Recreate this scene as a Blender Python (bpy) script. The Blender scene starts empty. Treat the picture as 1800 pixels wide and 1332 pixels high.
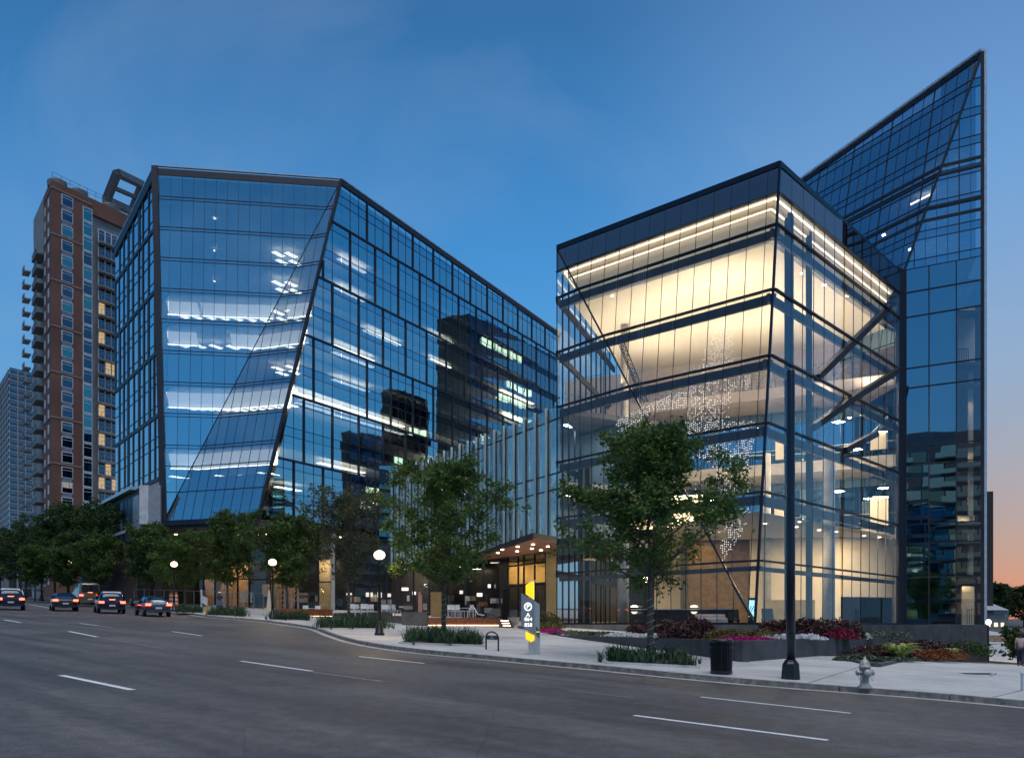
import bpy, bmesh, math, random
from math import radians, sin, cos, pi, atan2, sqrt
from mathutils import Vector, Matrix, noise as mnoise
random.seed(7)
sc = bpy.context.scene
COL = sc.collection
# ------------------------------------------------------------------ camera
F = 1534.0; HY = 1097.0; EYE = 1.5
cam_d = bpy.data.cameras.new('camera'); cam = bpy.data.objects.new('camera', cam_d); COL.objects.link(cam)
cam.location = (0, 0, EYE); cam.rotation_euler = (radians(90), 0, 0)
cam_d.sensor_width = 36; cam_d.lens = F / 1800 * 36; cam_d.shift_y = (HY - 666) / 1800
cam_d.clip_start = .1; cam_d.clip_end = 4000
sc.camera = cam
# ------------------------------------------------------------------ sky
SKY_GAIN = 1.0
SUN_AZ = radians(34)          # afterglow lies to the right of the frame
w = bpy.data.worlds.new('World'); sc.world = w; w.use_nodes = True
nt = w.node_tree; nt.nodes.clear()
N = nt.nodes.new; L = nt.links.new
out = N('ShaderNodeOutputWorld'); bg = N('ShaderNodeBackground'); bg.inputs[1].default_value = SKY_GAIN
L(bg.outputs[0], out.inputs[0])
geo = N('ShaderNodeTexCoord'); nrm = N('ShaderNodeVectorMath'); nrm.operation = 'NORMALIZE'; L(geo.outputs['Generated'], nrm.inputs[0])
sep = N('ShaderNodeSeparateXYZ'); L(nrm.outputs[0], sep.inputs[0])
def ramp(stops, inp, nt=nt, interp='EASE'):
    r = nt.nodes.new('ShaderNodeValToRGB'); r.color_ramp.interpolation = interp
    e = r.color_ramp.elements
    e[0].position = stops[0][0]; e[0].color = (*stops[0][1], 1)
    e[1].position = stops[1][0]; e[1].color = (*stops[1][1], 1)
    for p, c in stops[2:]:
        k = e.new(p); k.color = (*c, 1)
    nt.links.new(inp, r.inputs[0]); return r
away = ramp([(0, (.19, .34, .46)), (.09, (.14, .34, .53)), (.22, (.075, .29, .575)), (.38, (.042, .22, .51)), (.57, (.026, .125, .31)), (1, (.035, .11, .26))], sep.outputs[2], interp='LINEAR')
near = ramp([(0, (.30, .145, .14)), (.035, (.28, .165, .16)), (.075, (.245, .215, .23)), (.15, (.225, .265, .335)), (.26, (.185, .305, .47)), (.42, (.115, .27, .52)), (.6, (.060, .165, .37)), (1, (.035, .11, .26))], sep.outputs[2], interp='LINEAR')
comb = N('ShaderNodeCombineXYZ'); L(sep.outputs[0], comb.inputs[0]); L(sep.outputs[1], comb.inputs[1])
hn = N('ShaderNodeVectorMath'); hn.operation = 'NORMALIZE'; L(comb.outputs[0], hn.inputs[0])
dt = N('ShaderNodeVectorMath'); dt.operation = 'DOT_PRODUCT'; L(hn.outputs[0], dt.inputs[0]); dt.inputs[1].default_value = (sin(SUN_AZ), cos(SUN_AZ), 0)
mr = N('ShaderNodeMapRange'); mr.interpolation_type = 'SMOOTHSTEP'; mr.inputs[1].default_value = .86; mr.inputs[2].default_value = 1.0; L(dt.outputs['Value'], mr.inputs[0])
mx = N('ShaderNodeMix'); mx.data_type = 'RGBA'; L(mr.outputs[0], mx.inputs[0]); L(away.outputs[0], mx.inputs[6]); L(near.outputs[0], mx.inputs[7])
dk = N('ShaderNodeMapRange'); dk.inputs[1].default_value = .0; dk.inputs[2].default_value = .86; dk.inputs[3].default_value = .84; dk.inputs[4].default_value = 1.0; L(dt.outputs['Value'], dk.inputs[0])
dm = N('ShaderNodeVectorMath'); dm.operation = 'SCALE'; L(away.outputs[0], dm.inputs[0]); L(dk.outputs[0], dm.inputs[3]); L(dm.outputs[0], mx.inputs[6])
# thin high cloud, drawn out in streaks
mp = N('ShaderNodeMapping'); mp.inputs['Scale'].default_value = (2.2, 5.0, 3.2); mp.inputs['Rotation'].default_value = (.3, .9, .2); L(nrm.outputs[0], mp.inputs[0])
nz = N('ShaderNodeTexNoise'); nz.inputs['Scale'].default_value = 1.15; nz.inputs['Detail'].default_value = 5; nz.inputs['Roughness'].default_value = .5; nz.inputs['Distortion'].default_value = .6; L(mp.outputs[0], nz.inputs[0])
cm = N('ShaderNodeMapRange'); cm.inputs[1].default_value = .52; cm.inputs[2].default_value = .80; cm.inputs[4].default_value = .30; L(nz.outputs[0], cm.inputs[0])
cx = N('ShaderNodeMix'); cx.data_type = 'RGBA'; L(cm.outputs[0], cx.inputs[0]); L(mx.outputs[2], cx.inputs[6]); cx.inputs[7].default_value = (.24, .33, .50, 1)
nish = N('ShaderNodeTexSky'); nish.sky_type = 'NISHITA'; nish.sun_disc = False; nish.sun_elevation = radians(1.0); nish.sun_rotation = SUN_AZ
sca = N('ShaderNodeVectorMath'); sca.operation = 'SCALE'; sca.inputs[3].default_value = .012; L(nish.outputs[0], sca.inputs[0])
ad = N('ShaderNodeMix'); ad.data_type = 'RGBA'; ad.blend_type = 'ADD'; ad.inputs[0].default_value = 1; L(cx.outputs[2], ad.inputs[6]); L(sca.outputs[0], ad.inputs[7])
L(ad.outputs[2], bg.inputs[0])
# soft twilight: the last light of the high sky
sun_d = bpy.data.lights.new('sun', 'SUN'); sun_d.energy = 1.45; sun_d.angle = radians(45); sun_d.color = (1.0, .93, .86)
sun = bpy.data.objects.new('sun', sun_d); COL.objects.link(sun); sun.rotation_euler = (radians(24), radians(6), 0)
sc.view_settings.view_transform = 'Standard'; sc.view_settings.look = 'None'; sc.view_settings.exposure = .34; sc.view_settings.gamma = 1
sc.view_settings.use_curve_mapping = False
cy = sc.cycles
cy.use_denoising = True
try: cy.denoiser = 'OPENIMAGEDENOISE'
except Exception: pass
cy.max_bounces = 8; cy.diffuse_bounces = 3; cy.glossy_bounces = 4; cy.transmission_bounces = 6; cy.transparent_max_bounces = 24
cy.sample_clamp_indirect = 4; cy.caustics_reflective = False; cy.caustics_refractive = False
cy.use_adaptive_sampling = True; cy.adaptive_threshold = .02
# ------------------------------------------------------------------ place helpers
def sm(t): t = max(0, min(1, t)); return t * t * (3 - 2 * t)
def zg(x, y):
    """height of the walked ground; the street climbs to the left and the side street falls away to the right"""
    s = -.738 * x + .674 * y; r = .674 * x + .738 * y
    s = max(-30, min(150, s))
    z = .042 * (s - 8)
    fall = .045 * max(0, min(r, 150) - 34) * sm((30 - s) / 10)
    return z - fall
def P(px, py, Y): return Vector(((px - 900) / F * Y, Y, EYE + (HY - py) / F * Y))
def X(px, Y): return (px - 900) / F * Y
def ZH(py, Y): return EYE + (HY - py) / F * Y
def G(px, py, dz=0.0):
    t = (px - 900) / F; k = (HY - py) / F
    lo, hi = 4.0, 400.0
    f = lambda Y: EYE + k * Y - (zg(t * Y, Y) + dz)
    Y = lo; st = .25
    while Y < hi:
        if f(Y) * f(Y + st) <= 0: break
        Y += st
    a, b = Y, Y + st
    for _ in range(30):
        m = (a + b) / 2
        if f(a) * f(m) <= 0: b = m
        else: a = m
    Y = (a + b) / 2
    return Vector((t * Y, Y, zg(t * Y, Y) + dz))
def along(px, A, d):
    """distance along horizontal direction d from A (xy) at which image column px is met"""
    t = (px - 900) / F
    return (t * A[1] - A[0]) / (d[0] - t * d[1])
def V2(a): return Vector((a[0], a[1], 0))
dL = Vector((-.738, .674, 0)).normalized(); dR = Vector((.674, .738, 0)).normalized()
# ------------------------------------------------------------------ materials
MATS = {}
def nodes(name):
    m = bpy.data.materials.new(name); m.use_nodes = True; MATS[name] = m
    return m, m.node_tree, m.node_tree.nodes['Principled BSDF']
def mat(name, col, rough=.6, metal=0, var=.12, scale=2.0, bump=0, bscale=20, emit=None, estr=0, spec=.5):
    m, t, b = nodes(name)
    b.inputs['Roughness'].default_value = rough; b.inputs['Metallic'].default_value = metal
    b.inputs['Specular IOR Level'].default_value = spec
    tc = t.nodes.new('ShaderNodeTexCoord')
    g = t.nodes.new('ShaderNodeNewGeometry')
    n = t.nodes.new('ShaderNodeTexNoise'); n.inputs['Scale'].default_value = scale; n.inputs['Detail'].default_value = 6
    t.links.new(g.outputs['Position'], n.inputs[0])
    c = Vector(col)
    r = ramp([(.3, tuple(c * (1 - var))), (.7, tuple(c * (1 + var)))], n.outputs[0], t)
    t.links.new(r.outputs[0], b.inputs['Base Color'])
    if bump:
        n2 = t.nodes.new('ShaderNodeTexNoise'); n2.inputs['Scale'].default_value = bscale; n2.inputs['Detail'].default_value = 4
        t.links.new(g.outputs['Position'], n2.inputs[0])
        bp = t.nodes.new('ShaderNodeBump'); bp.inputs['Strength'].default_value = bump; bp.inputs['Distance'].default_value = .02
        t.links.new(n2.outputs[0], bp.inputs['Height']); t.links.new(bp.outputs[0], b.inputs['Normal'])
    if emit:
        b.inputs['Emission Color'].default_value = (*emit, 1); b.inputs['Emission Strength'].default_value = estr
    return m
def glass(name, refl=(.8, .9, 1), tint=(.8, .9, .95), base=.1, wave=.25, wscale=.35, ior=1.5, rough=0.0):
    """coated glazing: a mirror share that grows at grazing angles over tinted see-through"""
    m = bpy.data.materials.new(name); m.use_nodes = True; MATS[name] = m
    t = m.node_tree; t.nodes.clear()
    o = t.nodes.new('ShaderNodeOutputMaterial'); mix = t.nodes.new('ShaderNodeMixShader')
    tr = t.nodes.new('ShaderNodeBsdfTransparent'); tr.inputs[0].default_value = (*tint, 1)
    gl = t.nodes.new('ShaderNodeBsdfGlossy'); gl.inputs['Color'].default_value = (*refl, 1); gl.inputs['Roughness'].default_value = rough
    # Schlick share from the unsigned facing angle, the same from either side of the sheet
    geo = t.nodes.new('ShaderNodeNewGeometry')
    dp = t.nodes.new('ShaderNodeVectorMath'); dp.operation = 'DOT_PRODUCT'; t.links.new(geo.outputs['Normal'], dp.inputs[0]); t.links.new(geo.outputs['Incoming'], dp.inputs[1])
    ab = t.nodes.new('ShaderNodeMath'); ab.operation = 'ABSOLUTE'; t.links.new(dp.outputs['Value'], ab.inputs[0])
    iv = t.nodes.new('ShaderNodeMath'); iv.operation = 'SUBTRACT'; iv.inputs[0].default_value = 1; t.links.new(ab.outputs[0], iv.inputs[1])
    pw = t.nodes.new('ShaderNodeMath'); pw.operation = 'POWER'; pw.inputs[1].default_value = 4.2; t.links.new(iv.outputs[0], pw.inputs[0])
    mp = t.nodes.new('ShaderNodeMapRange'); mp.inputs[3].default_value = base; mp.inputs[4].default_value = 1; t.links.new(pw.outputs[0], mp.inputs[0])
    n = t.nodes.new('ShaderNodeTexNoise'); n.inputs['Scale'].default_value = wscale; n.inputs['Detail'].default_value = 1.5
    t.links.new(geo.outputs['Position'], n.inputs[0])
    bp = t.nodes.new('ShaderNodeBump'); bp.inputs['Strength'].default_value = wave; bp.inputs['Distance'].default_value = .02
    t.links.new(n.outputs[0], bp.inputs['Height']); t.links.new(bp.outputs[0], gl.inputs['Normal'])
    t.links.new(mp.outputs[0], mix.inputs[0]); t.links.new(tr.outputs[0], mix.inputs[1]); t.links.new(gl.outputs[0], mix.inputs[2])
    t.links.new(mix.outputs[0], o.inputs[0])
    return m
def glow(name, col, s):
    m = bpy.data.materials.new(name); m.use_nodes = True; MATS[name] = m
    t = m.node_tree; t.nodes.clear()
    o = t.nodes.new('ShaderNodeOutputMaterial'); e = t.nodes.new('ShaderNodeEmission')
    e.inputs[0].default_value = (*col, 1); e.inputs[1].default_value = s; t.links.new(e.outputs[0], o.inputs[0]); return m
# ------------------------------------------------------------------ object helpers
def tag(o, label=None, cat=None, group=None, kind=None):
    if label: o['label'] = label
    if cat: o['category'] = cat
    if group: o['group'] = group
    if kind: o['kind'] = kind
    return o
def thing(name, loc, label, cat, group=None):
    o = bpy.data.objects.new(name, None); COL.objects.link(o); o.location = loc; o.empty_display_size = .2
    WM[o] = Matrix.Translation(Vector(loc))
    return tag(o, label, cat, group)
WM = {}
def wloc(o): return WM[o].to_translation()
def put(name, me, parent=None, M=None):
    """link a mesh; M is its world matrix (parents carry translation only)"""
    o = bpy.data.objects.new(name, me); COL.objects.link(o)
    M = M.copy() if M is not None else Matrix()
    WM[o] = M.copy()
    if parent is not None:
        o.parent = parent; o.matrix_parent_inverse = WM[parent].inverted()
    o.matrix_basis = M
    return o
def mesh(name, vs, fs, m, smooth=False):
    me = bpy.data.meshes.new(name); me.from_pydata([tuple(v) for v in vs], [], fs); me.materials.append(m)
    if smooth: me.polygons.foreach_set('use_smooth', [True] * len(me.polygons))
    me.update(); return me
_cube = {}
CV = [(-.5, -.5, -.5), (.5, -.5, -.5), (.5, .5, -.5), (-.5, .5, -.5), (-.5, -.5, .5), (.5, -.5, .5), (.5, .5, .5), (-.5, .5, .5)]
CF = [(0, 3, 2, 1), (4, 5, 6, 7), (0, 1, 5, 4), (1, 2, 6, 5), (2, 3, 7, 6), (3, 0, 4, 7)]
def cube(m):
    if m.name not in _cube: _cube[m.name] = mesh('block', CV, CF, m)
    return _cube[m.name]
def box(name, c, size, m, parent=None, rz=0.0, R=None):
    R = R if R is not None else Matrix.Rotation(rz, 3, 'Z')
    M = Matrix.Translation(Vector(c)) @ R.to_4x4() @ Matrix.Diagonal((*size, 1))
    return put(name, cube(m), parent, M)
def bar(name, a, b, w, d, m, parent=None, n=None, off=0.0):
    """straight bar from a to b, w wide across, d deep along n"""
    a = Vector(a); b = Vector(b); z = b - a; ln = z.length
    if ln < 1e-4: return None
    z.normalize()
    n = Vector(n) if n is not None else Vector((0, -1, 0))
    if abs(n.normalized().dot(z)) > .98: n = Vector((1, 0, 0)) if abs(z.x) < .9 else Vector((0, 0, 1))
    x = n.cross(z).normalized(); y = z.cross(x).normalized()
    R = Matrix((x, y, z)).transposed()
    M = Matrix.Translation((a + b) / 2 + y * off) @ R.to_4x4() @ Matrix.Diagonal((w, d, ln, 1))
    return put(name, cube(m), parent, M)
def prism(name, pts, z0, z1, m, parent=None):
    """upright prism over an xy outline; z0, z1 numbers or functions of the point"""
    n = len(pts); g0 = z0 if callable(z0) else (lambda p: z0); g1 = z1 if callable(z1) else (lambda p: z1)
    ar = sum(pts[i][0] * pts[(i + 1) % n][1] - pts[(i + 1) % n][0] * pts[i][1] for i in range(n))
    if ar < 0: pts = pts[::-1]
    o = Vector((pts[0][0], pts[0][1], 0))
    vs = [Vector((p[0], p[1], g0(p))) - o for p in pts] + [Vector((p[0], p[1], g1(p))) - o for p in pts]
    fs = [tuple(range(n))[::-1], tuple(range(n, 2 * n))] + [(i, (i + 1) % n, n + (i + 1) % n, n + i) for i in range(n)]
    return put(name, mesh(name, vs, fs, m), parent, Matrix.Translation(o))
class MB:
    """collects pieces of one mesh in world space"""
    def __init__(s): s.v = []; s.f = []; s.mi = []; s.cur = 0
    def add(s, vs, fs):
        b = len(s.v); s.v += [tuple(v) for v in vs]; s.f += [tuple(i + b for i in f) for f in fs]; s.mi += [s.cur] * len(fs)
    def box(s, c, size, R=None, rz=0.0):
        R = R if R is not None else Matrix.Rotation(rz, 3, 'Z'); c = Vector(c)
        s.add([c + R @ Vector((p[0] * size[0], p[1] * size[1], p[2] * size[2])) for p in CV], CF)
    def bar(s, a, b, w, d, n=None):
        a = Vector(a); b = Vector(b); z = (b - a); ln = z.length
        if ln < 1e-5: return
        z.normalize(); n = Vector(n) if n is not None else Vector((0, -1, 0))
        if abs(n.normalized().dot(z)) > .98: n = Vector((1, 0, 0)) if abs(z.x) < .9 else Vector((0, 0, 1))
        x = n.cross(z).normalized(); y = z.cross(x).normalized()
        s.box((a + b) / 2, (w, d, ln), Matrix((x, y, z)).transposed())
    def tube(s, pts, rad, k=8, cap=True):
        n = len(pts); rings = []; prev = None
        for i, p in enumerate(pts):
            p = Vector(p); r = rad[i] if hasattr(rad, '__len__') else rad
            t = Vector(pts[min(i + 1, n - 1)]) - Vector(pts[max(i - 1, 0)])
            if t.length < 1e-6: t = Vector((0, 0, 1))
            t.normalize()
            if prev is None: prev = Vector((1, 0, 0)) if abs(t.x) < .8 else Vector((0, 1, 0))
            x = (prev - t * prev.dot(t)).normalized(); y = t.cross(x); prev = x
            rings.append([p + (x * cos(2 * pi * j / k) + y * sin(2 * pi * j / k)) * r for j in range(k)])
        vs = [v for R in rings for v in R]; fs = []
        for i in range(n - 1):
            for j in range(k): fs.append((i * k + j, i * k + (j + 1) % k, (i + 1) * k + (j + 1) % k, (i + 1) * k + j))
        if cap: fs += [tuple(range(k))[::-1], tuple(range((n - 1) * k, n * k))]
        s.add(vs, fs)
    def lathe(s, c, prof, k=20):
        """prof: (radius, z) pairs"""
        c = Vector(c); vs = []; fs = []; n = len(prof)
        for r, z in prof: vs += [c + Vector((max(r, .0005) * cos(2 * pi * j / k), max(r, .0005) * sin(2 * pi * j / k), z)) for j in range(k)]
        for i in range(n - 1):
            for j in range(k): fs.append((i * k + j, i * k + (j + 1) % k, (i + 1) * k + (j + 1) % k, (i + 1) * k + j))
        fs += [tuple(range(k))[::-1], tuple(range((n - 1) * k, n * k))]
        s.add(vs, fs)
    def build(s, name, m, parent=None, smooth=False, bevel=0):
        ms = m if isinstance(m, (list, tuple)) else [m]
        o = Vector(s.v[0]) if parent is None else wloc(parent)
        me = bpy.data.meshes.new(name)
        me.from_pydata([tuple(Vector(v) - o) for v in s.v], [], s.f)
        for q in ms: me.materials.append(q)
        if len(ms) > 1: me.polygons.foreach_set('material_index', s.mi)
        if smooth: me.polygons.foreach_set('use_smooth', [True] * len(me.polygons))
        me.update()
        ob = put(name, me, parent, Matrix.Translation(o))
        if bevel:
            bv = ob.modifiers.new('bevel', 'BEVEL'); bv.width = bevel; bv.segments = 2; bv.limit_method = 'ANGLE'
        return ob
def area(name, loc, sx, sy, power, col, parent=None, down=True, rot=None):
    l = bpy.data.lights.new(name, 'AREA'); l.shape = 'RECTANGLE'; l.size = sx; l.size_y = sy; l.energy = power; l.color = col
    o = bpy.data.objects.new(name, l); COL.objects.link(o); o.location = loc
    o.rotation_euler = rot if rot is not None else ((0, 0, 0) if down else (pi, 0, 0))
    return o
def point(name, loc, power, col, r=.15):
    l = bpy.data.lights.new(name, 'POINT'); l.energy = power; l.color = col; l.shadow_soft_size = r
    o = bpy.data.objects.new(name, l); COL.objects.link(o); o.location = loc; return o
# ------------------------------------------------------------------ curtain wall generator
def clip(poly, a, b, c):
    """keep the part of a 2-D polygon where a*x + b*y <= c"""
    o = []
    for i in range(len(poly)):
        p, q = poly[i], poly[(i + 1) % len(poly)]
        fp = a * p[0] + b * p[1] - c; fq = a * q[0] + b * q[1] - c
        if fp <= 0: o.append(p)
        if (fp < 0 < fq) or (fq < 0 < fp):
            t = fp / (fp - fq); o.append((p[0] + t * (q[0] - p[0]), p[1] + t * (q[1] - p[1])))
    return o
def area2(p): return abs(sum(p[i][0] * p[(i + 1) % len(p)][1] - p[(i + 1) % len(p)][0] * p[i][1] for i in range(len(p)))) / 2
_pane = {}
class Wall:
    """planar facet: u runs level along it, v runs up it; n points out (towards the camera side)"""
    def __init__(s, poly):
        s.poly3 = [Vector(p) for p in poly]
        nn = Vector((0, 0, 0))
        for i in range(len(poly)):
            nn += (s.poly3[i] - s.poly3[0]).cross(s.poly3[(i + 1) % len(poly)] - s.poly3[0])
        nn.normalize()
        if nn.dot(Vector((0, 0, EYE)) - s.poly3[0]) < 0: nn = -nn
        s.n = nn; s.u = Vector((0, 0, 1)).cross(nn).normalized(); s.v = nn.cross(s.u).normalized()
        s.o = s.poly3[0]; s.R = Matrix((s.u, s.v, s.n)).transposed()
        s.p = [s.to2(q) for q in s.poly3]
        s.umin = min(q[0] for q in s.p); s.umax = max(q[0] for q in s.p)
    def to2(s, q): d = Vector(q) - s.o; return (d.dot(s.u), d.dot(s.v))
    def to3(s, u, v, off=0): return s.o + s.u * u + s.v * v + s.n * off
    def vz(s, z): return (z - s.o.z) / s.v.z
    def ucol(s, px, z):
        """u at which column px is met at height z"""
        q = s.to3(0, s.vz(z)); return along(px, q, s.u)
    def vspan(s, u):
        ys = []
        for i in range(len(s.p)):
            a, b = s.p[i], s.p[(i + 1) % len(s.p)]
            if (a[0] - u) * (b[0] - u) < 0: t = (u - a[0]) / (b[0] - a[0]); ys.append(a[1] + t * (b[1] - a[1]))
        return (min(ys), max(ys)) if len(ys) > 1 else None
    def uspan(s, v):
        xs = []
        for i in range(len(s.p)):
            a, b = s.p[i], s.p[(i + 1) % len(s.p)]
            if (a[1] - v) * (b[1] - v) < 0: t = (v - a[1]) / (b[1] - a[1]); xs.append(a[0] + t * (b[0] - a[0]))
        return (min(xs), max(xs)) if len(xs) > 1 else None
    def panes(s, us, vs, mats, parent, jitter=.0016, rest=None, minA=.02, off=0.0, name='pane', rnd=random, gap=.02):
        us = sorted(us); vs = sorted(vs); out = []
        for i in range(len(us) - 1):
            for j in range(len(vs) - 1):
                q = list(s.p)
                q = clip(q, -1, 0, -us[i] - gap); q = clip(q, 1, 0, us[i + 1] - gap) if len(q) > 2 else []
                q = clip(q, 0, -1, -vs[j] - gap) if len(q) > 2 else []; q = clip(q, 0, 1, vs[j + 1] - gap) if len(q) > 2 else []
                if len(q) < 3 or area2(q) < minA: continue
                W = us[i + 1] - us[i] - 2 * gap; H = vs[j + 1] - vs[j] - 2 * gap
                m = mats(i, j, us[i], vs[j]) if callable(mats) else mats
                if m is None: continue
                cu = (us[i] + us[i + 1]) / 2; cv = (vs[j] + vs[j + 1]) / 2
                a, b = (rnd.uniform(-1, 1) * jitter for _ in range(2))
                Rj = s.R @ Matrix.Rotation(a, 3, 'X') @ Matrix.Rotation(b, 3, 'Y')
                M = Matrix.Translation(s.to3(cu, cv, off)) @ Rj.to_4x4()
                if abs(area2(q) - W * H) < 1e-4 * W * H + 1e-6:
                    k = (round(W, 3), round(H, 3), m.name)
                    if k not in _pane: _pane[k] = mesh('pane', [(-W / 2, -H / 2, 0), (W / 2, -H / 2, 0), (W / 2, H / 2, 0), (-W / 2, H / 2, 0)], [(0, 1, 2, 3)], m)
                    me = _pane[k]
                else:
                    pp = [(x - cu, y - cv, 0) for x, y in q]
                    me = mesh('pane', pp, [tuple(range(len(pp)))], m)
                if rest is not None and rest(i, j):
                    mb = rest.mb.setdefault(m.name, (MB(), m))[0]
                    mb.add([M @ v.co for v in me.vertices], [tuple(p.vertices) for p in me.polygons]); continue
                out.append(put(name, me, parent, M))
        return out
    def vert(s, u, w, d, m, parent, v0=None, v1=None, off=0, name='mullion'):
        sp = s.vspan(u)
        if not sp: return
        a = max(sp[0], v0) if v0 is not None else sp[0]; b = min(sp[1], v1) if v1 is not None else sp[1]
        if b - a > .1: return bar(name, s.to3(u, a, off), s.to3(u, b, off), w, d, m, parent, n=s.n)
    def horz(s, v, w, d, m, parent, u0=None, u1=None, off=0, name='transom'):
        sp = s.uspan(v)
        if not sp: return
        a = max(sp[0], u0) if u0 is not None else sp[0]; b = min(sp[1], u1) if u1 is not None else sp[1]
        if b - a > .1: return bar(name, s.to3(a, v, off), s.to3(b, v, off), w, d, m, parent, n=s.n)
class Rest:
    """panes past the first few hundred of a thing are joined into one part per glass"""
    def __init__(s, test): s.test = test; s.mb = {}
    def __call__(s, i, j): return s.test(i, j)
    def flush(s, parent):
        for k, (mb, m) in s.mb.items(): tag(mb.build('far_panes', m, parent), kind='stuff')
# ================================================================== ground, street, pavement
def asphalt():
    m, t, b = nodes('asphalt')
    g = t.nodes.new('ShaderNodeNewGeometry')
    mp = t.nodes.new('ShaderNodeMapping'); mp.inputs['Rotation'].default_value = (0, 0, radians(-47)); t.links.new(g.outputs['Position'], mp.inputs[0])
    def nz(scale, det, vec=None, sc3=None):
        n = t.nodes.new('ShaderNodeTexNoise'); n.inputs['Scale'].default_value = scale; n.inputs['Detail'].default_value = det
        if sc3:
            q = t.nodes.new('ShaderNodeMapping'); q.inputs['Scale'].default_value = sc3; t.links.new(mp.outputs[0], q.inputs[0]); t.links.new(q.outputs[0], n.inputs[0])
        else: t.links.new(g.outputs['Position'], n.inputs[0])
        return n
    big = nz(.22, 5); streak = nz(1, 6, None, (1.1, .045, 1)); fine = nz(55, 3); mid = nz(3.5, 6)
    r1 = ramp([(.30, (.082, .079, .079)), (.70, (.124, .119, .117))], big.outputs[0], t)
    def mul(a, fac, lo, hi, p0=.3, p1=.7):
        r = ramp([(p0, (lo,) * 3), (p1, (hi,) * 3)], fac, t)
        x = t.nodes.new('ShaderNodeMix'); x.data_type = 'RGBA'; x.blend_type = 'MULTIPLY'; x.inputs[0].default_value = 1
        t.links.new(a, x.inputs[6]); t.links.new(r.outputs[0], x.inputs[7]); return x.outputs[2]
    c = mul(r1.outputs[0], streak.outputs[0], .72, 1.22); c = mul(c, fine.outputs[0], .62, 1.38); c = mul(c, mid.outputs[0], .86, 1.12)
    # hairline cracks, sealed dark
    v = t.nodes.new('ShaderNodeTexVoronoi'); v.feature = 'DISTANCE_TO_EDGE'; v.inputs['Scale'].default_value = .22
    dn = nz(1.4, 5); ad = t.nodes.new('ShaderNodeMix'); ad.data_type = 'VECTOR'; ad.inputs[0].default_value = .12
    t.links.new(g.outputs['Position'], ad.inputs[4]); t.links.new(dn.outputs['Color'], ad.inputs[5]); t.links.new(ad.outputs[1], v.inputs[0])
    c = mul(c, v.outputs[0], .74, 1.0, .0012, .004)
    t.links.new(c, b.inputs['Base Color'])
    rr = ramp([(.3, (.60,) * 3), (.7, (.80,) * 3)], streak.outputs[0], t); t.links.new(rr.outputs[0], b.inputs['Roughness'])
    b.inputs['Specular IOR Level'].default_value = .28
    bp = t.nodes.new('ShaderNodeBump'); bp.inputs['Strength'].default_value = .35; bp.inputs['Distance'].default_value = .008
    t.links.new(fine.outputs[0], bp.inputs['Height']); t.links.new(bp.outputs[0], b.inputs['Normal'])
    return m
M_asph = asphalt()
def concrete(name, c0, c1, sc1=.5):
    m, t, b = nodes(name); g = t.nodes.new('ShaderNodeNewGeometry')
    n1 = t.nodes.new('ShaderNodeTexNoise'); n1.inputs['Scale'].default_value = sc1; n1.inputs['Detail'].default_value = 8; n1.inputs['Roughness'].default_value = .6
    n2 = t.nodes.new('ShaderNodeTexNoise'); n2.inputs['Scale'].default_value = 30; n2.inputs['Detail'].default_value = 4
    oi = t.nodes.new('ShaderNodeObjectInfo')
    for n in (n1, n2): t.links.new(g.outputs['Position'], n.inputs[0])
    r = ramp([(.3, c0), (.72, c1)], n1.outputs[0], t)
    r2 = ramp([(.3, (.88,) * 3), (.7, (1.08,) * 3)], n2.outputs[0], t); r3 = ramp([(0, (.95,) * 3), (1, (1.04,) * 3)], oi.outputs['Random'], t)
    c = r.outputs[0]
    for q in (r2, r3):
        x = t.nodes.new('ShaderNodeMix'); x.data_type = 'RGBA'; x.blend_type = 'MULTIPLY'; x.inputs[0].default_value = 1
        t.links.new(c, x.inputs[6]); t.links.new(q.outputs[0], x.inputs[7]); c = x.outputs[2]
    t.links.new(c, b.inputs['Base Color']); b.inputs['Roughness'].default_value = .8
    bp = t.nodes.new('ShaderNodeBump'); bp.inputs['Strength'].default_value = .2; bp.inputs['Distance'].default_value = .01
    t.links.new(n2.outputs[0], bp.inputs['Height']); t.links.new(bp.outputs[0], b.inputs['Normal']); return m
M_pave = concrete('paving_concrete', (.41, .415, .42), (.61, .61, .60), .35)
M_kerb = concrete('kerb_granite', (.13, .125, .12), (.30, .285, .27), 6)
M_gutter = concrete('gutter_concrete', (.40, .385, .36), (.56, .54, .50), 1.5)
M_joint = mat('joint_dark', (.035, .035, .035), .9)
M_paint = mat('road_paint', (.84, .85, .85), .6, var=.10, scale=8)
M_wornpaint = mat('worn_road_paint', (.36, .36, .37), .7, var=.4, scale=5)
ROAD = -.13
# terrain sheet: fine near, coarse far, reaching past the horizon
def axis(): return [-3000, -1600, -900, -500, -300, -200] + [x for x in range(-150, 151, 2)] + [200, 300, 500, 900, 1600, 3000]
xs = axis(); vs = [(x, y, zg(x, y) + ROAD) for y in xs for x in xs]; n = len(xs)
fs = [(j * n + i, j * n + i + 1, (j + 1) * n + i + 1, (j + 1) * n + i) for j in range(n - 1) for i in range(n - 1)]
tag(put('road', mesh('road', vs, fs, M_asph, True)), kind='structure')
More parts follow.
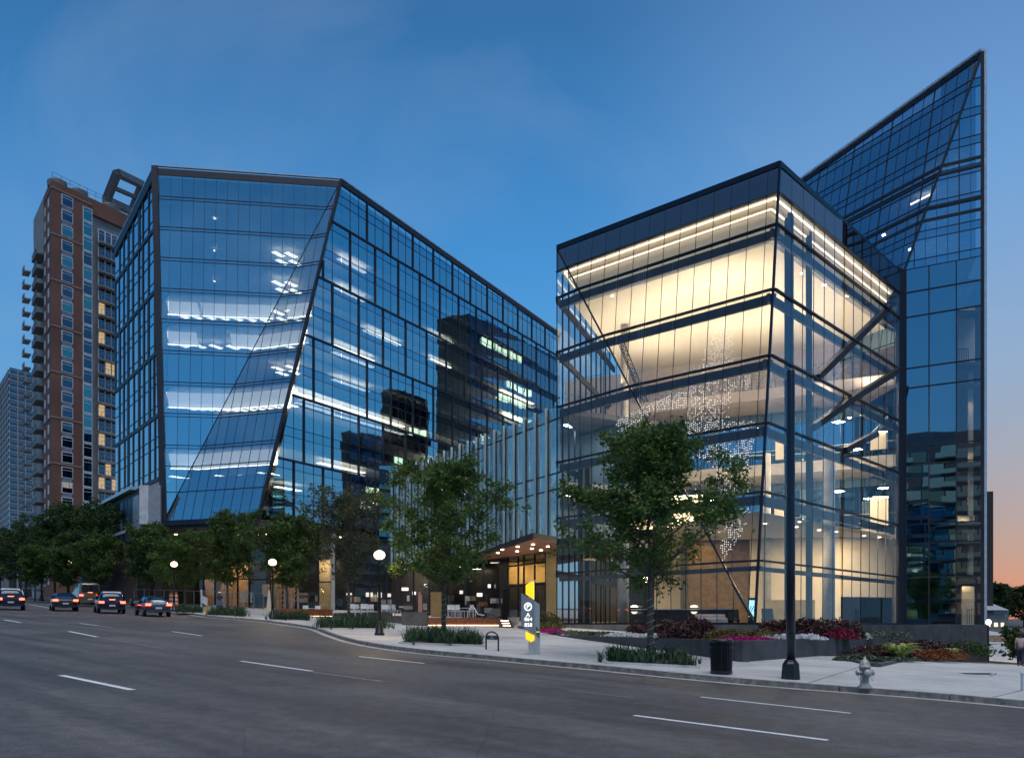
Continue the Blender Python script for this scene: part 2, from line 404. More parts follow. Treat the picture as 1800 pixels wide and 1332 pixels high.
# kerb line, front edge at road level, from right to left
kpx = [(2150, 1276), (1800, 1243), (1600, 1224), (1410, 1211), (1290, 1201), (1164, 1189), (1060, 1178), (959, 1169), (850, 1158), (760, 1151), (681, 1141), (640, 1134), (609, 1127),
       (580, 1117), (553, 1106), (510, 1099), (464, 1093), (425, 1089.5), (383, 1087), (345, 1082), (316, 1077), (270, 1070), (200, 1062), (120, 1054), (40, 1047), (-120, 1036), (-300, 1027)]
K = [G(px, py, ROAD) for px, py in kpx]
# resample to even stations
def resample(pts, step):
    o = [Vector(pts[0])]; acc = 0
    for a, b in zip(pts, pts[1:]):
        d = (b - a).length; t = step - acc
        while t < d: o.append(a.lerp(b, t / d)); t += step
        acc = (acc + d) % step if True else 0
    return o
def smooth(pts, it=2):
    p = [Vector(q) for q in pts]
    for _ in range(it): p = [p[0]] + [(p[i - 1] + p[i] * 2 + p[i + 1]) / 4 for i in range(1, len(p) - 1)] + [p[-1]]
    return p
KS = smooth(resample(K, .8), 3)
KN = []
for i, p in enumerate(KS):
    t = KS[min(i + 1, len(KS) - 1)] - KS[max(i - 1, 0)]; t.z = 0; t.normalize()
    KN.append(Vector((t.y, -t.x, 0)) if Vector((t.y, -t.x, 0)).dot(dR) > 0 else Vector((-t.y, t.x, 0)))
def off(i, d, z=0): q = KS[i] + KN[i] * d; return Vector((q.x, q.y, zg(q.x, q.y) + z))
kerb = thing('kerb', KS[0], None, None); tag(kerb, 'grey granite kerb stones edging the street side of the pavement', 'kerb')
kerb.name = 'street_kerb'
def strip_block(name, i0, i1, d0, d1, z0, z1, m, parent, gap=.012):
    """block following the kerb line between stations"""
    mb = MB(); n = i1 - i0 + 1; vs = []
    for k, i in enumerate(range(i0, i1 + 1)):
        sh = Vector((0, 0, 0))
        if k == 0: sh = (KS[i + 1] - KS[i]).normalized() * gap
        if k == n - 1: sh = (KS[i - 1] - KS[i]).normalized() * gap
        for d, z in ((d0, z0), (d0, z1), (d1, z1), (d1, z0)): vs.append(off(i, d, z) + sh)
    fs = []
    for k in range(n - 1):
        for j in range(4): fs.append((k * 4 + j, k * 4 + (j + 1) % 4, (k + 1) * 4 + (j + 1) % 4, (k + 1) * 4 + j))
    fs += [(0, 1, 2, 3), tuple(reversed(range((n - 1) * 4, n * 4)))]
    mb.add(vs, fs); return mb.build(name, m, parent)
step = 3; rr = random.Random(3)
nst = len(KS)
for i in range(0, nst - step, step): strip_block('kerb_stone', i, i + step, rr.uniform(-.006, .006), .155, -.30, .012 + rr.uniform(-.004, .004), M_kerb, kerb)
# concrete gutter apron beside the kerb, 4 mm over the road
vs = []; 
for i in range(nst):
    a = KS[i] - KN[i] * .30; b = KS[i] + KN[i] * .02
    for q in (a, b): vs.append((q.x, q.y, zg(q.x, q.y) + ROAD + .008))
fs = [(2 * i, 2 * i + 1, 2 * i + 3, 2 * i + 2) for i in range(nst - 1)]
tag(put('gutter', mesh('gutter', vs, fs, M_gutter)), kind='structure')
# bed under the paving, then the slabs
pv = thing('pavement', KS[0], None, None); tag(pv, kind='structure')
rows = [.16, 20, 60, 140]
vs = []; 
for i in range(nst):
    for d in rows: vs.append(off(i, d, -.035))
m_ = len(rows); fs = [(i * m_ + j, i * m_ + j + 1, (i + 1) * m_ + j + 1, (i + 1) * m_ + j) for i in range(nst - 1) for j in range(m_ - 1)]
put('bedding', mesh('bedding', vs, fs, M_joint), pv)
# pale paving far back as one sheet over the bedding
def grid_sheet(name, x0, x1, y0, y1, st, dz, m, keep, parent=None):
    nx = int((x1 - x0) / st) + 1; ny = int((y1 - y0) / st) + 1
    vs = [(x0 + i * st, y0 + j * st, zg(x0 + i * st, y0 + j * st) + dz) for j in range(ny) for i in range(nx)]
    fs = [(j * nx + i, j * nx + i + 1, (j + 1) * nx + i + 1, (j + 1) * nx + i) for j in range(ny - 1) for i in range(nx - 1) if keep(x0 + (i + .5) * st, y0 + (j + .5) * st)]
    return put(name, mesh(name, vs, fs, m), parent)
slab_rows = [.165, 3.4, 7, 11, 15.5, 21, 28, 37, 48, 62, 80, 100]
st = 5
pathlen = []
for i in range(0, nst - st, st):
    for j in range(len(slab_rows) - 1):
        d0, d1 = slab_rows[j] + .024, slab_rows[j + 1] - .024
        if KS[i].x > 12 and d0 > 60: continue
        q = [off(i, d0), off(i + st, d0), off(i + st, d1), off(i, d1)]
        e = (q[1] - q[0]).normalized() * .024; q = [q[0] + e, q[1] - e, q[2] - e, q[3] + e]
        if (q[2] - q[3]).dot(q[1] - q[0]) < 0: continue
        # subdivide along depth so that slabs follow the ground
        cen = sum(q, Vector()) / 4
        nd = 1 + int((d1 - d0) / 3)
        top = []
        for k in range(nd + 1):
            f = k / nd; a = q[0].lerp(q[3], f); b = q[1].lerp(q[2], f)
            a.z = zg(a.x, a.y); b.z = zg(b.x, b.y); top.append((a, b))
        vs = []
        for a, b in top: vs += [a - cen, b - cen]
        m0 = len(vs); vs += [v - Vector((0, 0, .03)) for v in vs[:]]
        fs = [(2 * k, 2 * k + 1, 2 * k + 3, 2 * k + 2) for k in range(nd)]
        fs += [(2 * k, 2 * k + 2, m0 + 2 * k + 2, m0 + 2 * k) for k in range(nd)] + [(2 * k + 1, m0 + 2 * k + 1, m0 + 2 * k + 3, 2 * k + 3) for k in range(nd)]
        fs += [(0, m0, m0 + 1, 1), (m0 - 2, m0 - 1, 2 * m0 - 1, 2 * m0 - 2)]
        put('paving_slab', mesh('paving_slab', vs, fs, M_pave), pv, Matrix.Translation(cen))
# lane markings: real dashes lying 6 mm above the asphalt
def dash(a, b, wd, m=M_paint, name='lane_dash'):
    A = G(*a, ROAD); B = G(*b, ROAD); d = (B - A); d.z = 0; d.normalize(); nrm_ = Vector((-d.y, d.x, 0)) * wd / 2
    k = 4; vs = []
    for i in range(k + 1):
        c = A.lerp(B, i / k)
        for q in (c - nrm_, c + nrm_): vs.append(Vector((q.x, q.y, zg(q.x, q.y) + ROAD + .006)))
    o = vs[0].copy(); vs = [v - o for v in vs]; n0 = len(vs); vs += [v - Vector((0, 0, .004)) for v in vs[:]]
    fs = [(2 * i, 2 * i + 1, 2 * i + 3, 2 * i + 2) for i in range(k)]
    fs += [(0, n0, n0 + 1, 1), (n0 - 2, n0 - 1, 2 * n0 - 1, 2 * n0 - 2)] + [(2 * i + e, 2 * i + 2 + e, n0 + 2 * i + 2 + e, n0 + 2 * i + e) for i in range(k) for e in (0, 1)]
    return put(name, mesh(name, vs, fs, m), marks, Matrix.Translation(o))
marks = thing('lane_markings', G(900, 1200, ROAD), None, None); tag(marks, kind='structure')
for a, b, wd in [((108, 1186.5), (232, 1212), .15), ((424, 1161.5), (548, 1179), .13), ((632, 1153.5), (745, 1165.5), .10), ((1115, 1257), (1455, 1300.5), .12), ((1232, 1224.5), (1495, 1253), .09),
              ((8, 1089), (37, 1094), .15), ((122, 1109.5), (171, 1119), .14), ((303, 1109.5), (355, 1117), .12), ((142, 1095.5), (172, 1099), .12), ((-260, 1121), (-150, 1141), .15), ((50, 1062), (92, 1069), .13)]:
    dash(a, b, wd)
for a, b, wd in [((550, 1181), (672, 1197), .05), ((172, 1099), (198, 1102.5), .08), ((171, 1119), (300, 1142), .03), ((1000, 1213), (1112, 1226), .025)]:
    dash(a, b, wd, M_wornpaint, 'worn_line')
# ================================================================== building materials
M_gl_front = glass('blue_coated_glass', (.74, .95, 1.0), (.46, .54, .58), .74, .55, .30)
M_gl_front2 = glass('blue_coated_glass_pale', (.78, .97, .99), (.46, .54, .58), .76, .55, .30)
M_gl_span = glass('blue_spandrel_glass', (.60, .84, .95), (.12, .15, .18), .60, .2, .3)
M_gl_right = glass('deep_blue_glass', (.50, .88, 1.0), (.50, .57, .60), .50, .60, .25)
M_gl_right2 = glass('deep_blue_spandrel', (.44, .82, 1.0), (.10, .13, .16), .50, .30, .25)
M_gl_left = glass('pale_sky_glass', (.72, .90, 1.0), (.35, .42, .48), .62, .25, .3)
M_gl_clear = glass('low_iron_glass', (.95, .97, 1.0), (.93, .95, .95), .045, .25, .30)
M_gl_clearR = glass('low_iron_glass_side', (.80, .93, 1.0), (.92, .94, .94), .05, .30, .25)
M_gl_tower = glass('navy_tower_glass', (.50, .78, .98), (.30, .36, .42), .56, .18, .25)
M_gl_towerS = glass('navy_tower_spandrel', (.47, .74, .94), (.05, .07, .09), .56, .18, .25)
M_gl_low = glass('navy_panel_glass', (.48, .70, .85), (.10, .14, .18), .50, .40, .22)
M_gl_lowclear = glass('stair_glass', (.5, .65, .8), (.60, .62, .64), .26, .2, .3)
M_gl_link = glass('link_glass', (.92, 1.0, 1.0), (.70, .82, .86), .34, .2, .3)
M_gl_teal = glass('teal_apartment_glass', (.55, .95, .95), (.08, .16, .16), .55, .2, .3)
M_gl_store = glass('shopfront_glass', (.6, .7, .8), (.82, .82, .80), .08, .1, .3)
M_frame = mat('dark_steel_frame', (.022, .027, .040), .35, .6)
M_frame2 = mat('blue_black_mullion', (.014, .020, .036), .5, .2)
M_coping = mat('pale_metal_coping', (.55, .57, .60), .35, .6)
M_slab = mat('ceiling_white', (.55, .54, .52), .8)
M_core = mat('core_wall_grey', (.16, .17, .19), .8, var=.3, scale=.4)
M_cream = mat('cream_plaster', (.78, .69, .54), .75, var=.03)
M_cream2 = mat('cream_ceiling', (.82, .75, .63), .75, var=.02)
M_conc = concrete('cast_concrete', (.36, .34, .31), (.50, .48, .44), 1.2)
M_fascia = glass('navy_fascia_glass', (.66, .40, .38), (.03, .035, .05), .62, .12, .3)
M_beam = mat('blue_grey_steel', (.026, .029, .038), .65, 0, spec=.3); M_ring = mat('bronze_grey_beam', (.075, .068, .072), .6)
M_brick = None
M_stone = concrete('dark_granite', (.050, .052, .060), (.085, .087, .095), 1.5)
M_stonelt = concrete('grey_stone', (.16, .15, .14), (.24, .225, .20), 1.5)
M_wood = mat('orange_timber', (.42, .15, .055), .5, var=.25, scale=6)
M_white = mat('white_panel', (.62, .64, .67), .4)
M_black = mat('black_paint', (.010, .011, .014), .32, var=.2, spec=.6)
M_dark = mat('dark_interior', (.03, .03, .034), .8)
L_warm = glow('warm_lamp', (1.0, .78, .50), 9)
L_white = glow('office_lamp', (1.0, .95, .84), 9)
L_cove = glow('cove_lamp', (1.0, .84, .60), 6)
rnd = random.Random(11)
# ================================================================== glass pavilion (lit box)
D = 50.0
B = P(1327, 1097, D); B.z = EYE
dF = Vector((-sin(radians(38.9)), cos(radians(38.9)), 0))
wl = along(979, B, dF); BL = B + dF * wl
Ztop = ZH(437, BL.y)
# upper right end: from TL towards the street corner
TL = Vector((BL.x, BL.y, Ztop)); wr = along(1371, TL, -dL); TR = TL - dL * wr
wR = along(1578, B, dR); BR = B + dR * wR; TRR = Vector((BR.x, BR.y, Ztop))
pav = thing('glass_pavilion', (B.x, B.y, zg(B.x, B.y)), 'glowing glass box with dark parapet and cream ceilings at the street corner', 'building')
Zfas = ZH(341, TR.y)
BEAMS = [ZH(y, lambda_y) for y, lambda_y in ((392, 51.3), (507, 51.1), (624, 50.9), (743, 50.7), (864, 50.4), (985, 50.2))]
Z0 = EYE
def corner_at(z): t = (z - Z0) / (Ztop - Z0); return B.lerp(TR, t)
def diag_at(z): t = (z - Z0) / (Ztop - Z0); return B.lerp(TL, t)
WU = Wall([TL, TR, B]); WLo = Wall([TL, B, BL]); WR = Wall([TR, B, BR, TRR])
ztops = [Z0] + sorted(BEAMS) + [Zfas]
def pav_mat(W, fas, clear):
    return lambda i, j, u, v: (M_fascia if W.to3(u, v).z >= Zfas - .05 else clear)
for W, du, cl in ((WU, 1.19, M_gl_clear), (WLo, 1.19, M_gl_clear), (WR, 1.66, M_gl_clearR)):
    if W is WR: u0 = W.to2(TR)[0]
    elif W is WU: u0 = W.to2(TR)[0] - .75
    else: u0 = W.to2(BL)[0]
    us = sorted([u0 + k * du for k in range(-26, 27)])
    vz = [W.vz(z) for z in ztops] + [W.vz(Ztop)]
    W.panes(us, vz, pav_mat(W, None, cl), pav, jitter=.0022, gap=.008)
    for u in us[1:-1]:
        W.vert(u, .022, .05, M_frame, pav, v1=None, off=-.02)
    for z in ztops[1:]: W.horz(W.vz(z), .10 if z < Zfas - .1 else .05, .22, M_frame, pav, off=.03)
    W.horz(W.vz(Z0 + .05), .12, .2, M_frame, pav)
# corner, fold and edge members
bar('corner_mullion', B, TR, .13, .13, M_frame, pav, n=WR.n)
bar('fold_mullion', B, TL, .10, .12, M_frame, pav, n=WU.n)
bar('edge_mullion', BL, TL, .07, .1, M_frame, pav); bar('edge_mullion', BR, TRR, .12, .2, M_frame, pav, n=WR.n)
bar('coping', TL + Vector((0, 0, .06)), TR + Vector((0, 0, .06)), .14, .35, M_frame, pav, n=(0, 0, 1))
bar('coping', TR + Vector((0, 0, .06)), TRR + Vector((0, 0, .06)), .14, .35, M_frame, pav, n=(0, 0, 1))
# steel ring beams just behind the glass at every transom
def inset(p, d): c = (BL + BR) / 2; q = Vector((c.x, c.y + 6, p.z)) - p; q.z = 0; return p + q.normalized() * d
for z in BEAMS:
    a = Vector((BL.x, BL.y, z)); b = diag_at(z); c = corner_at(z); e = Vector((BR.x, BR.y, z)); dn = Vector((0, 0, -.42))
    for p, q, nn in ((a, b, WLo.n), (b, c, WU.n), (c, e, WR.n)):
        if (q - p).length < .4: continue
        hn_ = Vector((nn.x, nn.y, 0)).normalized() * -.32
        bar('ring_beam', p + dn + hn_, q + dn + hn_, (.54 if z > 9 else .26), .20, M_ring, pav, n=(nn.x, nn.y, 0))
# footprint behind the glass
dT = Vector((.862, -.507, 0)).normalized(); nT = Vector((.507, .862, 0)).normalized()
BLk = P(1080, 1097, 81)           # far left corner of the atrium
RBk = BR + dR * 2
# floor and roof
foot = [BL + Vector((.3, .4, 0)), B + Vector((0, .8, 0)), BR + Vector((-.3, .3, 0)), RBk + Vector((0, 9, 0)), BLk]
foot2 = [(p.x, p.y) for p in foot]
prism('floor_slab', foot2, .7, 1.38, M_conc, pav)
tf = [(p.x, p.y) for p in (TL + Vector((.25, .35, 0)), TR + Vector((0, .45, 0)), TRR + Vector((-.3, .1, 0)), RBk + Vector((0, 9, 0)), BLk)]
prism('roof', tf, Ztop - 1.5, Ztop - .15, M_cream2, pav)
# dropped ceiling block whose lit sides glow behind the top row of glass
def shrink(pts, ds):
    """inset a polygon edge by edge"""
    n = len(pts); cx = sum(p[0] for p in pts) / n; cy_ = sum(p[1] for p in pts) / n; L_ = []
    for i in range(n):
        a = Vector(pts[i]).to_2d(); b = Vector(pts[(i + 1) % n]).to_2d(); t = (b - a).normalized(); nn = Vector((-t.y, t.x))
        if nn.dot(Vector((cx, cy_)) - a) < 0: nn = -nn
        L_.append((a + nn * ds[i], t))
    out = []
    for i in range(n):
        a, t = L_[i - 1]; b, q = L_[i]; den = t.x * q.y - t.y * q.x
        k = ((b.x - a.x) * q.y - (b.y - a.y) * q.x) / den; out.append(tuple(a + t * k))
    return out
Zceil = BEAMS[0] - .25
db = shrink(tf, [.95, .95, .3, .3, .95])
prism('ceiling_block', db, Zceil, Ztop - 1.9, M_cream2, pav)
tb2 = shrink(tf, [.5, .5, .2, .2, .5])
prism('ceiling_step', tb2, Ztop - 1.88, Ztop - 1.52, M_cream, pav)
# cove strips on the step, facing the ceiling block
def ringlight(pts, z, m, w=.12):
    for i in (0, 1, 4):
        a = pts[i]; b = pts[(i + 1) % len(pts)]
        bar('cove_light', Vector((a[0], a[1], z)), Vector((b[0], b[1], z)), w, .05, m, pav, n=(0, 0, 1))
L_cove2 = glow('cove_strip_lamp', (1.0, .85, .64), 2.0)
ringlight(shrink(tf, [.30, .30, .2, .2, .30]), Ztop - 1.56, L_cove2)
ringlight(shrink(tf, [.74, .74, .2, .2, .74]), Ztop - 1.91, L_cove2, .10)
# added glowing strips, out of sight behind the two highest ring beams, to brighten the ceiling block
L_up = glow('beam_fill_glow', (1.0, .82, .58), 5.5); L_up2 = glow('beam_fill_glow_low', (1.0, .82, .58), 2.0)
for zb_, s_up in ((BEAMS[0], L_up), (BEAMS[1], L_up2)):
    a = Vector((BL.x, BL.y, zb_)); b = diag_at(zb_); c = corner_at(zb_); e = Vector((BR.x, BR.y, zb_))
    for p, q, nn in ((a, b, WLo.n), (b, c, WU.n), (c, e, WR.n)):
        hn_ = Vector((nn.x, nn.y, 0)).normalized() * -.56; dq = (q - p).normalized() * .6
        bar('beam_fill_strip', p + hn_ + dq + Vector((0, 0, -.24)), q + hn_ - dq + Vector((0, 0, -.24)), .08, .08, s_up, pav, n=(nn.x, nn.y, 0))
# back glazed side at the far left, sky and the neighbour showing through
bw = Wall([BL + Vector((0, .2, 0)), TL + Vector((0, .2, 0)), Vector((BLk.x, BLk.y, Ztop)), Vector((BLk.x, BLk.y, Z0))])
bus = [bw.to2(BL)[0] + k * 1.7 * (1 if bw.to2(BLk)[0] > bw.to2(BL)[0] else -1) for k in range(0, 11)]
bw.panes(bus, [bw.vz(z) for z in ztops + [Ztop - 1.5]], M_gl_clearR, pav, name='rear_pane')
for u in bus: bw.vert(u, .06, .12, M_frame, pav)
for z in ztops[1:-1]: bw.horz(bw.vz(z), .5, .15, M_beam, pav)
# atrium back wall, parallel to the tower behind
Wb0 = P(1075, 1097, 76); Wb1 = Wb0 + dT * 0
c1 = P(1356, 1097, 62); 
Ab = P(1078, 1097, 78.5); Bb = P(1352, 1097, 72.4)      # left and right end of the upper back wall
ub = (Bb - Ab); ub.z = 0; ub.normalize(); nb = Vector((-ub.y, ub.x, 0)); nb = nb if nb.y > 0 else -nb
Zs = [ZH(931, 70.5), ZH(808, 70.5), ZH(671, 70.5)]     # tops of the three balcony slabs
F0 = 1.38
# upper back wall with tall grey curtain bays
M_curt = mat('grey_curtain', (.44, .44, .50), .7, var=.25, scale=3)
M_lilac = mat('lilac_plaster', (.58, .52, .52), .8, var=.05)
lenb = along(1574, Ab, ub)
def bwall(name, z0, z1, m, o0=0, th=.3, x0=-6, x1=None):
    x1 = x1 if x1 is not None else lenb
    c = Ab + ub * (x0 + x1) / 2 + nb * (o0 + th / 2); return box(name, (c.x, c.y, (z0 + z1) / 2), (x1 - x0, th, z1 - z0), m, pav, rz=atan2(ub.y, ub.x))
bwall('back_wall', Zs[2], Zceil, M_lilac, 3)
for k in range(46):
    c = Ab + ub * (-5 + k * .68) + nb * (2.8 + .12 * (k % 2)); box('curtain_fold', (c.x, c.y, (Zs[2] + .2 + Zceil - 1.4) / 2), (.55, .10, Zceil - 1.6 - Zs[2]), M_curt, pav, rz=atan2(ub.y, ub.x) + .12 * (-1) ** k)
bwall('back_wall', Zs[1], Zs[2] - .9, M_core, 7)
bwall('back_wall', Zs[0], Zs[1] - .9, M_core, 7)
bwall('back_wall', F0, Zs[0] - .9, M_cream, 7, .3, -6, lenb)
# balcony slabs with deep edges, glass balustrades
for k, z in enumerate(Zs):
    e0 = Ab + ub * -6; e1 = Ab + ub * lenb
    pts = [(e0 + nb * (0 if k else 1)), e1 + nb * (0 if k else 1), e1 + nb * 9 - ub * 4, e0 + nb * 12]
    prism('balcony_slab', [(p.x, p.y) for p in pts], z - .9, z, M_conc if k < 2 else M_lilac, pav)
    a = e0 + nb * .15; b = e1 + nb * .15
    if k < 2:
        for q in range(int((b - a).length / 1.6)):
            p = a + (b - a).normalized() * (q * 1.6 + .8)
            box('balustrade_pane', (p.x, p.y, z + .55), (1.56, .015, 1.1), M_gl_clearR, pav, rz=atan2(ub.y, ub.x))
        bar('balustrade_rail', Vector((a.x, a.y, z + 1.12)), Vector((b.x, b.y, z + 1.12)), .05, .05, M_coping, pav)
# dark glazing of the rooms behind the balconies, with a few lit doorways
for k, (z, h) in enumerate(((Zs[0], Zs[1] - Zs[0] - .9), (Zs[1], Zs[2] - Zs[1] - .9))):
    nbay = int((lenb + 6) / 1.9)
    for q in range(nbay):
        c = Ab + ub * (-6 + (q + .5) * 1.9) + nb * 5.0
        box('room_pane', (c.x, c.y, z + h / 2), (1.84, .03, h - .1), M_gl_tower, pav, rz=atan2(ub.y, ub.x))
        p = Ab + ub * (-6 + q * 1.9) + nb * 5.0
        box('room_mullion', (p.x, p.y, z + h / 2), (.08, .12, h), M_frame, pav, rz=atan2(ub.y, ub.x))
M_litwall = mat('lit_room_wall', (.85, .74, .55), .7, var=.05)
for px0, px1, y0, y1, Yd in ((1366, 1380, 768, 806, 71.5), (1534, 1562, 757, 788, 68.2), (1364, 1380, 886, 930, 71.5), (1534, 1564, 872, 924, 68.2), (1175, 1245, 870, 925, 75), (1090, 1150, 905, 930, 77)):
    xc = X((px0 + px1) / 2, Yd); wd = (px1 - px0) / F * Yd; z0 = ZH(y1, Yd); z1 = ZH(y0, Yd)
    bay = box('lit_doorway', (xc, Yd + .4, (z0 + z1) / 2), (wd, .08, z1 - z0), M_litwall, pav, rz=atan2(ub.y, ub.x))
    bar('door_light', (xc - wd * .45, Yd + .1, z1 - .05), (xc + wd * .45, Yd + .1, z1 - .05), .06, .08, L_warm, pav)
# concrete columns of the lobby and the big steel column by the corner
for px, Yc, r, z1 in ((1457, 60.5, .40, Zs[1] - .9), (1096, 60, .38, Zs[0] - .9), (1098, 68, .3, Zceil), (1348, 68, .3, Zs[1])):
    mb = MB(); mb.lathe((X(px, Yc), Yc, F0), [(r, 0), (r, z1 - F0)], 20); mb.build('column', M_conc, pav, True)
for px, Yc, wd in ((1387, 54.5, .42), (1422, 57, .3)):
    box('steel_column', (X(px, Yc), Yc, (F0 + Ztop - 1.6) / 2), (wd, wd, Ztop - 1.6 - F0), M_beam, pav, rz=.83)
for px, Yc in ((1022, 62.5), (1034, 63.5)):
    box('steel_column', (X(px, Yc), Yc, (F0 + ZH(812, Yc)) / 2), (.36, .5, ZH(812, Yc) - F0), M_beam, pav, rz=-.4)
# diagonal braces behind the right face
def br(a, b, wd=.42): bar('brace', P(*a), P(*b), wd, wd, M_beam, pav, n=(WR.n.x, WR.n.y, 0))
br((1428, 752, 56), (1500, 700, 60)); br((1500, 700, 60), (1577, 652, 66)); br((1436, 664, 56), (1562, 540, 66)); br((1484, 792, 59), (1540, 762, 65)); br((1288, 1025, 53), (1327, 1094, 51), .18)
# lattice mast of the lift of the sculpture, leaning behind the fold
mb = MB()
p0 = P(1084, 596, 61); p1 = P(1128, 706, 60)
for dx, dy in ((0, 0), (.42, 0), (.2, .4)):
    o_ = Vector((dx, dy, 0)); mb.bar(p0 + o_, p1 + o_, .05, .05)
for k in range(14):
    t0 = k / 14; t1 = (k + 1) / 14; a = p0.lerp(p1, t0); b = p0.lerp(p1, t1)
    mb.bar(a, b + Vector((.42, 0, 0)), .03, .03); mb.bar(a + Vector((.42, 0, 0)), b + Vector((.2, .4, 0)), .03, .03)
mb.build('lattice_truss', M_frame, pav)
# lobby: warm walls, dark recesses, downlights
def slabwall(name, px0, Y0, px1, Y1, z0, z1, m, th=.25, parent=None):
    a = Vector((X(px0, Y0), Y0, 0)); b = Vector((X(px1, Y1), Y1, 0)); d = b - a; c = (a + b) / 2
    return box(name, (c.x, c.y, (z0 + z1) / 2), (d.length, th, z1 - z0), m, parent or pav, rz=atan2(d.y, d.x))
slabwall('lobby_wall', 1318, 69, 1478, 67, F0, Zs[0] - .92, M_cream)
slabwall('lobby_wall', 1478, 67, 1574, 69.0, ZH(1049, 68), Zs[0] - .92, M_cream)
slabwall('lobby_recess', 1466, 69, 1566, 71, F0, ZH(1049, 69), M_dark)
slabwall('lobby_wall', 1210, 70, 1322, 69.2, F0, Zs[0] - .92, mat('brown_panelling', (.16, .10, .055), .5, var=.2, scale=3))
slabwall('stair_block', 1345, 64.5, 1432, 64, F0, ZH(1054, 64), mat('olive_wall', (.22, .18, .10), .6))
slabwall('reception_wall', 1150, 73, 1196, 72.5, F0, Zs[0] - .92, M_cream)
slabwall('lobby_recess', 1090, 73.6, 1150, 73.3, F0, Zs[0] - .92, M_dark)
for px, Yd in ((1345, 58), (1400, 60), (1406, 57), (1440, 62), (1519, 66), (1546, 67), (1240, 56), (1180, 58), (1120, 61), (1470, 63)):
    mb = MB(); mb.lathe((X(px, Yd), Yd, Zs[0] - .96), [(.11, 0), (.11, .05)], 12); mb.build('downlight', L_warm, pav)
prism('lobby_ceiling', [(p.x, p.y) for p in (inset(Vector((X(1190, 60), 58, 0)), 0), inset(corner_at(8), 1.6), Vector((BR.x - .8, BR.y - 1.0, 0)), Vector((BR.x, BR.y + 2, 0)), Vector((X(1120, 75), 75, 0)))], Zs[0] - .92, Zs[0] - .905, M_cream2, pav)
for px, Yd, pw in ((1440, 62, 420), (1385, 59, 330), (1520, 64, 330), (1250, 62, 150), (1150, 66, 170), (1330, 60, 200), (1240, 68, 60)):
    area('lobby_light', (X(px, Yd), Yd, Zs[0] - 1.0), 1.0, 1.0, pw, (1.0, .74, .42))
# unseen lamps added in the upper volume, throwing up to brighten the cream ceiling
for px, Yd, pw in ((1075, 68, 190), (1085, 73, 190), (1130, 65, 230), (1185, 62, 230), (1240, 59.5, 230), (1290, 58, 200), (1335, 57.5, 160), (1400, 61, 240), (1460, 64, 240), (1530, 68, 190), (1160, 72, 260), (1260, 68, 260), (1350, 67, 250), (1240, 76, 220), (1440, 71, 220)):
    area('upper_fill', (X(px, Yd), Yd, BEAMS[1] - .9 + 0), 1.6, 1.6, pw * .55, (1.0, .83, .61), down=False)
for px, Yd, z, pw in ((1300, 73, Zs[2] - 1.2, 520), (1450, 70.5, Zs[2] - 1.2, 600), (1450, 70.5, Zs[1] - 1.2, 620), (1200, 75, Zs[1] - 1.2, 600), (1540, 69, Zs[1] - 1.2, 300), (1180, 74, Zs[0] + 3.8, 600), (1200, 66, Zs[2] + 1, 500), (1460, 65, Zs[1] + 3.5, 520), (1430, 63, Zs[2] + 1, 520), (1500, 67, Zs[0] + 4.0, 300)):
    area('atrium_fill', (X(px, Yd), Yd, z), .8, .8, pw, (1.0, .78, .52))  # lamps added to brighten the balcony floors and the open atrium
for px, py, Yd in ((1076, 555, 62), (1170, 580, 62), (1243, 566, 60), (1320, 553, 60), (1447, 489, 60), (1491, 520, 62), (1488, 564, 62), (1409, 577, 58), (1451, 600, 60)):
    mb = MB(); p = P(px, py, Yd); mb.lathe((p.x, p.y, Zceil - .05), [(.08, 0), (.08, .05)], 10); mb.build('downlight', L_warm, pav)
# ================================================================== right glass tower
pvx = BR.x + .35
T0 = P(1590, 1097, BR.y + .9)                     # foot at the fold beside the pavilion
dTw = Vector((sin(radians(59.5)), -cos(radians(59.5)), 0))
wT = along(1727, T0, dTw); T1 = T0 + dTw * wT     # outer right corner
tower = thing('glass_tower', (T1.x, T1.y, zg(T1.x, T1.y)), 'tall navy glass tower with a sharp sloping roof edge rising behind the lit box', 'building')
zTL = ZH(476, T0.y); zTR = ZH(448.5, T1.y)
zA = (zTL + zTR) / 2
C0 = Vector((T0.x, T0.y, zA)); C1 = Vector((T1.x, T1.y, zA))
WL_ = Wall([C0, C1, Vector((T1.x, T1.y, EYE)), Vector((T0.x, T0.y, EYE))])
rows = [ZH(y, T1.y) for y in (1097, 1011.5, 950, 915, 807, 773.5, 666, 630, 536.5, 491.5)] + [zA]
uT = sorted([WL_.to2(T0)[0], WL_.ucol(1633, 8), WL_.ucol(1681, 8), WL_.to2(T1)[0]])
s_ = 1 if WL_.ucol(1700, 8) > WL_.ucol(1600, 8) else -1
ucl = WL_.ucol(1684, 8)
def lowmat(i, j, u, v):
    if s_ * (u - ucl) > -.9 and 0 <= j < 8: return M_gl_lowclear
    return M_gl_low
WL_.panes(uT, [WL_.vz(z) for z in rows], lowmat, tower, jitter=.003)
for z in rows: WL_.horz(WL_.vz(z), .09, .14, M_frame2, tower)
for u in uT[1:-1]: WL_.vert(u, .08, .12, M_frame2, tower)
bar('corner_post', T0, C0, .28, .3, M_frame2, tower, n=WL_.n)
bar('corner_post', Vector((BR.x + .2, BR.y + .3, EYE)), Vector((BR.x + .2, BR.y + .3, Ztop + .6)), .12, .3, M_frame2, tower, n=WL_.n)
# recess between pavilion and tower
slabwall('return_wall', 1579, BR.y + .5, 1589, BR.y + .9, EYE, zA, M_frame2, parent=tower)
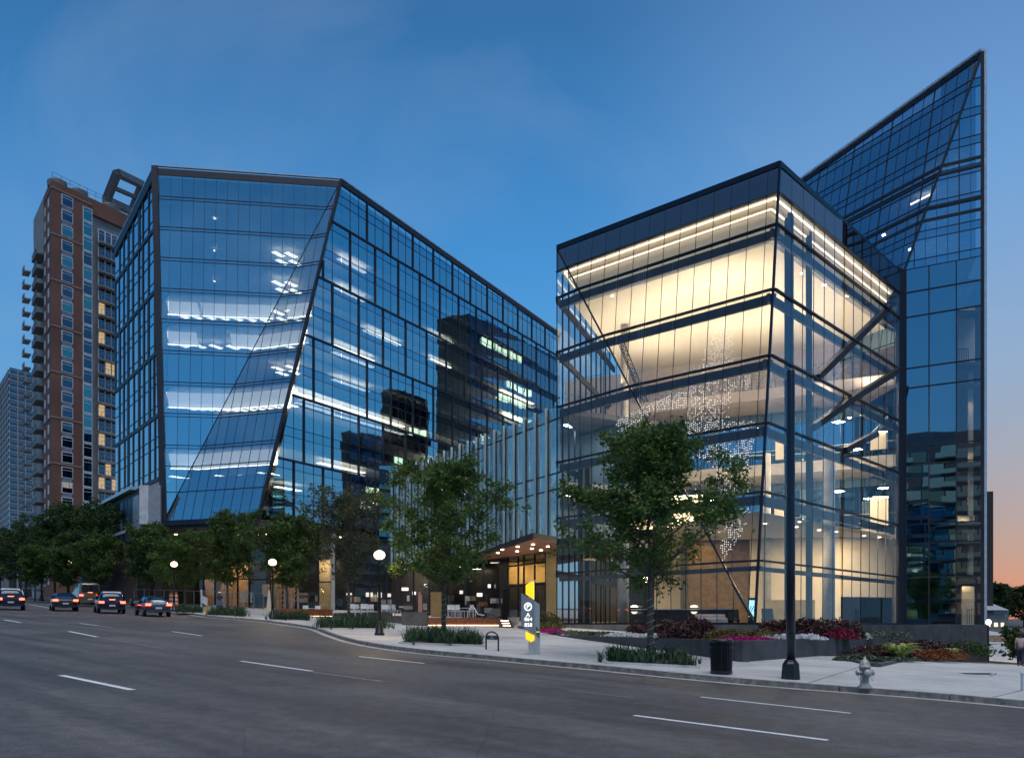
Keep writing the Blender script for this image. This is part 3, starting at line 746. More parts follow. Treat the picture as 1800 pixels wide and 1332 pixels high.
# upper part: the big sloping facet and the folded one beside it
dU = Vector((-sin(radians(27.5)), cos(radians(27.5)), 0))
wU = along(1409, T1, dU); UL = T1 + dU * wU
zPk = ZH(92, T1.y)
PK = Vector((T1.x, T1.y, zPk)); U0 = Vector((UL.x, UL.y, ZH(318, UL.y)))
# left facet passes through peak, upper left corner and the fold foot
U1 = U0.copy(); U1.z = zA - 4
dn_ = C0 - PK
WA = Wall([U0, PK, C0, C0 + (U0 - PK).normalized() * 12 - Vector((0, 0, 6)), U1])
# keep it planar: project the two hidden lower points onto the plane of the first three
n3 = (PK - U0).cross(C0 - U0).normalized()
def onpl(x, y, z0=0): return Vector((x, y, U0.z - (n3.x * (x - U0.x) + n3.y * (y - U0.y)) / n3.z)) if abs(n3.z) > 1e-3 else Vector((x, y, z0))
def plz(q, z):
    """slide q along the facet normal (level part) to height z"""
    q = Vector((q.x, q.y, z)); h = Vector((n3.x, n3.y, 0)); k = n3.dot(q - U0) / n3.dot(h); return q - h * k
HU = (PK - U0); HU.z = 0; HU.normalize()
zb = zA - 6
a_ = plz(U0, zb); c_ = plz(C0, zb)
WA = Wall([U0, PK, C0, c_, a_])
WB = Wall([PK, C1, C0])
fl = [zA + 50 / F * T1.y * k for k in range(-3, 11)]
vt = []
for z in fl: vt += [z, z + .62]
def nearest(us): return us
for W, name in ((WA, 'a'), (WB, 'b')):
    u1 = W.to2(PK)[0]; sgn = 1 if W.to2(U0 if W is WA else C0)[0] > u1 else -1
    du = .78 if W is WB else .98
    us = sorted(u1 + sgn * k * du for k in range(-1, 42 if W is WA else 20))
    vv = sorted([W.vz(z) for z in vt] + [W.vz(zPk + 2)])
    W.panes(us, vv, lambda i, j, u, v: (M_gl_towerS if j % 2 == 0 else M_gl_tower), tower, jitter=.0015, gap=.012, rest=None)
    for k, u in enumerate(us):
        big = k % 4 == 1
        W.vert(u, .075 if big else .03, .09 if big else .05, M_frame2, tower)
    for k, z in enumerate(vt):
        W.horz(W.vz(z), .05, .09, M_frame2, tower)
    for y in (345, 367, 275, 290):   # heavy double dark bars
        z = ZH(y, T1.y); W.horz(W.vz(z), .20, .16, M_frame2, tower, name='heavy_bar')
bar('fold_mullion', C0, PK, .16, .2, M_frame2, tower, n=WB.n)
bar('corner_post', Vector((T1.x, T1.y, EYE)), PK, .24, .24, M_frame2, tower, n=WL_.n)
bar('edge_trim', Vector((T1.x + .20, T1.y + .06, zg(T1.x, T1.y))), PK + Vector((.20, .06, .25)), .07, .3, M_coping, tower, n=(1, 0, 0))
bar('coping', U0 + Vector((0, 0, .12)), PK + Vector((0, 0, .12)), .5, .18, M_coping, tower, n=(0, 0, 1))
bar('cornice', U0 + Vector((0, 0, -.2)), PK + Vector((0, 0, -.2)), .3, .3, M_frame2, tower, n=(0, 0, 1))
bar('edge_trim', U0 + Vector((-.1, 0, .12)), U0 + Vector((-.1, 0, -8)), .12, .3, M_coping, tower)
# solid body behind the glass with shallow office floors
bk = Vector((.35, .94, 0)).normalized()
def wspan(W, z):
    sp = W.uspan(W.vz(z))
    if not sp: return None
    a = W.to3(sp[0], W.vz(z)); b = W.to3(sp[1], W.vz(z)); return (a, b) if a.x < b.x else (b, a)
for z in fl[2:]:
    A_ = wspan(WA, z - .02); B_ = wspan(WB, z - .02) if z > zA + .3 else None
    if A_ is None or (A_[1] - A_[0]).length < 1.5: continue
    pm = A_[1]; pr = B_[1] if B_ else Vector((T1.x, T1.y, 0))
    if z < zA + .3: pm = Vector((C0.x, C0.y, 0))
    inn = Vector((-WA.n.x, -WA.n.y, 0)).normalized() * .35
    pts = [A_[0] + inn + Vector((.3, .3, 0)), pm + inn, pr + Vector((-.3, .3, 0)), Vector((T1.x - .3, T1.y + .3, 0)) + bk * 30, A_[0] + bk * 24 + Vector((2, 0, 0))]
    pp = [(p.x, p.y) for p in pts]
    prism('floor_slab', pp, z + .05, z + .5, M_slab, tower)
    cc = shrink(pp, [4.5, 4.0, .3, .3, 4.0])
    if z + 2 < zPk - 5 and area2(cc) > 20 and (A_[1] - A_[0]).length > 9: prism('core', cc, z + .5, z + 50 / F * T1.y, M_core, tower)
# lower part: blank inner wall, then the lit stair at the right end
i0 = T0 + nT * .45; i1 = P(1680, 1097, 1) ; um = along(1680, T0 + nT * .45, dTw)
im = i0 + dTw * um
box('inner_wall', ((i0 + im) / 2).to_tuple()[:2] + ((EYE + zA) / 2,), (um, .3, zA - EYE), M_core, tower, rz=atan2(dTw.y, dTw.x))
for px0, px1, y0, y1, m_ in ((1690, 1712, 1030, 1097, M_cream), (1683, 1713, 540, 636, M_cream), (1702, 1710, 655, 1010, M_cream), (1683, 1712, 906, 935, M_cream)):
    Y = T1.y + 2.2; a = Vector((X(px0, Y), Y, 0)); b = Vector((X(px1, Y), Y, 0))
    box('stair_wall', ((a.x + b.x) / 2, Y, (ZH(y0, Y) + ZH(y1, Y)) / 2), (b.x - a.x, .15, ZH(y0, Y) - ZH(y1, Y)), m_, tower)
for z in rows[1:-1:1]:
    Y = T1.y + 1.4; box('stair_landing', (X(1703, Y), Y + .3, z - .08), (2.0, 1.4, .16), M_core, tower)
for y, pw in ((1020, 26), (545, 24), (905, 12), (700, 14), (790, 14)):
    Y = T1.y + 1.4; area('stair_light', (X(1701, Y), Y + .2, ZH(y, Y)), .5, .4, pw, (1, .76, .46))
mb = MB()
Y = T1.y + 1.2
for k in range(7): mb.bar((X(1684 + k * 3, Y), Y, ZH(636, Y)), (X(1684 + k * 3, Y), Y, ZH(613, Y)), .03, .03)
mb.bar((X(1684, Y), Y, ZH(613, Y)), (X(1702, Y), Y, ZH(613, Y)), .04, .04); mb.bar((X(1700, Y), Y, ZH(1072, Y)), (X(1712, Y), Y, ZH(1070, Y)), .04, .04)
for k in range(4): mb.bar((X(1700 + k * 4, Y), Y, ZH(1097, Y)), (X(1700 + k * 4, Y), Y, ZH(1071, Y)), .03, .03)
mb.build('stair_railing', M_frame2, tower)
box('side_wing', (T1.x + .9, T1.y + 20, (ZH(733, 80)) / 2), (1.3, 26, ZH(733, 80) + 6), M_frame2, tower)
Yw = T1.y + 4.2
box('stair_back_wall', (X(1700, Yw), Yw + .3, (EYE + zA) / 2), (X(1735, Yw) - X(1676, Yw), .3, zA - EYE), mat('stair_dark_wall', (.028, .032, .045), .8), tower)  # evenly dark wall that closes the view behind the stair
e_ = T1 + bk * 29 + Vector((-.3, .4, 0)); a0 = T1 + Vector((-.3, .4, 0))
sw = [Vector((a0.x, a0.y, zA)), Vector((e_.x, e_.y, zA)), Vector((e_.x, e_.y, zPk - 3)), Vector((a0.x, a0.y, zPk - .6))]
put('side_wall', mesh('side_wall', sw + [v + Vector((-.25, 0, 0)) for v in sw], [(0, 1, 2, 3), (7, 6, 5, 4), (0, 4, 5, 1), (1, 5, 6, 2), (2, 6, 7, 3), (3, 7, 4, 0)], M_core), tower)
# office lamps seen through the tower glass
for px, py, ln in ((1690, 323, 1.9), (1665, 330, 1.1), (1640, 340, 1.2), (1641, 421, .9), (1641, 463, .9), (1620, 350, 1.0), (1556, 412, .25)):
    Y = T1.y + 3.2; p = P(px, py, Y); bar('office_lamp', p, p + HU * -ln + Vector((0, 0, 0)), .10, .10, L_white, tower)
# plinth that carries pavilion and tower
plinth = thing('stone_plinth', (B.x, B.y, zg(B.x, B.y)), 'dark granite plinth wall along the foot of the lit box and tower', 'wall')
pts = [BL + Vector((-.2, -.6, 0)), B + Vector((0, -1.2, 0)), P(1450, 1097, 50), P(1732, 1097, 58)]
for a, b, nn in zip(pts, pts[1:], (7, 2, 8)):
    for k in range(nn):
        p = a.lerp(b, k / nn); q = a.lerp(b, (k + 1) / nn); d = (q - p); d.z = 0; d = d.normalized() * .012
        c = (p + q) / 2; zlo = min(zg(p.x, p.y), zg(q.x, q.y)) - .4
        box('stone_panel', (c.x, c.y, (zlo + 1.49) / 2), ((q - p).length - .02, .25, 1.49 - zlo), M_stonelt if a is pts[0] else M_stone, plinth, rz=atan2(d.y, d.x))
box('plinth_return', (pts[3].x + .1, pts[3].y + 8, -1.2), (.25, 16, 5.4), M_stone, plinth)
prism('plinth_top', [(pts[0].x, pts[0].y), (pts[1].x, pts[1].y), (pts[2].x, pts[2].y), (pts[3].x, pts[3].y), (pts[3].x, pts[3].y + 16), (BR.x, BR.y + 3)], 1.30, 1.47, M_stone, plinth)
# ================================================================== left office building
YL = 95.0
TLb = P(272, 293, YL); uLf = Vector((-.593, .805, 0)).normalized()
wl_ = along(288, TLb, uLf); BLb = TLb + uLf * wl_; BLb.z = ZH(915, BLb.y)
eB = Vector((.944, -.329, 0)).normalized()
w2 = along(455, BLb, eB); BRb = BLb + eB * w2; BRb.z = BLb.z
zB = BLb.z
eA = Vector((sin(radians(82)), cos(radians(82)), 0))
w3 = along(600, TLb, eA); TRb = TLb + eA * w3; TRb.z = TLb.z
zT = TLb.z
dRt = Vector((TRb.x - BRb.x, TRb.y - BRb.y, 0)).normalized()
dR2 = Vector((sin(radians(29.6)), cos(radians(29.6)), 0))
w4 = along(984, TRb, dR2); FRb = TRb + dR2 * w4
# roof line sinks a little towards the far ends
zFar = ZH(586, FRb.y)
office = thing('office_building', (BRb.x, BRb.y, zg(BRb.x, BRb.y)), 'large faceted blue glass office building with folded front and long receding side', 'building')
FR_t = Vector((FRb.x, FRb.y, zFar)); FR_b = Vector((FRb.x, FRb.y, zB))
def vplane(p, z): return Vector((p.x, p.y, z))
# facets
WA2 = Wall([TLb, TRb, BLb]); WB2 = Wall([TRb, BRb, BLb])
# long right face: vertical plane through TRb with the direction TRb..far
nR2 = Vector((dR2.y, -dR2.x, 0))
BRv = BRb - nR2 * (nR2.dot(BRb - TRb)); BRv.z = zB
WR2 = Wall([TRb, FR_t, FR_b, BRb if abs(nR2.dot(BRb - TRb)) < .02 else BRv])
w5 = along(203, TLb, uLf); FLb = TLb + uLf * w5
zFL = ZH(434, FLb.y)
WL2 = Wall([TLb, BLb, vplane(FLb, zB), vplane(FLb, zFL)])
FLR = [48.0 - 3.43 * k for k in range(0, 9)] + [18.3, 15.5]
roof0 = zT - 1.1
# front facet A and B: full height modules, two thin transoms at each floor
rsel = random.Random(5)
def frontmat(i, j, u, v): return M_gl_front2 if rsel.random() < .30 else M_gl_front
for W, du in ((WA2, 1.19), (WB2, 1.17)):
    u1 = W.to2(BLb)[0]; us = sorted(u1 + k * du for k in range(-40, 40))
    us = [u for u in us if W.umin - du < u < W.umax + du]
    vv = [W.vz(zT - .9)] + [W.vz(z) for z in FLR] + [W.vz(z - .34) for z in FLR[:9]] + [W.vz(zB)]
    W.panes(us, vv, frontmat, office, jitter=.0012, gap=.012)
    for u in us: W.vert(u, .035, .06, M_frame2, office, v1=W.vz(zT - .9))
    for z in FLR: W.horz(W.vz(z), .07, .10, M_frame2, office)
    for z in FLR[:9]: W.horz(W.vz(z - .34), .05, .10, M_frame2, office)
WA2.horz(WA2.vz(zT - .55), .75, .12, M_frame2, office, name='cornice')
bar('fold_mullion', BLb, TRb, .05, .10, M_frame2, office, n=WB2.n)
bar('corner_post', BRb, TRb, .30, .3, M_frame2, office, n=WB2.n)
bar('corner_post', BLb + Vector((0, 0, -.3)), TLb, .62, .5, M_frame2, office, n=WA2.n)
bar('coping', TLb + Vector((0, 0, .08)), TRb + Vector((0, 0, .08)), .30, .10, M_coping, office, n=(0, 0, 1))
bar('coping', TRb + Vector((0, 0, .08)), FR_t + Vector((0, 0, .08)), .34, .14, M_coping, office, n=(0, 0, 1))
bar('coping', TLb + Vector((0, 0, .08)), vplane(FLb, zFL + .08), .3, .14, M_coping, office, n=(0, 0, 1))
bar('parapet', TRb + Vector((0, 0, -.35)), FR_t + Vector((0, 0, -.35)), .3, .6, M_frame2, office, n=(0, 0, 1))
bar('parapet', TLb + Vector((0, 0, -.7)), vplane(FLb, zFL - .7), .35, 1.3, M_frame2, office, n=(0, 0, 1))
bar('sill_beam', BLb + Vector((0, 0, -.3)), BRb + Vector((0, 0, -.3)), .5, .5, M_frame2, office)
# right face: fine grid, heavy staggered bay frames two floors tall
u1 = WR2.to2(TRb)[0]; sg = 1 if WR2.to2(FR_t)[0] > u1 else -1
du = 1.5; nb_ = int(w4 / du) + 6
us = sorted(u1 + sg * k * du for k in range(-9, nb_))
h = 3.43
zs = []
zf = [zT - 4.1 - h * 1 - k * h for k in range(-1, 13)]
bold = [ZH(411, 99.5) - k * 2 * h for k in range(0, 6)]
fine = []
for b_ in bold: fine += [b_, b_ + h]
fine += [bold[0] + 2 * h]
fine = sorted(z for z in fine if z > zB)
vv = sorted([WR2.vz(z) for z in fine] + [WR2.vz(z - .95) for z in fine] + [WR2.vz(zB), WR2.vz(zT + 1)])
far_rest = Rest(lambda i, j: abs((sg > 0) * 1e9 if False else ((us[i] - u1) * sg)) > 30)
rs2 = random.Random(9)
WR2.panes(us, vv, lambda i, j, u, v: (M_gl_right2 if any(abs(v - WR2.vz(z - .95)) < .02 for z in fine) else M_gl_right), office, jitter=.0016, gap=.012, rest=far_rest)
far_rest.flush(office)
for k, u in enumerate(us): WR2.vert(u, .04, .07, M_frame2, office)
for z in fine:
    WR2.horz(WR2.vz(z), .05, .08, M_frame2, office); WR2.horz(WR2.vz(z - .95), .045, .08, M_frame2, office)
for k, z in enumerate(bold):
    if z > zB: WR2.horz(WR2.vz(z), .20, .26, M_frame2, office, name='bay_frame')
    zt_ = bold[k - 1] if k else zT
    ph = (0, 1, 2, 0, 2, 1)[k] * 1
    for q in range(-3, nb_ // 3 + 1):
        WR2.vert(u1 + sg * (q * 3 + ph) * du, .17, .26, M_frame2, office, v0=WR2.vz(z), v1=WR2.vz(zt_), name='bay_frame')
ph = 1
for q in range(-3, nb_ // 3 + 1): WR2.vert(u1 + sg * (q * 3 + ph) * du, .17, .26, M_frame2, office, v0=WR2.vz(zB), v1=WR2.vz(bold[-1]), name='bay_frame')
# left face: tall narrow panes in heavy dark piers
u1 = WL2.to2(TLb)[0]; sg2 = 1 if WL2.to2(FLb)[0] > u1 else -1
us = sorted(u1 + sg2 * k * 2.35 for k in range(-2, 11)); 
bands = sorted(z for z in [ZH(402, 95) - k * 2 * h for k in range(0, 5)] + [ZH(402, 95) + 2 * h])
vv = []
for z in bands: vv += [z, z + 1.1, z + 3.5, z + 4.6]
vvz = sorted(WL2.vz(z) for z in vv)
WL2.panes(us, vvz, lambda i, j, u, v: M_gl_left, office, jitter=.002)
rl = random.Random(4)
for b_ in bands:
    WL2.horz(WL2.vz(b_), .42, .22, M_frame2, office, name='bay_frame')
    for u in us:
        WL2.vert(u + rl.uniform(-.35, .35), rl.choice((.45, .6, .8)), .16, M_frame2, office, v0=WL2.vz(b_), v1=WL2.vz(b_ + 2 * h), name='pier')
for z in vv: WL2.horz(WL2.vz(z), .07, .1, M_frame2, office)
# blind attic walls that close the top storey below the sloping roof line
def attic(a, b, za, zb_, z0):
    i_ = Vector((0, .9, 0)) ; q = [Vector((a.x, a.y, z0)) + i_, Vector((b.x, b.y, z0)) + i_, Vector((b.x, b.y, zb_)) + i_, Vector((a.x, a.y, za)) + i_]
    put('attic_wall', mesh('attic_wall', q + [v + Vector((0, .2, 0)) for v in q], [(0, 1, 2, 3), (7, 6, 5, 4), (0, 4, 5, 1), (1, 5, 6, 2), (2, 6, 7, 3), (3, 7, 4, 0)], M_core), office)
attic(TRb + Vector((-.6, 0, 0)), FRb + Vector((-1.2, 0, 0)), zT - .6, zFar - .6, zFar - 3); attic(TLb + Vector((.6, 0, 0)), TRb + Vector((-.5, 0, 0)), zT - .7, zT - .7, zT - 4); attic(TLb + Vector((.8, 1.2, 0)), FLb + Vector((1.4, 0, 0)), zT - .8, zFL - .8, zFL - 3)
# floors behind the glass
def edge_t(a, b, z): t = (z - b.z) / (a.z - b.z); return b.lerp(a, t)
allfl = sorted(FLR[:9] + [48.0 + 3.3] + [17.1, 13.4])
bkd = Vector((-.30, .95, 0)).normalized()
ceilz = {}
for z in sorted([48.0 - h * k for k in range(0, 11)]):
    a = edge_t(TLb, BLb, z); m_ = edge_t(TRb, BLb, z); c = edge_t(TRb, BRb, z)
    fr = FRb + Vector((-3, -1, 0)); fl_ = FLb + Vector((2, 1, 0))
    pts = [a + Vector((.9, .9, 0)), m_ + Vector((0, .7, 0)), c + Vector((-.4, .9, 0)), fr + Vector((-.6, 0, 0)), fl_]
    pp = [(p.x, p.y) for p in pts]
    prism('floor_slab', pp, z - .36, z - .02, M_slab, office)
    ceilz[round(z, 2)] = pp
    cc = shrink(pp, [7.5, 7.5, 8.0, 1, 6])
    prism('core', cc, z, z + h - .38, M_core, office)
prism('roof', [(p.x, p.y) for p in (TLb + Vector((.5, .5, 0)), TRb + Vector((0, .4, 0)), FRb + Vector((-3, 0, 0)), FLb + Vector((1, 0, 0)))], zT - 1.2, zT - .9, M_frame2, office)
prism('soffit', [(p.x, p.y) for p in (BLb + Vector((.4, .3, 0)), BRb + Vector((0, .2, 0)), FRb + Vector((-1, 0, 0)), FLb)], zB - .9, zB - .25, mat('dark_soffit', (.10, .09, .08), .6), office)
# interior lighting, floor by floor. front: wavy bulkhead ribbons, their cove light put in as even emission; side: pendant tubes
M_bulk = mat('emissive_bulkhead', (.72, .70, .66), .8, var=.03, emit=(1.0, .93, .82), estr=1.35)
L_rib = glow('ribbon_lamp', (1.0, .93, .82), 9)
L_tube = glow('pendant_tube_lamp', (1.0, .90, .72), 6)
def ribbon(ztop, px0, px1, hh=1.25):
    """bulkhead ribbon hung from the ceiling, its lit look is emission in the material; lamp strip along its foot"""
    mbb = MB(); mbl = MB(); prev = None
    n_ = max(3, int((px1 - px0) / 8))
    for k in range(n_ + 1):
        px = px0 + (px1 - px0) * k / n_
        zt_ = ztop - .42
        a = edge_t(TLb, BLb, ztop - 1); m_ = edge_t(TRb, BLb, ztop - 1); c = edge_t(TRb, BRb, ztop - 1)
        w_ = along(px, a, (m_ - a).normalized().xyz); p = a + (m_ - a).normalized() * w_
        if (p - a).length > (m_ - a).length: w_ = along(px, m_, (c - m_).normalized()); p = m_ + (c - m_).normalized() * w_
        yy = p.y + 2.6 + .12 * sin(k * .35); p = Vector((X(px, yy), yy, zt_))
        if prev is not None:
            top0, top1 = prev, p; b0 = prev + Vector((0, .9, -hh)); b1 = p + Vector((0, .9, -hh))
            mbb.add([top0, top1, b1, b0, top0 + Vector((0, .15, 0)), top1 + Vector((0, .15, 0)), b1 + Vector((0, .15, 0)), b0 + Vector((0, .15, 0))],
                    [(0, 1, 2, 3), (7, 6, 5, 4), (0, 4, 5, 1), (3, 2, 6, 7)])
            mbl.bar(b0 + Vector((0, -.42, -.06)), b1 + Vector((0, -.42, -.06)), .08, .08, n=(0, 0, 1))
        prev = p
    mbb.build('bulkhead_glow', M_bulk, office); mbl.build('cove_light', L_rib, office)
zk = lambda k: 48.0 - 3.43 * k
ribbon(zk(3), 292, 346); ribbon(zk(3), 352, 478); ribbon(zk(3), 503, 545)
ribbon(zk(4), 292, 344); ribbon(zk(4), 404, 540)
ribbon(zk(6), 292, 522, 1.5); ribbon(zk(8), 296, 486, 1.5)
def tubes(z, pts, ln=1.6, pw=0):
    """row of pendant tubes under ceiling z at pixel columns pts, on the front or side"""
    for px, back in pts:
        a = edge_t(TLb, BLb, z); m_ = edge_t(TRb, BLb, z); c = edge_t(TRb, BRb, z)
        best = None
        for p0, p1 in ((a, m_), (m_, c), (c, FRb)):
            d = (p1 - p0); d.z = 0; dd = d.normalized(); w_ = along(px, p0, dd)
            if 0 <= w_ <= d.length: best = p0 + dd * w_; break
        if best is None: continue
        yy = best.y + back; p = Vector((X(px, yy), yy, z - .95))
        bar('pendant_light', p, p + dR2 * ln, .62, .07, L_tube, office, n=(0, 0, 1))
R_ = random.Random(21)
for k in (1, 2, 3, 5): tubes(zk(k), [(px + dx, b) for px in (480, 503) for dx, b in ((0, 2.5), (7, 4.6))])
tubes(zk(4), [(465, 4), (487, 3), (500, 5)]); tubes(zk(3), [(px, 5) for px in range(310, 460, 24)]); tubes(zk(4), [(px, 5) for px in range(310, 440, 30)])
tubes(zk(6) - .2, [(px, b) for px in range(325, 520, 15) for b in (4.2, 6)])
tubes(zk(8) - 1.7, [(300, 4), (322, 5), (380, 4), (420, 5), (455, 4), (470, 5)])
def side(z, px0, px1, step, backs=(2.5, 5)): tubes(z, [(px, b) for px in range(px0, px1, step) for b in backs])
zfl = [48.0 - h * k for k in range(11)]
side(zfl[3], 640, 700, 16, (3,)); side(zfl[4], 585, 655, 14); side(zfl[5], 585, 640, 16, (4,))
side(zfl[6], 515, 570, 9, (2, 4, 6)); side(zfl[6], 575, 700, 8, (2, 4, 6.5)); side(zfl[7], 745, 830, 8, (2, 4, 6.5)); side(zfl[8], 745, 830, 8, (2, 4, 6.5)); side(zfl[8], 560, 640, 16)
side(zfl[3], 755, 790, 12, (3,)); side(zfl[2], 755, 790, 14, (3,)); side(zfl[5], 885, 975, 6, (2, 4, 6)); side(zfl[6], 895, 975, 6, (2, 4, 6)); side(zfl[7], 890, 960, 6, (2, 4)); side(zfl[4], 885, 975, 6, (2, 4, 6)); side(zfl[3], 880, 930, 8)
side(zfl[9], 485, 520, 12, (3,)); side(zfl[9], 655, 700, 12, (2,))
side(zfl[1], 595, 640, 16, (3,)); side(zfl[2], 590, 640, 18, (3,))
for (px, py) in ((378, 385), (377, 441), (377, 495)):
    yy = 99; p = P(px, py, yy); mb = MB(); mb.lathe(p, [(.14, 0), (.14, .06)], 8); mb.build('downlight', L_white, office)
# ground floor under the overhang
M_warmwall = mat('warm_shop_wall', (.55, .36, .20), .7, var=.1); M_shopcream = mat('shop_cream_panel', (.72, .60, .40), .7); M_char = mat('charcoal_panel', (.022, .023, .028), .5)
def gfl(px0, px1, y0, m, Y0=104, name='shop_wall', top=None):
    Y1 = Y0; a = Vector((X(px0, Y0), Y0, 0)); b = Vector((X(px1, Y1), Y1, 0)); c = (a + b) / 2
    z0 = zg(c.x, c.y) - .3; return box(name, (c.x, c.y, (z0 + (top or zB - .9)) / 2), ((b - a).length, .3, (top or zB - .9) - z0), m, office)
for px0, px1, m in ((195, 240, M_char), (240, 290, M_shopcream), (290, 325, M_char), (325, 358, M_char), (358, 400, M_warmwall), (400, 438, M_warmwall), (438, 475, M_char), (475, 520, M_warmwall), (520, 560, M_char), (560, 590, M_shopcream), (590, 700, M_char)):
    gfl(px0, px1, 0, m, 103)
for px in (240, 262, 290, 325, 358, 378, 400, 418, 438, 475, 497, 520, 560, 590, 620, 650, 680):
    Y = 100.5; z0 = zg(X(px, Y), Y); box('shop_mullion', (X(px, Y), Y, (z0 + zB - .9) / 2), (.14, .2, zB - .9 - z0), M_frame2, office)
for px in (384, 585):
    Y = 97; z0 = zg(X(px, Y), Y) - .2; mb = MB(); mb.lathe((X(px, Y), Y, z0), [(.25, 0), (.25, zB - .9 - z0)], 16); mb.build('column', M_conc, office)
for px0, px1 in ((195, 240), (240, 290), (290, 325), (325, 358), (358, 400), (400, 438), (438, 475), (475, 520), (520, 560), (560, 590), (590, 625), (625, 660), (660, 692)):
    Y = 100.6; z0 = zg(X(px0, Y), Y) - .2; xa, xb = X(px0 + .8, Y), X(px1 - .8, Y)
    box('shop_pane', ((xa + xb) / 2, Y, (z0 + zB - .9) / 2), (xb - xa, .03, zB - .9 - z0), M_gl_store, office); box('shop_transom', ((xa + xb) / 2, Y, z0 + 3.4), (xb - xa, .12, .14), M_frame2, office)
rz_ = random.Random(14)
for k in range(26):
    px = rz_.uniform(205, 685); Y = 102.3; z0 = zg(X(px, Y), Y); box('shop_display', (X(px, Y), Y, z0 + rz_.uniform(.7, 2.6)), (rz_.uniform(.4, 1.6), .3, rz_.uniform(.3, 1.2)), rz_.choice((M_white, M_wood, M_dark, M_shopcream, M_cream)), office)
for px, w_, hh_ in ((650, .8, .5), (668, .5, .6), (615, .7, .25), (684, .5, .4)): Y = 102; box('shop_screen', (X(px, Y), Y - .3, zg(X(px, Y), Y) + 1.9), (w_, .06, hh_), MATS.get('shop_screen_light') or glow('shop_screen_light', (.9, .8, .75), 1.4), office)
for px in (265, 379, 420, 497, 575): area('shop_light', (X(px, 101.5), 101.5, zB - 3.2), 1.5, .6, 110, (1, .74, .45))
for px, py in ((271, 935), (281, 927), (309, 927), (350, 934), (387, 933), (418, 922), (455, 935), (470, 941), (586, 927), (598, 929)):
    yy = 97 if px < 500 else 100; mb = MB(); mb.lathe((X(px, yy), yy, zB - .98), [(.16, 0), (.16, .08)], 10); mb.build('downlight', L_warm, office)
# ================================================================== low wing with fins, left of the office building
wing = thing('low_wing', P(245, 1066, 92), 'low wing with slanting pale roof edge and blue-grey vertical fins beside the office building', 'building')
a = P(122, 918, 118); b = P(246, 853, 92); a.z = b.z = ZH(853, 92) - .1; a = Vector((X(122, 1), 1, 0)) * 1
Ya = (b.z - EYE) * F / (HY - 918); a = Vector((X(122, Ya), Ya, b.z))
WW = Wall([a, b, vplane(b, ZH(943, 92)), vplane(a, ZH(943, 92))])
nf = 34; cols = [mat('fin_%s' % n, c, .45, .3) for n, c in (('pale', (.34, .37, .44)), ('blue', (.05, .11, .22)), ('dark', (.05, .055, .075)))]
rf = random.Random(8); Lw = (b - a).length; dw = (b - a).normalized()
for k in range(nf):
    p = a + dw * (k + .5) * Lw / nf; c = cols[rf.choice((0, 1, 2, 1, 0))]
    bar('fin_panel', vplane(p, ZH(943, 92) - .3), vplane(p, b.z - .9), Lw / nf - .12, .25 + .2 * rf.random(), c, wing, n=WW.n)
bar('wing_roof', a + Vector((0, 1.2, -.1)), b + Vector((0, 1.2, -.1)), 3.0, .35, M_coping, wing, n=(0, 0, 1))
bar('wing_fascia', a + Vector((0, 0, -.5)), b + Vector((0, 0, -.5)), .2, .7, M_frame2, wing, n=(0, 0, 1))
prism('wing_body', [(a.x + 1, a.y + .8), (b.x, b.y + .8), (b.x + 2, b.y + 12), (a.x + 6, a.y + 10)], 2, b.z - .4, M_char, wing)
c = P(262, 885, 91.5); 
for px0, px1, m in ((246, 262, M_white), (262.5, 283, mat('grey_panel', (.30, .33, .39), .45))):
    box('end_panel', (X((px0 + px1) / 2, 91.6), 91.6, (ZH(853, 91.6) + ZH(921, 91.6)) / 2), (X(px1, 91.6) - X(px0, 91.6), .3, ZH(853, 91.6) - ZH(921, 91.6)), m, wing)
box('lower_wall', (X(215, 95), 95, 6.5), (X(290, 95) - X(150, 95), .3, 7.5), mat('mesh_screen', (.06, .05, .05), .7), wing)
bar('ledge', P(180, 948, 99), P(248, 925, 92), .3, .3, M_coping, wing)
# ================================================================== link building with glass fins
R0 = P(984, 712, BL.y - .3); dl2 = Vector((-sin(radians(29.3)), cos(radians(29.3)), 0)); wk = along(690, R0, dl2); L0 = R0 + dl2 * wk; L0.z = R0.z
zl0 = ZH(943, BL.y)
link = thing('link_building', (R0.x, R0.y, zg(R0.x, R0.y)), 'lower glazed link with vertical glass fins between the office building and the lit box', 'building')
WK = Wall([R0, L0, vplane(L0, zl0), vplane(R0, zl0)])
u1 = WK.to2(R0)[0]; sg = 1 if WK.to2(L0)[0] > u1 else -1
du = 1.62; us = sorted(u1 + sg * k * du for k in range(0, int(wk / du) + 2))
zr_ = [zl0, ZH(859, BL.y), ZH(831, BL.y), ZH(736, BL.y), R0.z]
WK.panes(us, [WK.vz(z) for z in zr_], M_gl_link, link, jitter=.003)
M_fin = mat('frosted_fin_glass', (.40, .56, .62), .25, var=.06)
M_sheer = mat('sheer_panel', (.66, .78, .82), .6, var=.1)
rq = random.Random(2)
for k, u in enumerate(us):
    WK.vert(u, .07, .12, M_frame2, link)
    sp = WK.vspan(u)
    if sp:
        a_ = WK.to3(u, sp[0] - .1, .16); b_ = WK.to3(u, sp[1] + .10, .16)
        bar('glass_fin', a_, b_, .03, .22, M_fin, link, n=WK.n)
        for f_, wd_ in ((.27, .62), (.74, .42)):
            uu = u + sg * du * f_
            if WK.vspan(uu): bar('sheer_panel', WK.to3(uu, WK.vspan(uu)[0] + 4.5 * rq.random() * 0, -.35), WK.to3(uu, WK.vspan(uu)[1] - .75, -.35), wd_, .05, M_sheer, link, n=WK.n)
for z in zr_: WK.horz(WK.vz(z), .08, .14, M_frame2, link)
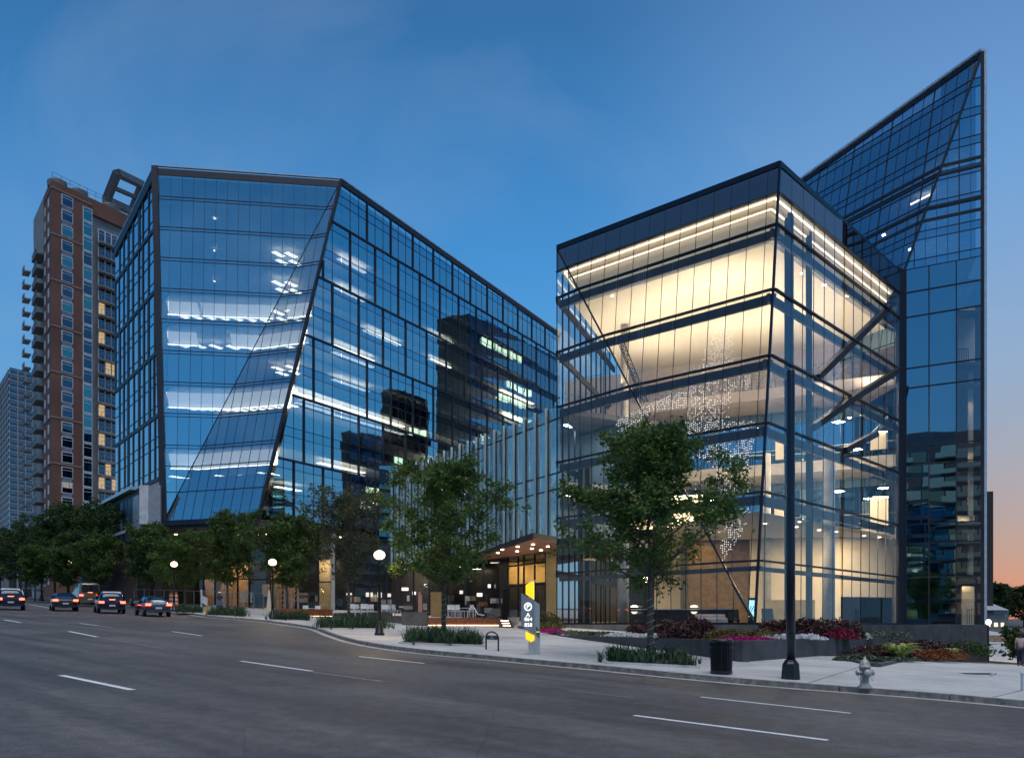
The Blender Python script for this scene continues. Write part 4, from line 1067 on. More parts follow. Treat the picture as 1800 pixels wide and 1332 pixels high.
bkl = Vector((.87, .49, 0))
pts = [R0 + Vector((.3, .6, 0)), L0 + Vector((.6, .3, 0)), L0 + bkl * 14, R0 + bkl * 9]
pk = [(p.x, p.y) for p in pts]
prism('floor_slab', pk, zl0 - .5, zl0 - .05, M_char, link); prism('floor_slab', pk, ZH(845, BL.y) - .4, ZH(845, BL.y), M_slab, link)
prism('roof', pk, R0.z - .45, R0.z - .1, M_core, link)
q0 = R0 + bkl * 6; q1 = L0 + bkl * 6
bar('rear_wall', vplane((q0 + q1) / 2, zl0), vplane((q0 + q1) / 2, R0.z - .5), (q0 - q1).length, .2, mat('blue_grey_wall', (.20, .25, .29), .7), link, n=WK.n)
for k in range(9):
    p = R0 + dl2 * (3 + k * 3.6) + bkl * 2.2
    mb = MB(); mb.lathe((p.x, p.y, ZH(845, BL.y) - .47), [(.12, 0), (.12, .05)], 8); mb.build('downlight', L_warm, link)
for k in range(4):
    p = R0 + dl2 * (3 + k * 8) + bkl * 2.6; area('link_light', (p.x, p.y, ZH(845, BL.y) - .5), 1.2, 1.2, 190, (1, .88, .7)); area('link_panel_fill', (p.x, p.y, R0.z - .6), 1.2, 1.2, 130, (.8, .92, 1))  # cool upper lamps added so that the sheer panels read brighter
box('stair_core', (X(681, L0.y), L0.y + .8, (ZH(818, L0.y) + ZH(950, L0.y)) / 2), (X(697, L0.y) - X(667, L0.y), 1.4, ZH(818, L0.y) - ZH(950, L0.y)), M_gl_low, link)
box('stair_core_wall', (X(681, L0.y), L0.y + 1.0, (ZH(818, L0.y) + ZH(950, L0.y)) / 2), (X(695, L0.y) - X(669, L0.y), 1.2, ZH(820, L0.y) - ZH(950, L0.y)), M_char, link)
# canopy with timber soffit and downlights
zc = 6.4; M_cop = mat('copper_soffit', (.36, .10, .03), .45, .2)
def cz(px, py): Y = (zc - EYE) * F / (HY - py); return Vector((X(px, Y), Y, zc))
cp = [cz(937, 948), cz(979, 955), cz(979, 966), cz(850, 984), cz(840, 980)]
cxy = [(p.x, p.y) for p in cp]
prism('canopy_soffit', cxy, zc, zc + .06, M_cop, link); prism('canopy', cxy, zc + .06, zc + .40, M_frame, link)
for px, py in ((937, 956), (910, 960), (909, 968), (883, 965), (935, 963.5), (963, 959.5), (875, 971), (951, 966)):
    Y = (zc - EYE) * F / (HY - py); mb = MB(); mb.lathe((X(px, Y), Y, zc - .05), [(.10, 0), (.10, .05)], 10); mb.build('downlight', L_warm, link)
    
area('canopy_light', (X(925, 62), 62, zc - 2.6), 1, 1, 9, (1, .7, .4), down=False)
area('canopy_light_down', (X(925, 61), 61, zc - .08), 2, 1, 25, (1, .76, .46))
# ground floor of the link: entrance glass, warm room behind
def lw(name, px0, Y0, px1, Y1, z0, z1, m, th=.2): return slabwall(name, px0, Y0, px1, Y1, z0, z1, m, th, link)
zg1 = zg(X(930, 68), 68)
lw('entrance_back', 880, 78.6, 966, 77.6, zg1 - .2, ZH(1024, 76), M_dark)
lw('entrance_wall', 880, 79, 966, 78, ZH(1024, 76), zl0 - .3, mat('amber_wall', (.62, .42, .16), .6, var=.1))
lw('entrance_pier', 961, 69.5, 978, 69, zg1 - .2, zl0 - .5, mat('amber_pier', (.70, .48, .20), .6, var=.05))
lw('shop_wall', 690, 96, 893, 78, zg1, zl0 - .5, M_char)
for px0, px1, m in ((757, 776, mat('ochre_panel', (.30, .20, .08), .6)), (868, 874, M_cream), (735, 742, mat('menu_board', (.40, .20, .16), .6))):
    Y = 82; slabwall('lit_panel', px0, Y, px1, Y, ZH(1085, Y), ZH(1040, Y), m, .1, link)
for px in (700, 727, 755, 786, 818, 850, 879, 893, 911, 921, 940, 960, 978):
    Y = 92 - (px - 690) / 290 * 22; bar('entrance_mullion', (X(px, Y), Y, zg1 - .2), (X(px, Y), Y, zl0 - .5), .16, .2, M_frame, link)
for ypx, h_ in ((1027, .25), (990, .12)):
    bar('entrance_transom', (X(880, 77), 77, ZH(ypx, 75)), (X(978, 69), 69, ZH(ypx, 69)), h_, .2, M_frame, link, n=(0, 0, 1)) if False else lw('entrance_transom', 880, 77, 978, 69, ZH(ypx, 72) - h_ / 2, ZH(ypx, 72) + h_ / 2, M_frame)
for px0, px1 in ((893, 921), (921, 940), (940, 960), (960, 978), (850, 879), (818, 850), (786, 818), (755, 786)):
    Y0 = 92 - (px0 - 690) / 290 * 22; Y1 = 92 - (px1 - 690) / 290 * 22
    lw('shop_pane', px0, Y0, px1, Y1, zg1, zl0 - .5, M_gl_store, .02)
for px, Yd, pw in ((903, 77, 120), (945, 76, 120), (970, 67, 14), (760, 84, 40), (840, 79, 25), (700, 92, 40)): area('entrance_light', (X(px, Yd), Yd, zl0 - .7), .8, .8, pw, (1, .74, .42))
# ================================================================== brick apartment tower
def brick_mat():
    m, t, b = nodes('red_brick'); g = t.nodes.new('ShaderNodeNewGeometry')
    sp = t.nodes.new('ShaderNodeSeparateXYZ'); t.links.new(g.outputs['Position'], sp.inputs[0])
    ad = t.nodes.new('ShaderNodeMath'); ad.operation = 'ADD'; t.links.new(sp.outputs[0], ad.inputs[0]); t.links.new(sp.outputs[1], ad.inputs[1])
    cb = t.nodes.new('ShaderNodeCombineXYZ'); t.links.new(ad.outputs[0], cb.inputs[0]); t.links.new(sp.outputs[2], cb.inputs[1])
    br_ = t.nodes.new('ShaderNodeTexBrick'); br_.inputs['Scale'].default_value = 1; br_.inputs['Brick Width'].default_value = .5; br_.inputs['Row Height'].default_value = .16; br_.inputs['Mortar Size'].default_value = .02
    br_.inputs[1].default_value = (.150, .062, .045, 1); br_.inputs[2].default_value = (.19, .078, .054, 1); br_.inputs[3].default_value = (.17, .10, .08, 1)
    t.links.new(cb.outputs[0], br_.inputs[0])
    n = t.nodes.new('ShaderNodeTexNoise'); n.inputs['Scale'].default_value = .15; n.inputs['Detail'].default_value = 5; t.links.new(g.outputs['Position'], n.inputs[0])
    r = ramp([(.3, (.80,) * 3), (.7, (1.12,) * 3)], n.outputs[0], t)
    x = t.nodes.new('ShaderNodeMix'); x.data_type = 'RGBA'; x.blend_type = 'MULTIPLY'; x.inputs[0].default_value = 1
    t.links.new(br_.outputs[0], x.inputs[6]); t.links.new(r.outputs[0], x.inputs[7]); t.links.new(x.outputs[2], b.inputs['Base Color']); b.inputs['Roughness'].default_value = .85
    return m
M_brick = brick_mat()
M_aptconc = concrete('apartment_concrete', (.22, .23, .24), (.32, .33, .34), .4)
M_aptwin = glass('apartment_window', (.26, .31, .38), (.06, .07, .08), .40, .3, .3)
M_aptteal = glass('apartment_teal_window', (.30, .62, .60), (.05, .12, .12), .45, .2, .3)
M_wframe = mat('white_window_frame', (.60, .62, .66), .5)
M_balc = mat('balcony_grey', (.20, .205, .21), .6)
YB = 165.0
CB = P(90.5, 316, YB); zbt = CB.z; d1 = dR2.copy(); d2 = Vector((-.60, .80, 0)).normalized()
apt = thing('apartment_tower', P(90, 930, YB), 'tall red brick apartment tower with grey balconies at the far left', 'building')
apt.location.z = zg(CB.x, CB.y); WM[apt] = Matrix.Translation(apt.location)
wR_ = along(228, CB, d1) + 8; wL_ = along(57, CB, d2)
zbase = 3
def bx(u0, u1, dirn, z0, z1, m, th, name, outn, o=0.0, parent=apt):
    p = CB + dirn * (u0 + u1) / 2 + outn * (th / 2 + o)
    return box(name, (p.x, p.y, (z0 + z1) / 2), (u1 - u0, th, z1 - z0), m, parent, rz=atan2(dirn.y, dirn.x))
n1 = Vector((d1.y, -d1.x, 0)); n2 = Vector((d2.y, -d2.x, 0)); n2 = n2 if n2.y < 0 else -n2; n1 = n1 if n1.y < 0 else -n1
Uo = lambda px: along(px, CB, d1); UL2 = lambda px: along(px, CB, d2)
ub0, ub1 = Uo(161), wR_
prism('brick_wall', [(CB.x, CB.y), tuple((CB + d1 * ub0).xy), tuple((CB + d1 * ub0 + d2 * 14).xy), tuple((CB + d2 * UL2(76.5)).xy)], zbase, zbt, M_brick, apt)
prism('brick_parapet', [tuple((CB + d1 * (ub0 + .02)).xy), tuple((CB + d1 * ub1).xy), tuple((CB + d1 * ub1 + d2 * 9).xy), tuple((CB + d1 * ub0 + d2 * 9).xy)], zbt - 3.0, zbt, M_brick, apt)
prism('concrete_wall', [tuple((CB + d1 * (ub0 + .02) - n1 * .8).xy), tuple((CB + d1 * ub1 - n1 * .8).xy), tuple((CB + d1 * ub1 + d2 * 9).xy), tuple((CB + d1 * ub0 + d2 * 9).xy)], zbase, zbt - 3.02, M_aptconc, apt)
pL = CB + d2 * (UL2(76.5) + .02)
prism('concrete_wall', [tuple((pL - n2 * .8).xy), tuple((CB + d2 * UL2(51.5) - n2 * .8).xy), tuple((CB + d2 * UL2(51.5) + d1 * 10).xy), tuple((pL + d1 * 10).xy)], zbase, ZH(347, YB + 12), M_aptconc, apt)
hf = 26.9 / F * YB
rb = random.Random(17)
def win(u0, u1, dirn, outn, zc0, zc1, m, name='window', mull=1):
    f = bx(u0 - .16, u1 + .16, dirn, zc0 - .16, zc1 + .16, M_wframe, .12, name, outn, 0)
    p = bx(u0, u1, dirn, zc0, zc1, m, .02, 'pane', outn, .14, f)
    if mull: bx(u0, u1, dirn, zc0 + (zc1 - zc0) * .72, zc0 + (zc1 - zc0) * .72 + .07, M_wframe, .05, 'glazing_bar', outn, .15, f)
L_aptlit = glow('apartment_room_lamp', (1, .72, .42), 1.6)
M_aptroom = glow('lit_apartment_room', (1, .68, .36), .45)
k = 0
z = ZH(352, YB)      # sill of the top window
while z > 8:
    win(Uo(109), Uo(126.5), d1, n1, z + .15, z + 1.95, rb.choice((M_aptteal, M_aptwin, M_aptwin)))
    if k % 3: bx(Uo(109), Uo(126.5), d1, z + 2.08, z + hf + .02, M_balc if False else mat('lilac_panel', (.20, .21, .27), .6) if 'lilac_panel' not in MATS else MATS['lilac_panel'], .06, 'spandrel_panel', n1)
    else: bx(0, ub0, d1, z + hf - .45, z + hf - .2, mat('band_stone', (.30, .20, .16), .7) if 'band_stone' not in MATS else MATS['band_stone'], .12, 'stone_band', n1); bx(0, UL2(77), d2, z + hf - .45, z + hf - .2, MATS['band_stone'], .12, 'stone_band', n2)
    if k >= 0: win(Uo(146.5), Uo(160.5), d1, n1, z - .9, z + 1.45, rb.choice((M_aptteal, M_aptteal, M_aptwin)))
    bx(Uo(145.5), Uo(161.5), d1, z - 1.2, z - .98, M_wframe, .16, 'spandrel_bar', n1)
    # recessed balcony bay on the right: window wall, slab, railing
    if z < zbt - 5:
        uu = [Uo(172), Uo(184), Uo(195), Uo(206), Uo(218)]
        for a_, b_ in zip(uu, uu[1:]): win(a_ + .16, b_ - .16, d1, n1, z - 1.0, z + 1.2, M_aptwin if rb.random() > .10 else M_aptroom, mull=1)
        bal = bx(Uo(170), Uo(218), d1, z - 1.75, z - 1.45, M_balc, 1.5, 'balcony', n1)
        bx(Uo(170), Uo(218), d1, z - .50, z - .43, M_balc, .05, 'top_rail', n1, 1.42, bal)
        for q in range(5):
            u_ = Uo(170) + (Uo(218) - Uo(170)) * q / 4; bx(u_ - .03, u_ + .03, d1, z - 1.45, z - .5, M_balc, .05, 'baluster', n1, 1.42, bal)
    # left face: slot windows and two stacks of projecting balconies
    bx(UL2(86.5), UL2(84.5), d2, z - .2, z + 1.5, M_wframe, .06, 'window', n2)
    bx(UL2(80), UL2(78.6), d2, z - .4, z + 1.2, M_wframe, .06, 'window', n2)
    if z < ZH(400, YB):
        for pa, pb, dz, pr in ((74.5, 66.0, -.7, 1.8), (55.5, 51.5, 0, 1.3)):
            bal = bx(UL2(pa), UL2(pb), d2, z + dz - .3, z + dz, M_balc, pr, 'balcony', n2, .1 if pa < 60 else -.7)
            o_ = (.1 if pa < 60 else -.7) + pr - .08
            bx(UL2(pa), UL2(pb), d2, z + dz + 1.0, z + dz + 1.07, M_wframe, .06, 'top_rail', n2, o_, bal)
            for q in range(4):
                u_ = UL2(pa) + (UL2(pb) - UL2(pa)) * q / 3; bx(u_ - .04, u_ + .04, d2, z + dz, z + dz + 1.0, M_balc, .05, 'baluster', n2, o_, bal)
            bx(UL2(pa) + .1, UL2(pb) - .1, d2, z + dz + .05, z + dz + .9, M_aptwin, .03, 'balcony_panel', n2, o_ - .05, bal)
    z -= hf; k += 1
# roof rail, cooling drums, roof frame
mb = MB(); nbr = 12
for q in range(nbr + 1):
    p = CB + d1 * (.3 + (wR_ - 3) * q / nbr) - n1 * .3; mb.bar(p, p + Vector((0, 0, 1.7)), .07, .07)
a_ = CB + d1 * .3 - n1 * .3; b_ = CB + d1 * (wR_ - 2.7) - n1 * .3
for zz in (1.0, 1.7): mb.bar(a_ + Vector((0, 0, zz)), b_ + Vector((0, 0, zz)), .06, .06, n=(0, 0, 1))
mb.build('roof_rail', M_balc, apt)
for px in (113, 150, 205):
    u_ = Uo(px); p = CB + d1 * u_ - n1 * 2.2; mb = MB(); mb.lathe((p.x, p.y, zbt), [(1.7, 0), (1.8, 1.1), (1.5, 1.4), (1.2, 1.4)], 18); mb.build('cooling_drum', M_balc, apt)
p = [P(187, 352, YB + 14), P(206, 304, YB + 12), P(250, 325, YB + 26), P(232, 372, YB + 28)]
mb = MB()
for a_, b_ in zip(p, p[1:] + p[:1]): mb.bar(a_, b_, 1.3, 1.3)
mb.bar((p[0] + p[3]) / 2 * .5 + (p[1] + p[2]) / 2 * .5 - (p[2] - p[1]) * .5, (p[0] + p[1] + p[2] + p[3]) / 4 + (p[2] - p[1]) * .5, .7, .7)
for q in (p[0], p[3]): mb.bar(q, Vector((q.x, q.y, zbt - 1)), 1.2, 1.2)
mb.build('roof_frame', mat('dark_roof_steel', (.09, .10, .115), .6), apt)
# ================================================================== far office slab at the picture's left edge
YF = 235.0
CF_ = P(17, 645, YF); fo = thing('grid_office_tower', P(17, 930, YF), 'distant dark office tower with a white window grid at the left edge', 'building')
fo.location.z = zg(CF_.x, CF_.y); WM[fo] = Matrix.Translation(fo.location)
e1 = CF_ + d1 * (along(52, CF_, d1) + 3); e2 = CF_ + d2 * 40
M_gridw = mat('pale_grid', (.30, .31, .34), .6)
for W in (Wall([CF_, vplane(e1, CF_.z), vplane(e1, 3), vplane(CF_, 3)]), Wall([CF_, vplane(e2, CF_.z), vplane(e2, 3), vplane(CF_, 3)])):
    isl = W.to3(W.umax, 0).x < CF_.x - 5 or W.to3(W.umin, 0).x < CF_.x - 5
    hh = 11.4 / F * YF; vv = [W.vz(CF_.z - k * hh) for k in range(0, 27)]
    nu = 4 if not isl else 12
    us = [W.umin + (W.umax - W.umin) * k / nu for k in range(nu + 1)]
    W.panes(us, vv, M_gl_left if isl else M_aptwin, fo)
    for u in us[1:-1]: W.vert(u, .3, .3, M_gridw, fo)
    for v in vv: W.horz(v, .28, .3, M_gridw, fo)
    for v in vv[:-1]: W.horz(v - hh * .35, .16, .2, M_gridw, fo)
prism('tower_body', [tuple((CF_ + (d1 + d2) * .6).xy), tuple((e1 + d2 * 1).xy), tuple((e1 + d2 * 38).xy), tuple((e2 + d1 * .6).xy)], 3, CF_.z - .3, M_dark, fo)
for px0, px1, y0, y1 in ((31, 42, 693, 706), (43, 48, 764, 771), (28, 37, 848, 861), (27, 45, 944, 948)):
    Y = YF + 6; box('lit_room', (X((px0 + px1) / 2, Y), Y - 5.2 + (px0 - 17) * .3, (ZH(y0, Y) + ZH(y1, Y)) / 2), (X(px1, Y) - X(px0, Y), .2, ZH(y0, Y) - ZH(y1, Y)), L_aptlit, fo)

# ================================================================== blocks behind the tower, seen mirrored in the long side of the office building
M_gl_dark = glass('dark_block_glass', (.16, .26, .45), (.04, .05, .06), .30, .2, .3)
L_block = glow('block_office_lamp', (1.0, .80, .50), 2.2)
def block(name, a, b, depth, h, label, seed, litk):
    a = Vector(a); b = Vector(b); a.z = b.z = h; d = (b - a); L_ = d.length; d.normalize(); bn = Vector((d.y, -d.x, 0))
    if bn.x < 0: bn = -bn
    t = thing(name, (a.x, a.y, zg(a.x, a.y)), label, 'building', 'office blocks mirrored in the long glass side')
    prism('block_body', [(a + bn * .5).to_2d(), (b + bn * .5).to_2d(), (b + bn * depth).to_2d(), (a + bn * depth).to_2d()], -3, h, M_dark, t)
    rz = atan2(d.y, d.x); rr_ = random.Random(seed); nf_ = int(h / 3.6); nb2 = int(L_ / 3)
    for k in range(nf_):
        z = h - 3.6 * (k + 1)
        c = (a + b) / 2; box('spandrel', (c.x, c.y, z + .35), (L_, .3, .9), M_frame2, t, rz=rz)
        box('window_band', (c.x - bn.x * .05 + bn.x * .3, c.y + bn.y * .25, z + 2.2), (L_, .06, 2.7), M_gl_dark, t, rz=rz)
        if k in litk:
            u0 = rr_.uniform(.05, .5) * L_; ln = rr_.uniform(.2, .5) * L_
            p = a + d * (u0 + ln / 2) - bn * .02; box('lit_window', (p.x, p.y, z + 2.3), (ln, .05, 1.5), L_block, t, rz=rz)
    for k in range(nb2 + 1):
        p = a + d * (L_ * k / nb2) - bn * .1; box('fin', (p.x, p.y, h / 2), (.15, .3, h), M_frame2, t, rz=rz)
    return t
block('dark_office_block', (54, 153, 0), (71, 187, 0), 9, 69, 'taller dark glass office block hidden behind the tower and mirrored in the side facade', 1, (1, 3, 4, 5, 7, 8, 9, 11, 12, 14))
block('grey_office_block', (68, 140.5, 0), (71.5, 151.5, 0), 3, 54, 'mid-height dark block mirrored as the upper step of the silhouette in the side facade', 2, (2, 4, 5, 6, 8, 9, 10))
block('stepped_office_block', (66, 130, 0), (68, 140, 0), 3, 43, 'shortest dark block mirrored as the lower step of the silhouette in the side facade', 6, (3, 4, 8))

block('parking_deck', (64, 122, 0), (65.6, 129.5, 0), 3, 20, 'long low dark parking deck mirrored at the foot of the long side facade', 4, (0, 2))

rw_ = random.Random(33)
for k in range(22):
    px = rw_.uniform(698, 876); Y = 95.2 - (px - 690) / 203 * 18 - 1.2; z0 = zg(X(px, Y), Y) + .5
    box('shop_display', (X(px, Y), Y, z0 + rw_.uniform(.1, 1.3)), (rw_.uniform(.25, 1.1), .25, rw_.uniform(.2, .9)), rw_.choice((M_wood, M_core, M_bark_ if False else M_dark, M_curt)), link)
for px, zz, w_ in ((712, 2.6, .7), (728, 2.2, .35), (748, 3.0, .3), (811, 2.4, .3), (843, 2.2, .5), (860, 3.0, .25)):
    Y = 95.2 - (px - 690) / 203 * 18 - 1.6; box('shop_screen', (X(px, Y), Y, zg(X(px, Y), Y) + zz), (w_, .05, .32), MATS['shop_screen_light'], link)
for px in (715, 765, 830): Y = 92 - (px - 690) / 203 * 16; area('shop_light', (X(px, Y), Y, zl0 - 1.2), .8, .8, 70, (1, .78, .5))
# ================================================================== vegetation
def leafmat(name, cols, trans=.25):
    m = bpy.data.materials.new(name); m.use_nodes = True; MATS[name] = m; t = m.node_tree; b = t.nodes['Principled BSDF']
    g = t.nodes.new('ShaderNodeNewGeometry')
    r = ramp([(i / (len(cols) - 1), c) for i, c in enumerate(cols)], g.outputs['Random Per Island'], t, 'LINEAR')
    t.links.new(r.outputs[0], b.inputs['Base Color']); b.inputs['Roughness'].default_value = .5; b.inputs['Specular IOR Level'].default_value = .35
    tl = t.nodes.new('ShaderNodeBsdfTranslucent'); mxx = t.nodes.new('ShaderNodeMixShader'); mxx.inputs[0].default_value = trans
    hs = t.nodes.new('ShaderNodeHueSaturation'); hs.inputs['Value'].default_value = 1.4; t.links.new(r.outputs[0], hs.inputs['Color']); t.links.new(hs.outputs[0], tl.inputs[0])
    o = t.nodes['Material Output']; t.links.new(b.outputs[0], mxx.inputs[1]); t.links.new(tl.outputs[0], mxx.inputs[2]); t.links.new(mxx.outputs[0], o.inputs[0])
    return m
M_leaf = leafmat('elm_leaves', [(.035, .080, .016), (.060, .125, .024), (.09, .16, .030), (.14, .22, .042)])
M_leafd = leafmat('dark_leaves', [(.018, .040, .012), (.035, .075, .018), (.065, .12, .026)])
M_leafr = leafmat('russet_leaves', [(.05, .06, .02), (.08, .07, .025), (.06, .10, .03), (.10, .08, .03)])
M_bark = mat('grey_bark', (.085, .075, .062), .9, var=.35, scale=12, bump=.6, bscale=30)
M_wrap = mat('string_light_wire', (.30, .28, .24), .6)
def leaf_mesh(name, pts, size, seed, m, sizev=.55):
    """one small pointed leaf (two triangles, folded) per point"""
    r = random.Random(seed); vs = []; fs = []
    for p in pts:
        a = Vector((r.gauss(0, 1), r.gauss(0, 1), r.gauss(0, .7))).normalized(); b = Vector((r.gauss(0, 1), r.gauss(0, 1), r.gauss(0, 1))).cross(a).normalized()
        s_ = size * r.uniform(1 - sizev, 1 + sizev); k = len(vs); c = a.cross(b) * s_ * .15
        vs += [p - a * s_ * .6, p + b * s_ * .34 + c, p + a * s_ * .6, p - b * s_ * .34 + c]
        fs += [(k, k + 1, k + 2), (k, k + 2, k + 3)]
    return mesh(name, vs, fs, m)
def make_tree(H, R, clear, seed, nleaf, lsize, m=M_leaf, trunk_r=.1, prof=None, thin=1.0, spread=.5):
    """leader with rising limbs; leaves gathered in sprays on the twigs. Returns trunk, limb and crown meshes in local space"""
    r = random.Random(seed); prof = prof or (lambda t: min(1, (t / .25 + .45)) * (1 - max(0, t - .45) / .62))
    tb = MB(); lb = MB(); lead = []; x = y = 0
    n = 12
    for i in range(n + 1):
        z = H * .97 * i / n; 
        if i > 3: x += r.uniform(-.10, .10); y += r.uniform(-.10, .10)
        lead.append(Vector((x, y, z)))
    tb.tube(lead, [max(.012, trunk_r * (1 - .93 * i / n)) * (1.25 if i == 0 else 1) for i in range(n + 1)], 9)
    sprays = []
    nb_ = int(26 * thin + 8)
    for i in range(nb_):
        t = (i + r.random()) / nb_; z0 = clear + (H * .95 - clear) * t * .93
        f = z0 / (H * .97) * n; k = min(n - 1, int(f)); base = lead[k].lerp(lead[k + 1], f - k)
        az = i * 2.399 + r.uniform(-.4, .4); ln = R * max(.15, prof(t)) * r.choice((.55, .8, .95, 1.1, 1.22)) * r.uniform(.9, 1.1)
        lift = spread + (1.1 - spread) * t + r.uniform(-.15, .15)
        d = Vector((cos(az), sin(az), lift)).normalized(); pts = [base]; p = base.copy(); q = d.copy(); m_ = 6
        hor = ln / m_ / max(.35, sqrt(q.x ** 2 + q.y ** 2))
        for j in range(m_):
            q = (q + Vector((r.uniform(-.18, .18), r.uniform(-.18, .18), r.uniform(-.10, .16)))).normalized(); p = p + q * hor * .85; pts.append(p.copy())
        r0 = trunk_r * .38 * (1 - .6 * t); lb.tube(pts, [max(.006, r0 * (1 - .85 * j / m_)) for j in range(m_ + 1)], 5, False)
        for j in range(1, m_ + 1):
            for s_ in range(2 if j < m_ else 3):
                dd = Vector((r.gauss(0, 1), r.gauss(0, 1), r.gauss(.25, .7))).normalized(); L_ = R * r.uniform(.12, .30)
                e = pts[j] + dd * L_; mid = pts[j].lerp(e, .5) + Vector((0, 0, .04))
                lb.tube([pts[j], mid, e], [max(.004, r0 * .3), .006, .003], 4, False)
                sprays.append((pts[j], e, r.choice((0, .25, .8, 1.2, 2.0)) * (.35 + .65 * j / m_)))
    tot = sum(s_[2] for s_ in sprays); pts = []
    for a, b, wgt in sprays:
        for _ in range(int(nleaf * wgt / tot + r.random())):
            u = r.random() ** .7; c = a.lerp(b, u); sg_ = R * .040
            p = c + Vector((r.gauss(0, sg_), r.gauss(0, sg_), r.gauss(0, sg_ * .8)))
            if p.z > clear * .82: pts.append(p)
    me_t = bpy.data.meshes.new('trunk'); me_t.from_pydata(tb.v, [], tb.f); me_t.materials.append(M_bark); me_t.polygons.foreach_set('use_smooth', [True] * len(me_t.polygons))
    me_l = bpy.data.meshes.new('limbs'); me_l.from_pydata(lb.v, [], lb.f); me_l.materials.append(M_bark)
    return me_t, me_l, leaf_mesh('crown', pts, lsize, seed + 1, m)
def plant_tree(px, py, kit, label, group, s_=1.0, rz=0, Yd=None, wrap=False, sxy=1.0):
    p = G(px, py) if Yd is None else Vector((X(px, Yd), Yd, zg(X(px, Yd), Yd)))
    t = thing('street_tree', p, label, 'tree', group)
    M = Matrix.Translation(p) @ Matrix.Rotation(rz, 4, 'Z') @ Matrix.Diagonal((s_ * sxy, s_ * sxy, s_, 1))
    tr = put('trunk', kit[0], t, M); put('limbs', kit[1], tr, M); put('crown', kit[2], t, M)
    if wrap:
        mb = MB(); r0 = wrap; pts = [p + Vector((cos(k * .55) * r0 * 1.12, sin(k * .55) * r0 * 1.12, .12 + k * .021)) for k in range(90)]
        mb.tube(pts, .014, 5); mb.build('string_lights', M_wrap, tr)
    return t
GT = 'street trees along the pavement'
kit1 = make_tree(7.6, 3.5, 2.3, 5, 26000, .105, trunk_r=.115, prof=lambda t: (.85 + .35 * t if t < .35 else .97 * (1 - (t - .35) / .70) ** .9), thin=1.15, spread=.30)
kit2 = make_tree(7.9, 3.5, 2.1, 12, 25000, .115, trunk_r=.12, prof=lambda t: (.8 + .5 * t if t < .4 else 1.0 * (1 - (t - .4) / .66) ** .8), thin=1.3, spread=.34)
M_leafm = leafmat('lime_oak_leaves', [(.028, .06, .016), (.05, .10, .02), (.08, .14, .026), (.12, .18, .035)])
kit3 = make_tree(8.0, 4.3, 2.6, 23, 17000, .19, m=M_leafm, trunk_r=.12, thin=1.0)
kit4 = make_tree(8.2, 4.0, 2.6, 31, 7000, .14, m=M_leafr, trunk_r=.11, thin=1.4, spread=.8)
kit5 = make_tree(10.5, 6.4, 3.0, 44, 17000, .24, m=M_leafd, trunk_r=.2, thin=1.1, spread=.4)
plant_tree(1143, 1160, kit1, 'airy green tree nearest the lit glass box, in front of its left face', GT, 1.0, .4, wrap=.11)
plant_tree(780, 1121, kit2, 'tall bushy tree in the pavement bed left of the bike rack', GT, 1.0, 1.9, wrap=.11, sxy=.98)
plant_tree(613, 1095, kit4, 'sparse russet tree with bare branches left of the brightest street lamp', GT, .98, .2, wrap=.11)
plant_tree(505, 1082, kit3, 'green tree lit yellow by the second lamp from the bright one', GT, .92, 2.7)
plant_tree(400, 1074, kit3, 'full dark green tree beside the woman in the blue skirt', GT, .98, 4.1)
plant_tree(325, 1071, kit2, 'narrow dark tree just right of the orange striped barrel', GT, .86, 1.1, sxy=1.2)
plant_tree(262, 1066, kit3, 'green tree before the cream lit shop panels', GT, .95, .7)
GF = 'dark street trees at the far left'
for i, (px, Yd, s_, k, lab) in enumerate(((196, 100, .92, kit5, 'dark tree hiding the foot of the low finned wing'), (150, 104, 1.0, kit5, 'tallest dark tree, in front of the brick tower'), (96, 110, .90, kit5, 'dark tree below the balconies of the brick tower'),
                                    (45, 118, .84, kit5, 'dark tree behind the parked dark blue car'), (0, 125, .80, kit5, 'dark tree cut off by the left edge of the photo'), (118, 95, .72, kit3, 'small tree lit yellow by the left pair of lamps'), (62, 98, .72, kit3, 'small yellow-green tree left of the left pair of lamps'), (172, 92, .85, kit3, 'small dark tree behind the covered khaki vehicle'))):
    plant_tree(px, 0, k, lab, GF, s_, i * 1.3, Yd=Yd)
# background trees at the right edge
kit6 = make_tree(9, 4.5, 1.2, 61, 9000, .30, m=M_leafd, trunk_r=.2)
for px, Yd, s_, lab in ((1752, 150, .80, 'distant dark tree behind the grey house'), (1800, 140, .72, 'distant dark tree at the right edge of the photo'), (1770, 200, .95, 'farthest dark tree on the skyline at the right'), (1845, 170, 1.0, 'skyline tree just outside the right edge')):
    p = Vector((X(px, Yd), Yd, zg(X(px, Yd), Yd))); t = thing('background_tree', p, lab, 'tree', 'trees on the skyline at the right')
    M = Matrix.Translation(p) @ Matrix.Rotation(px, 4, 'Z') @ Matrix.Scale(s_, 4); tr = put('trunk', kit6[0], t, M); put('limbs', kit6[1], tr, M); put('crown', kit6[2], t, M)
kit7 = make_tree(2.0, 1.25, .2, 71, 6000, .13, m=M_leafd, trunk_r=.05)
p = Vector((X(1795, 52), 52, zg(X(1795, 52), 52))); t = thing('roadside_bush', p, 'rounded dark green bush behind the walking person', 'bush'); M = Matrix.Translation(p)
tr = put('trunk', kit7[0], t, M); put('limbs', kit7[1], tr, M); put('crown', kit7[2], t, M)
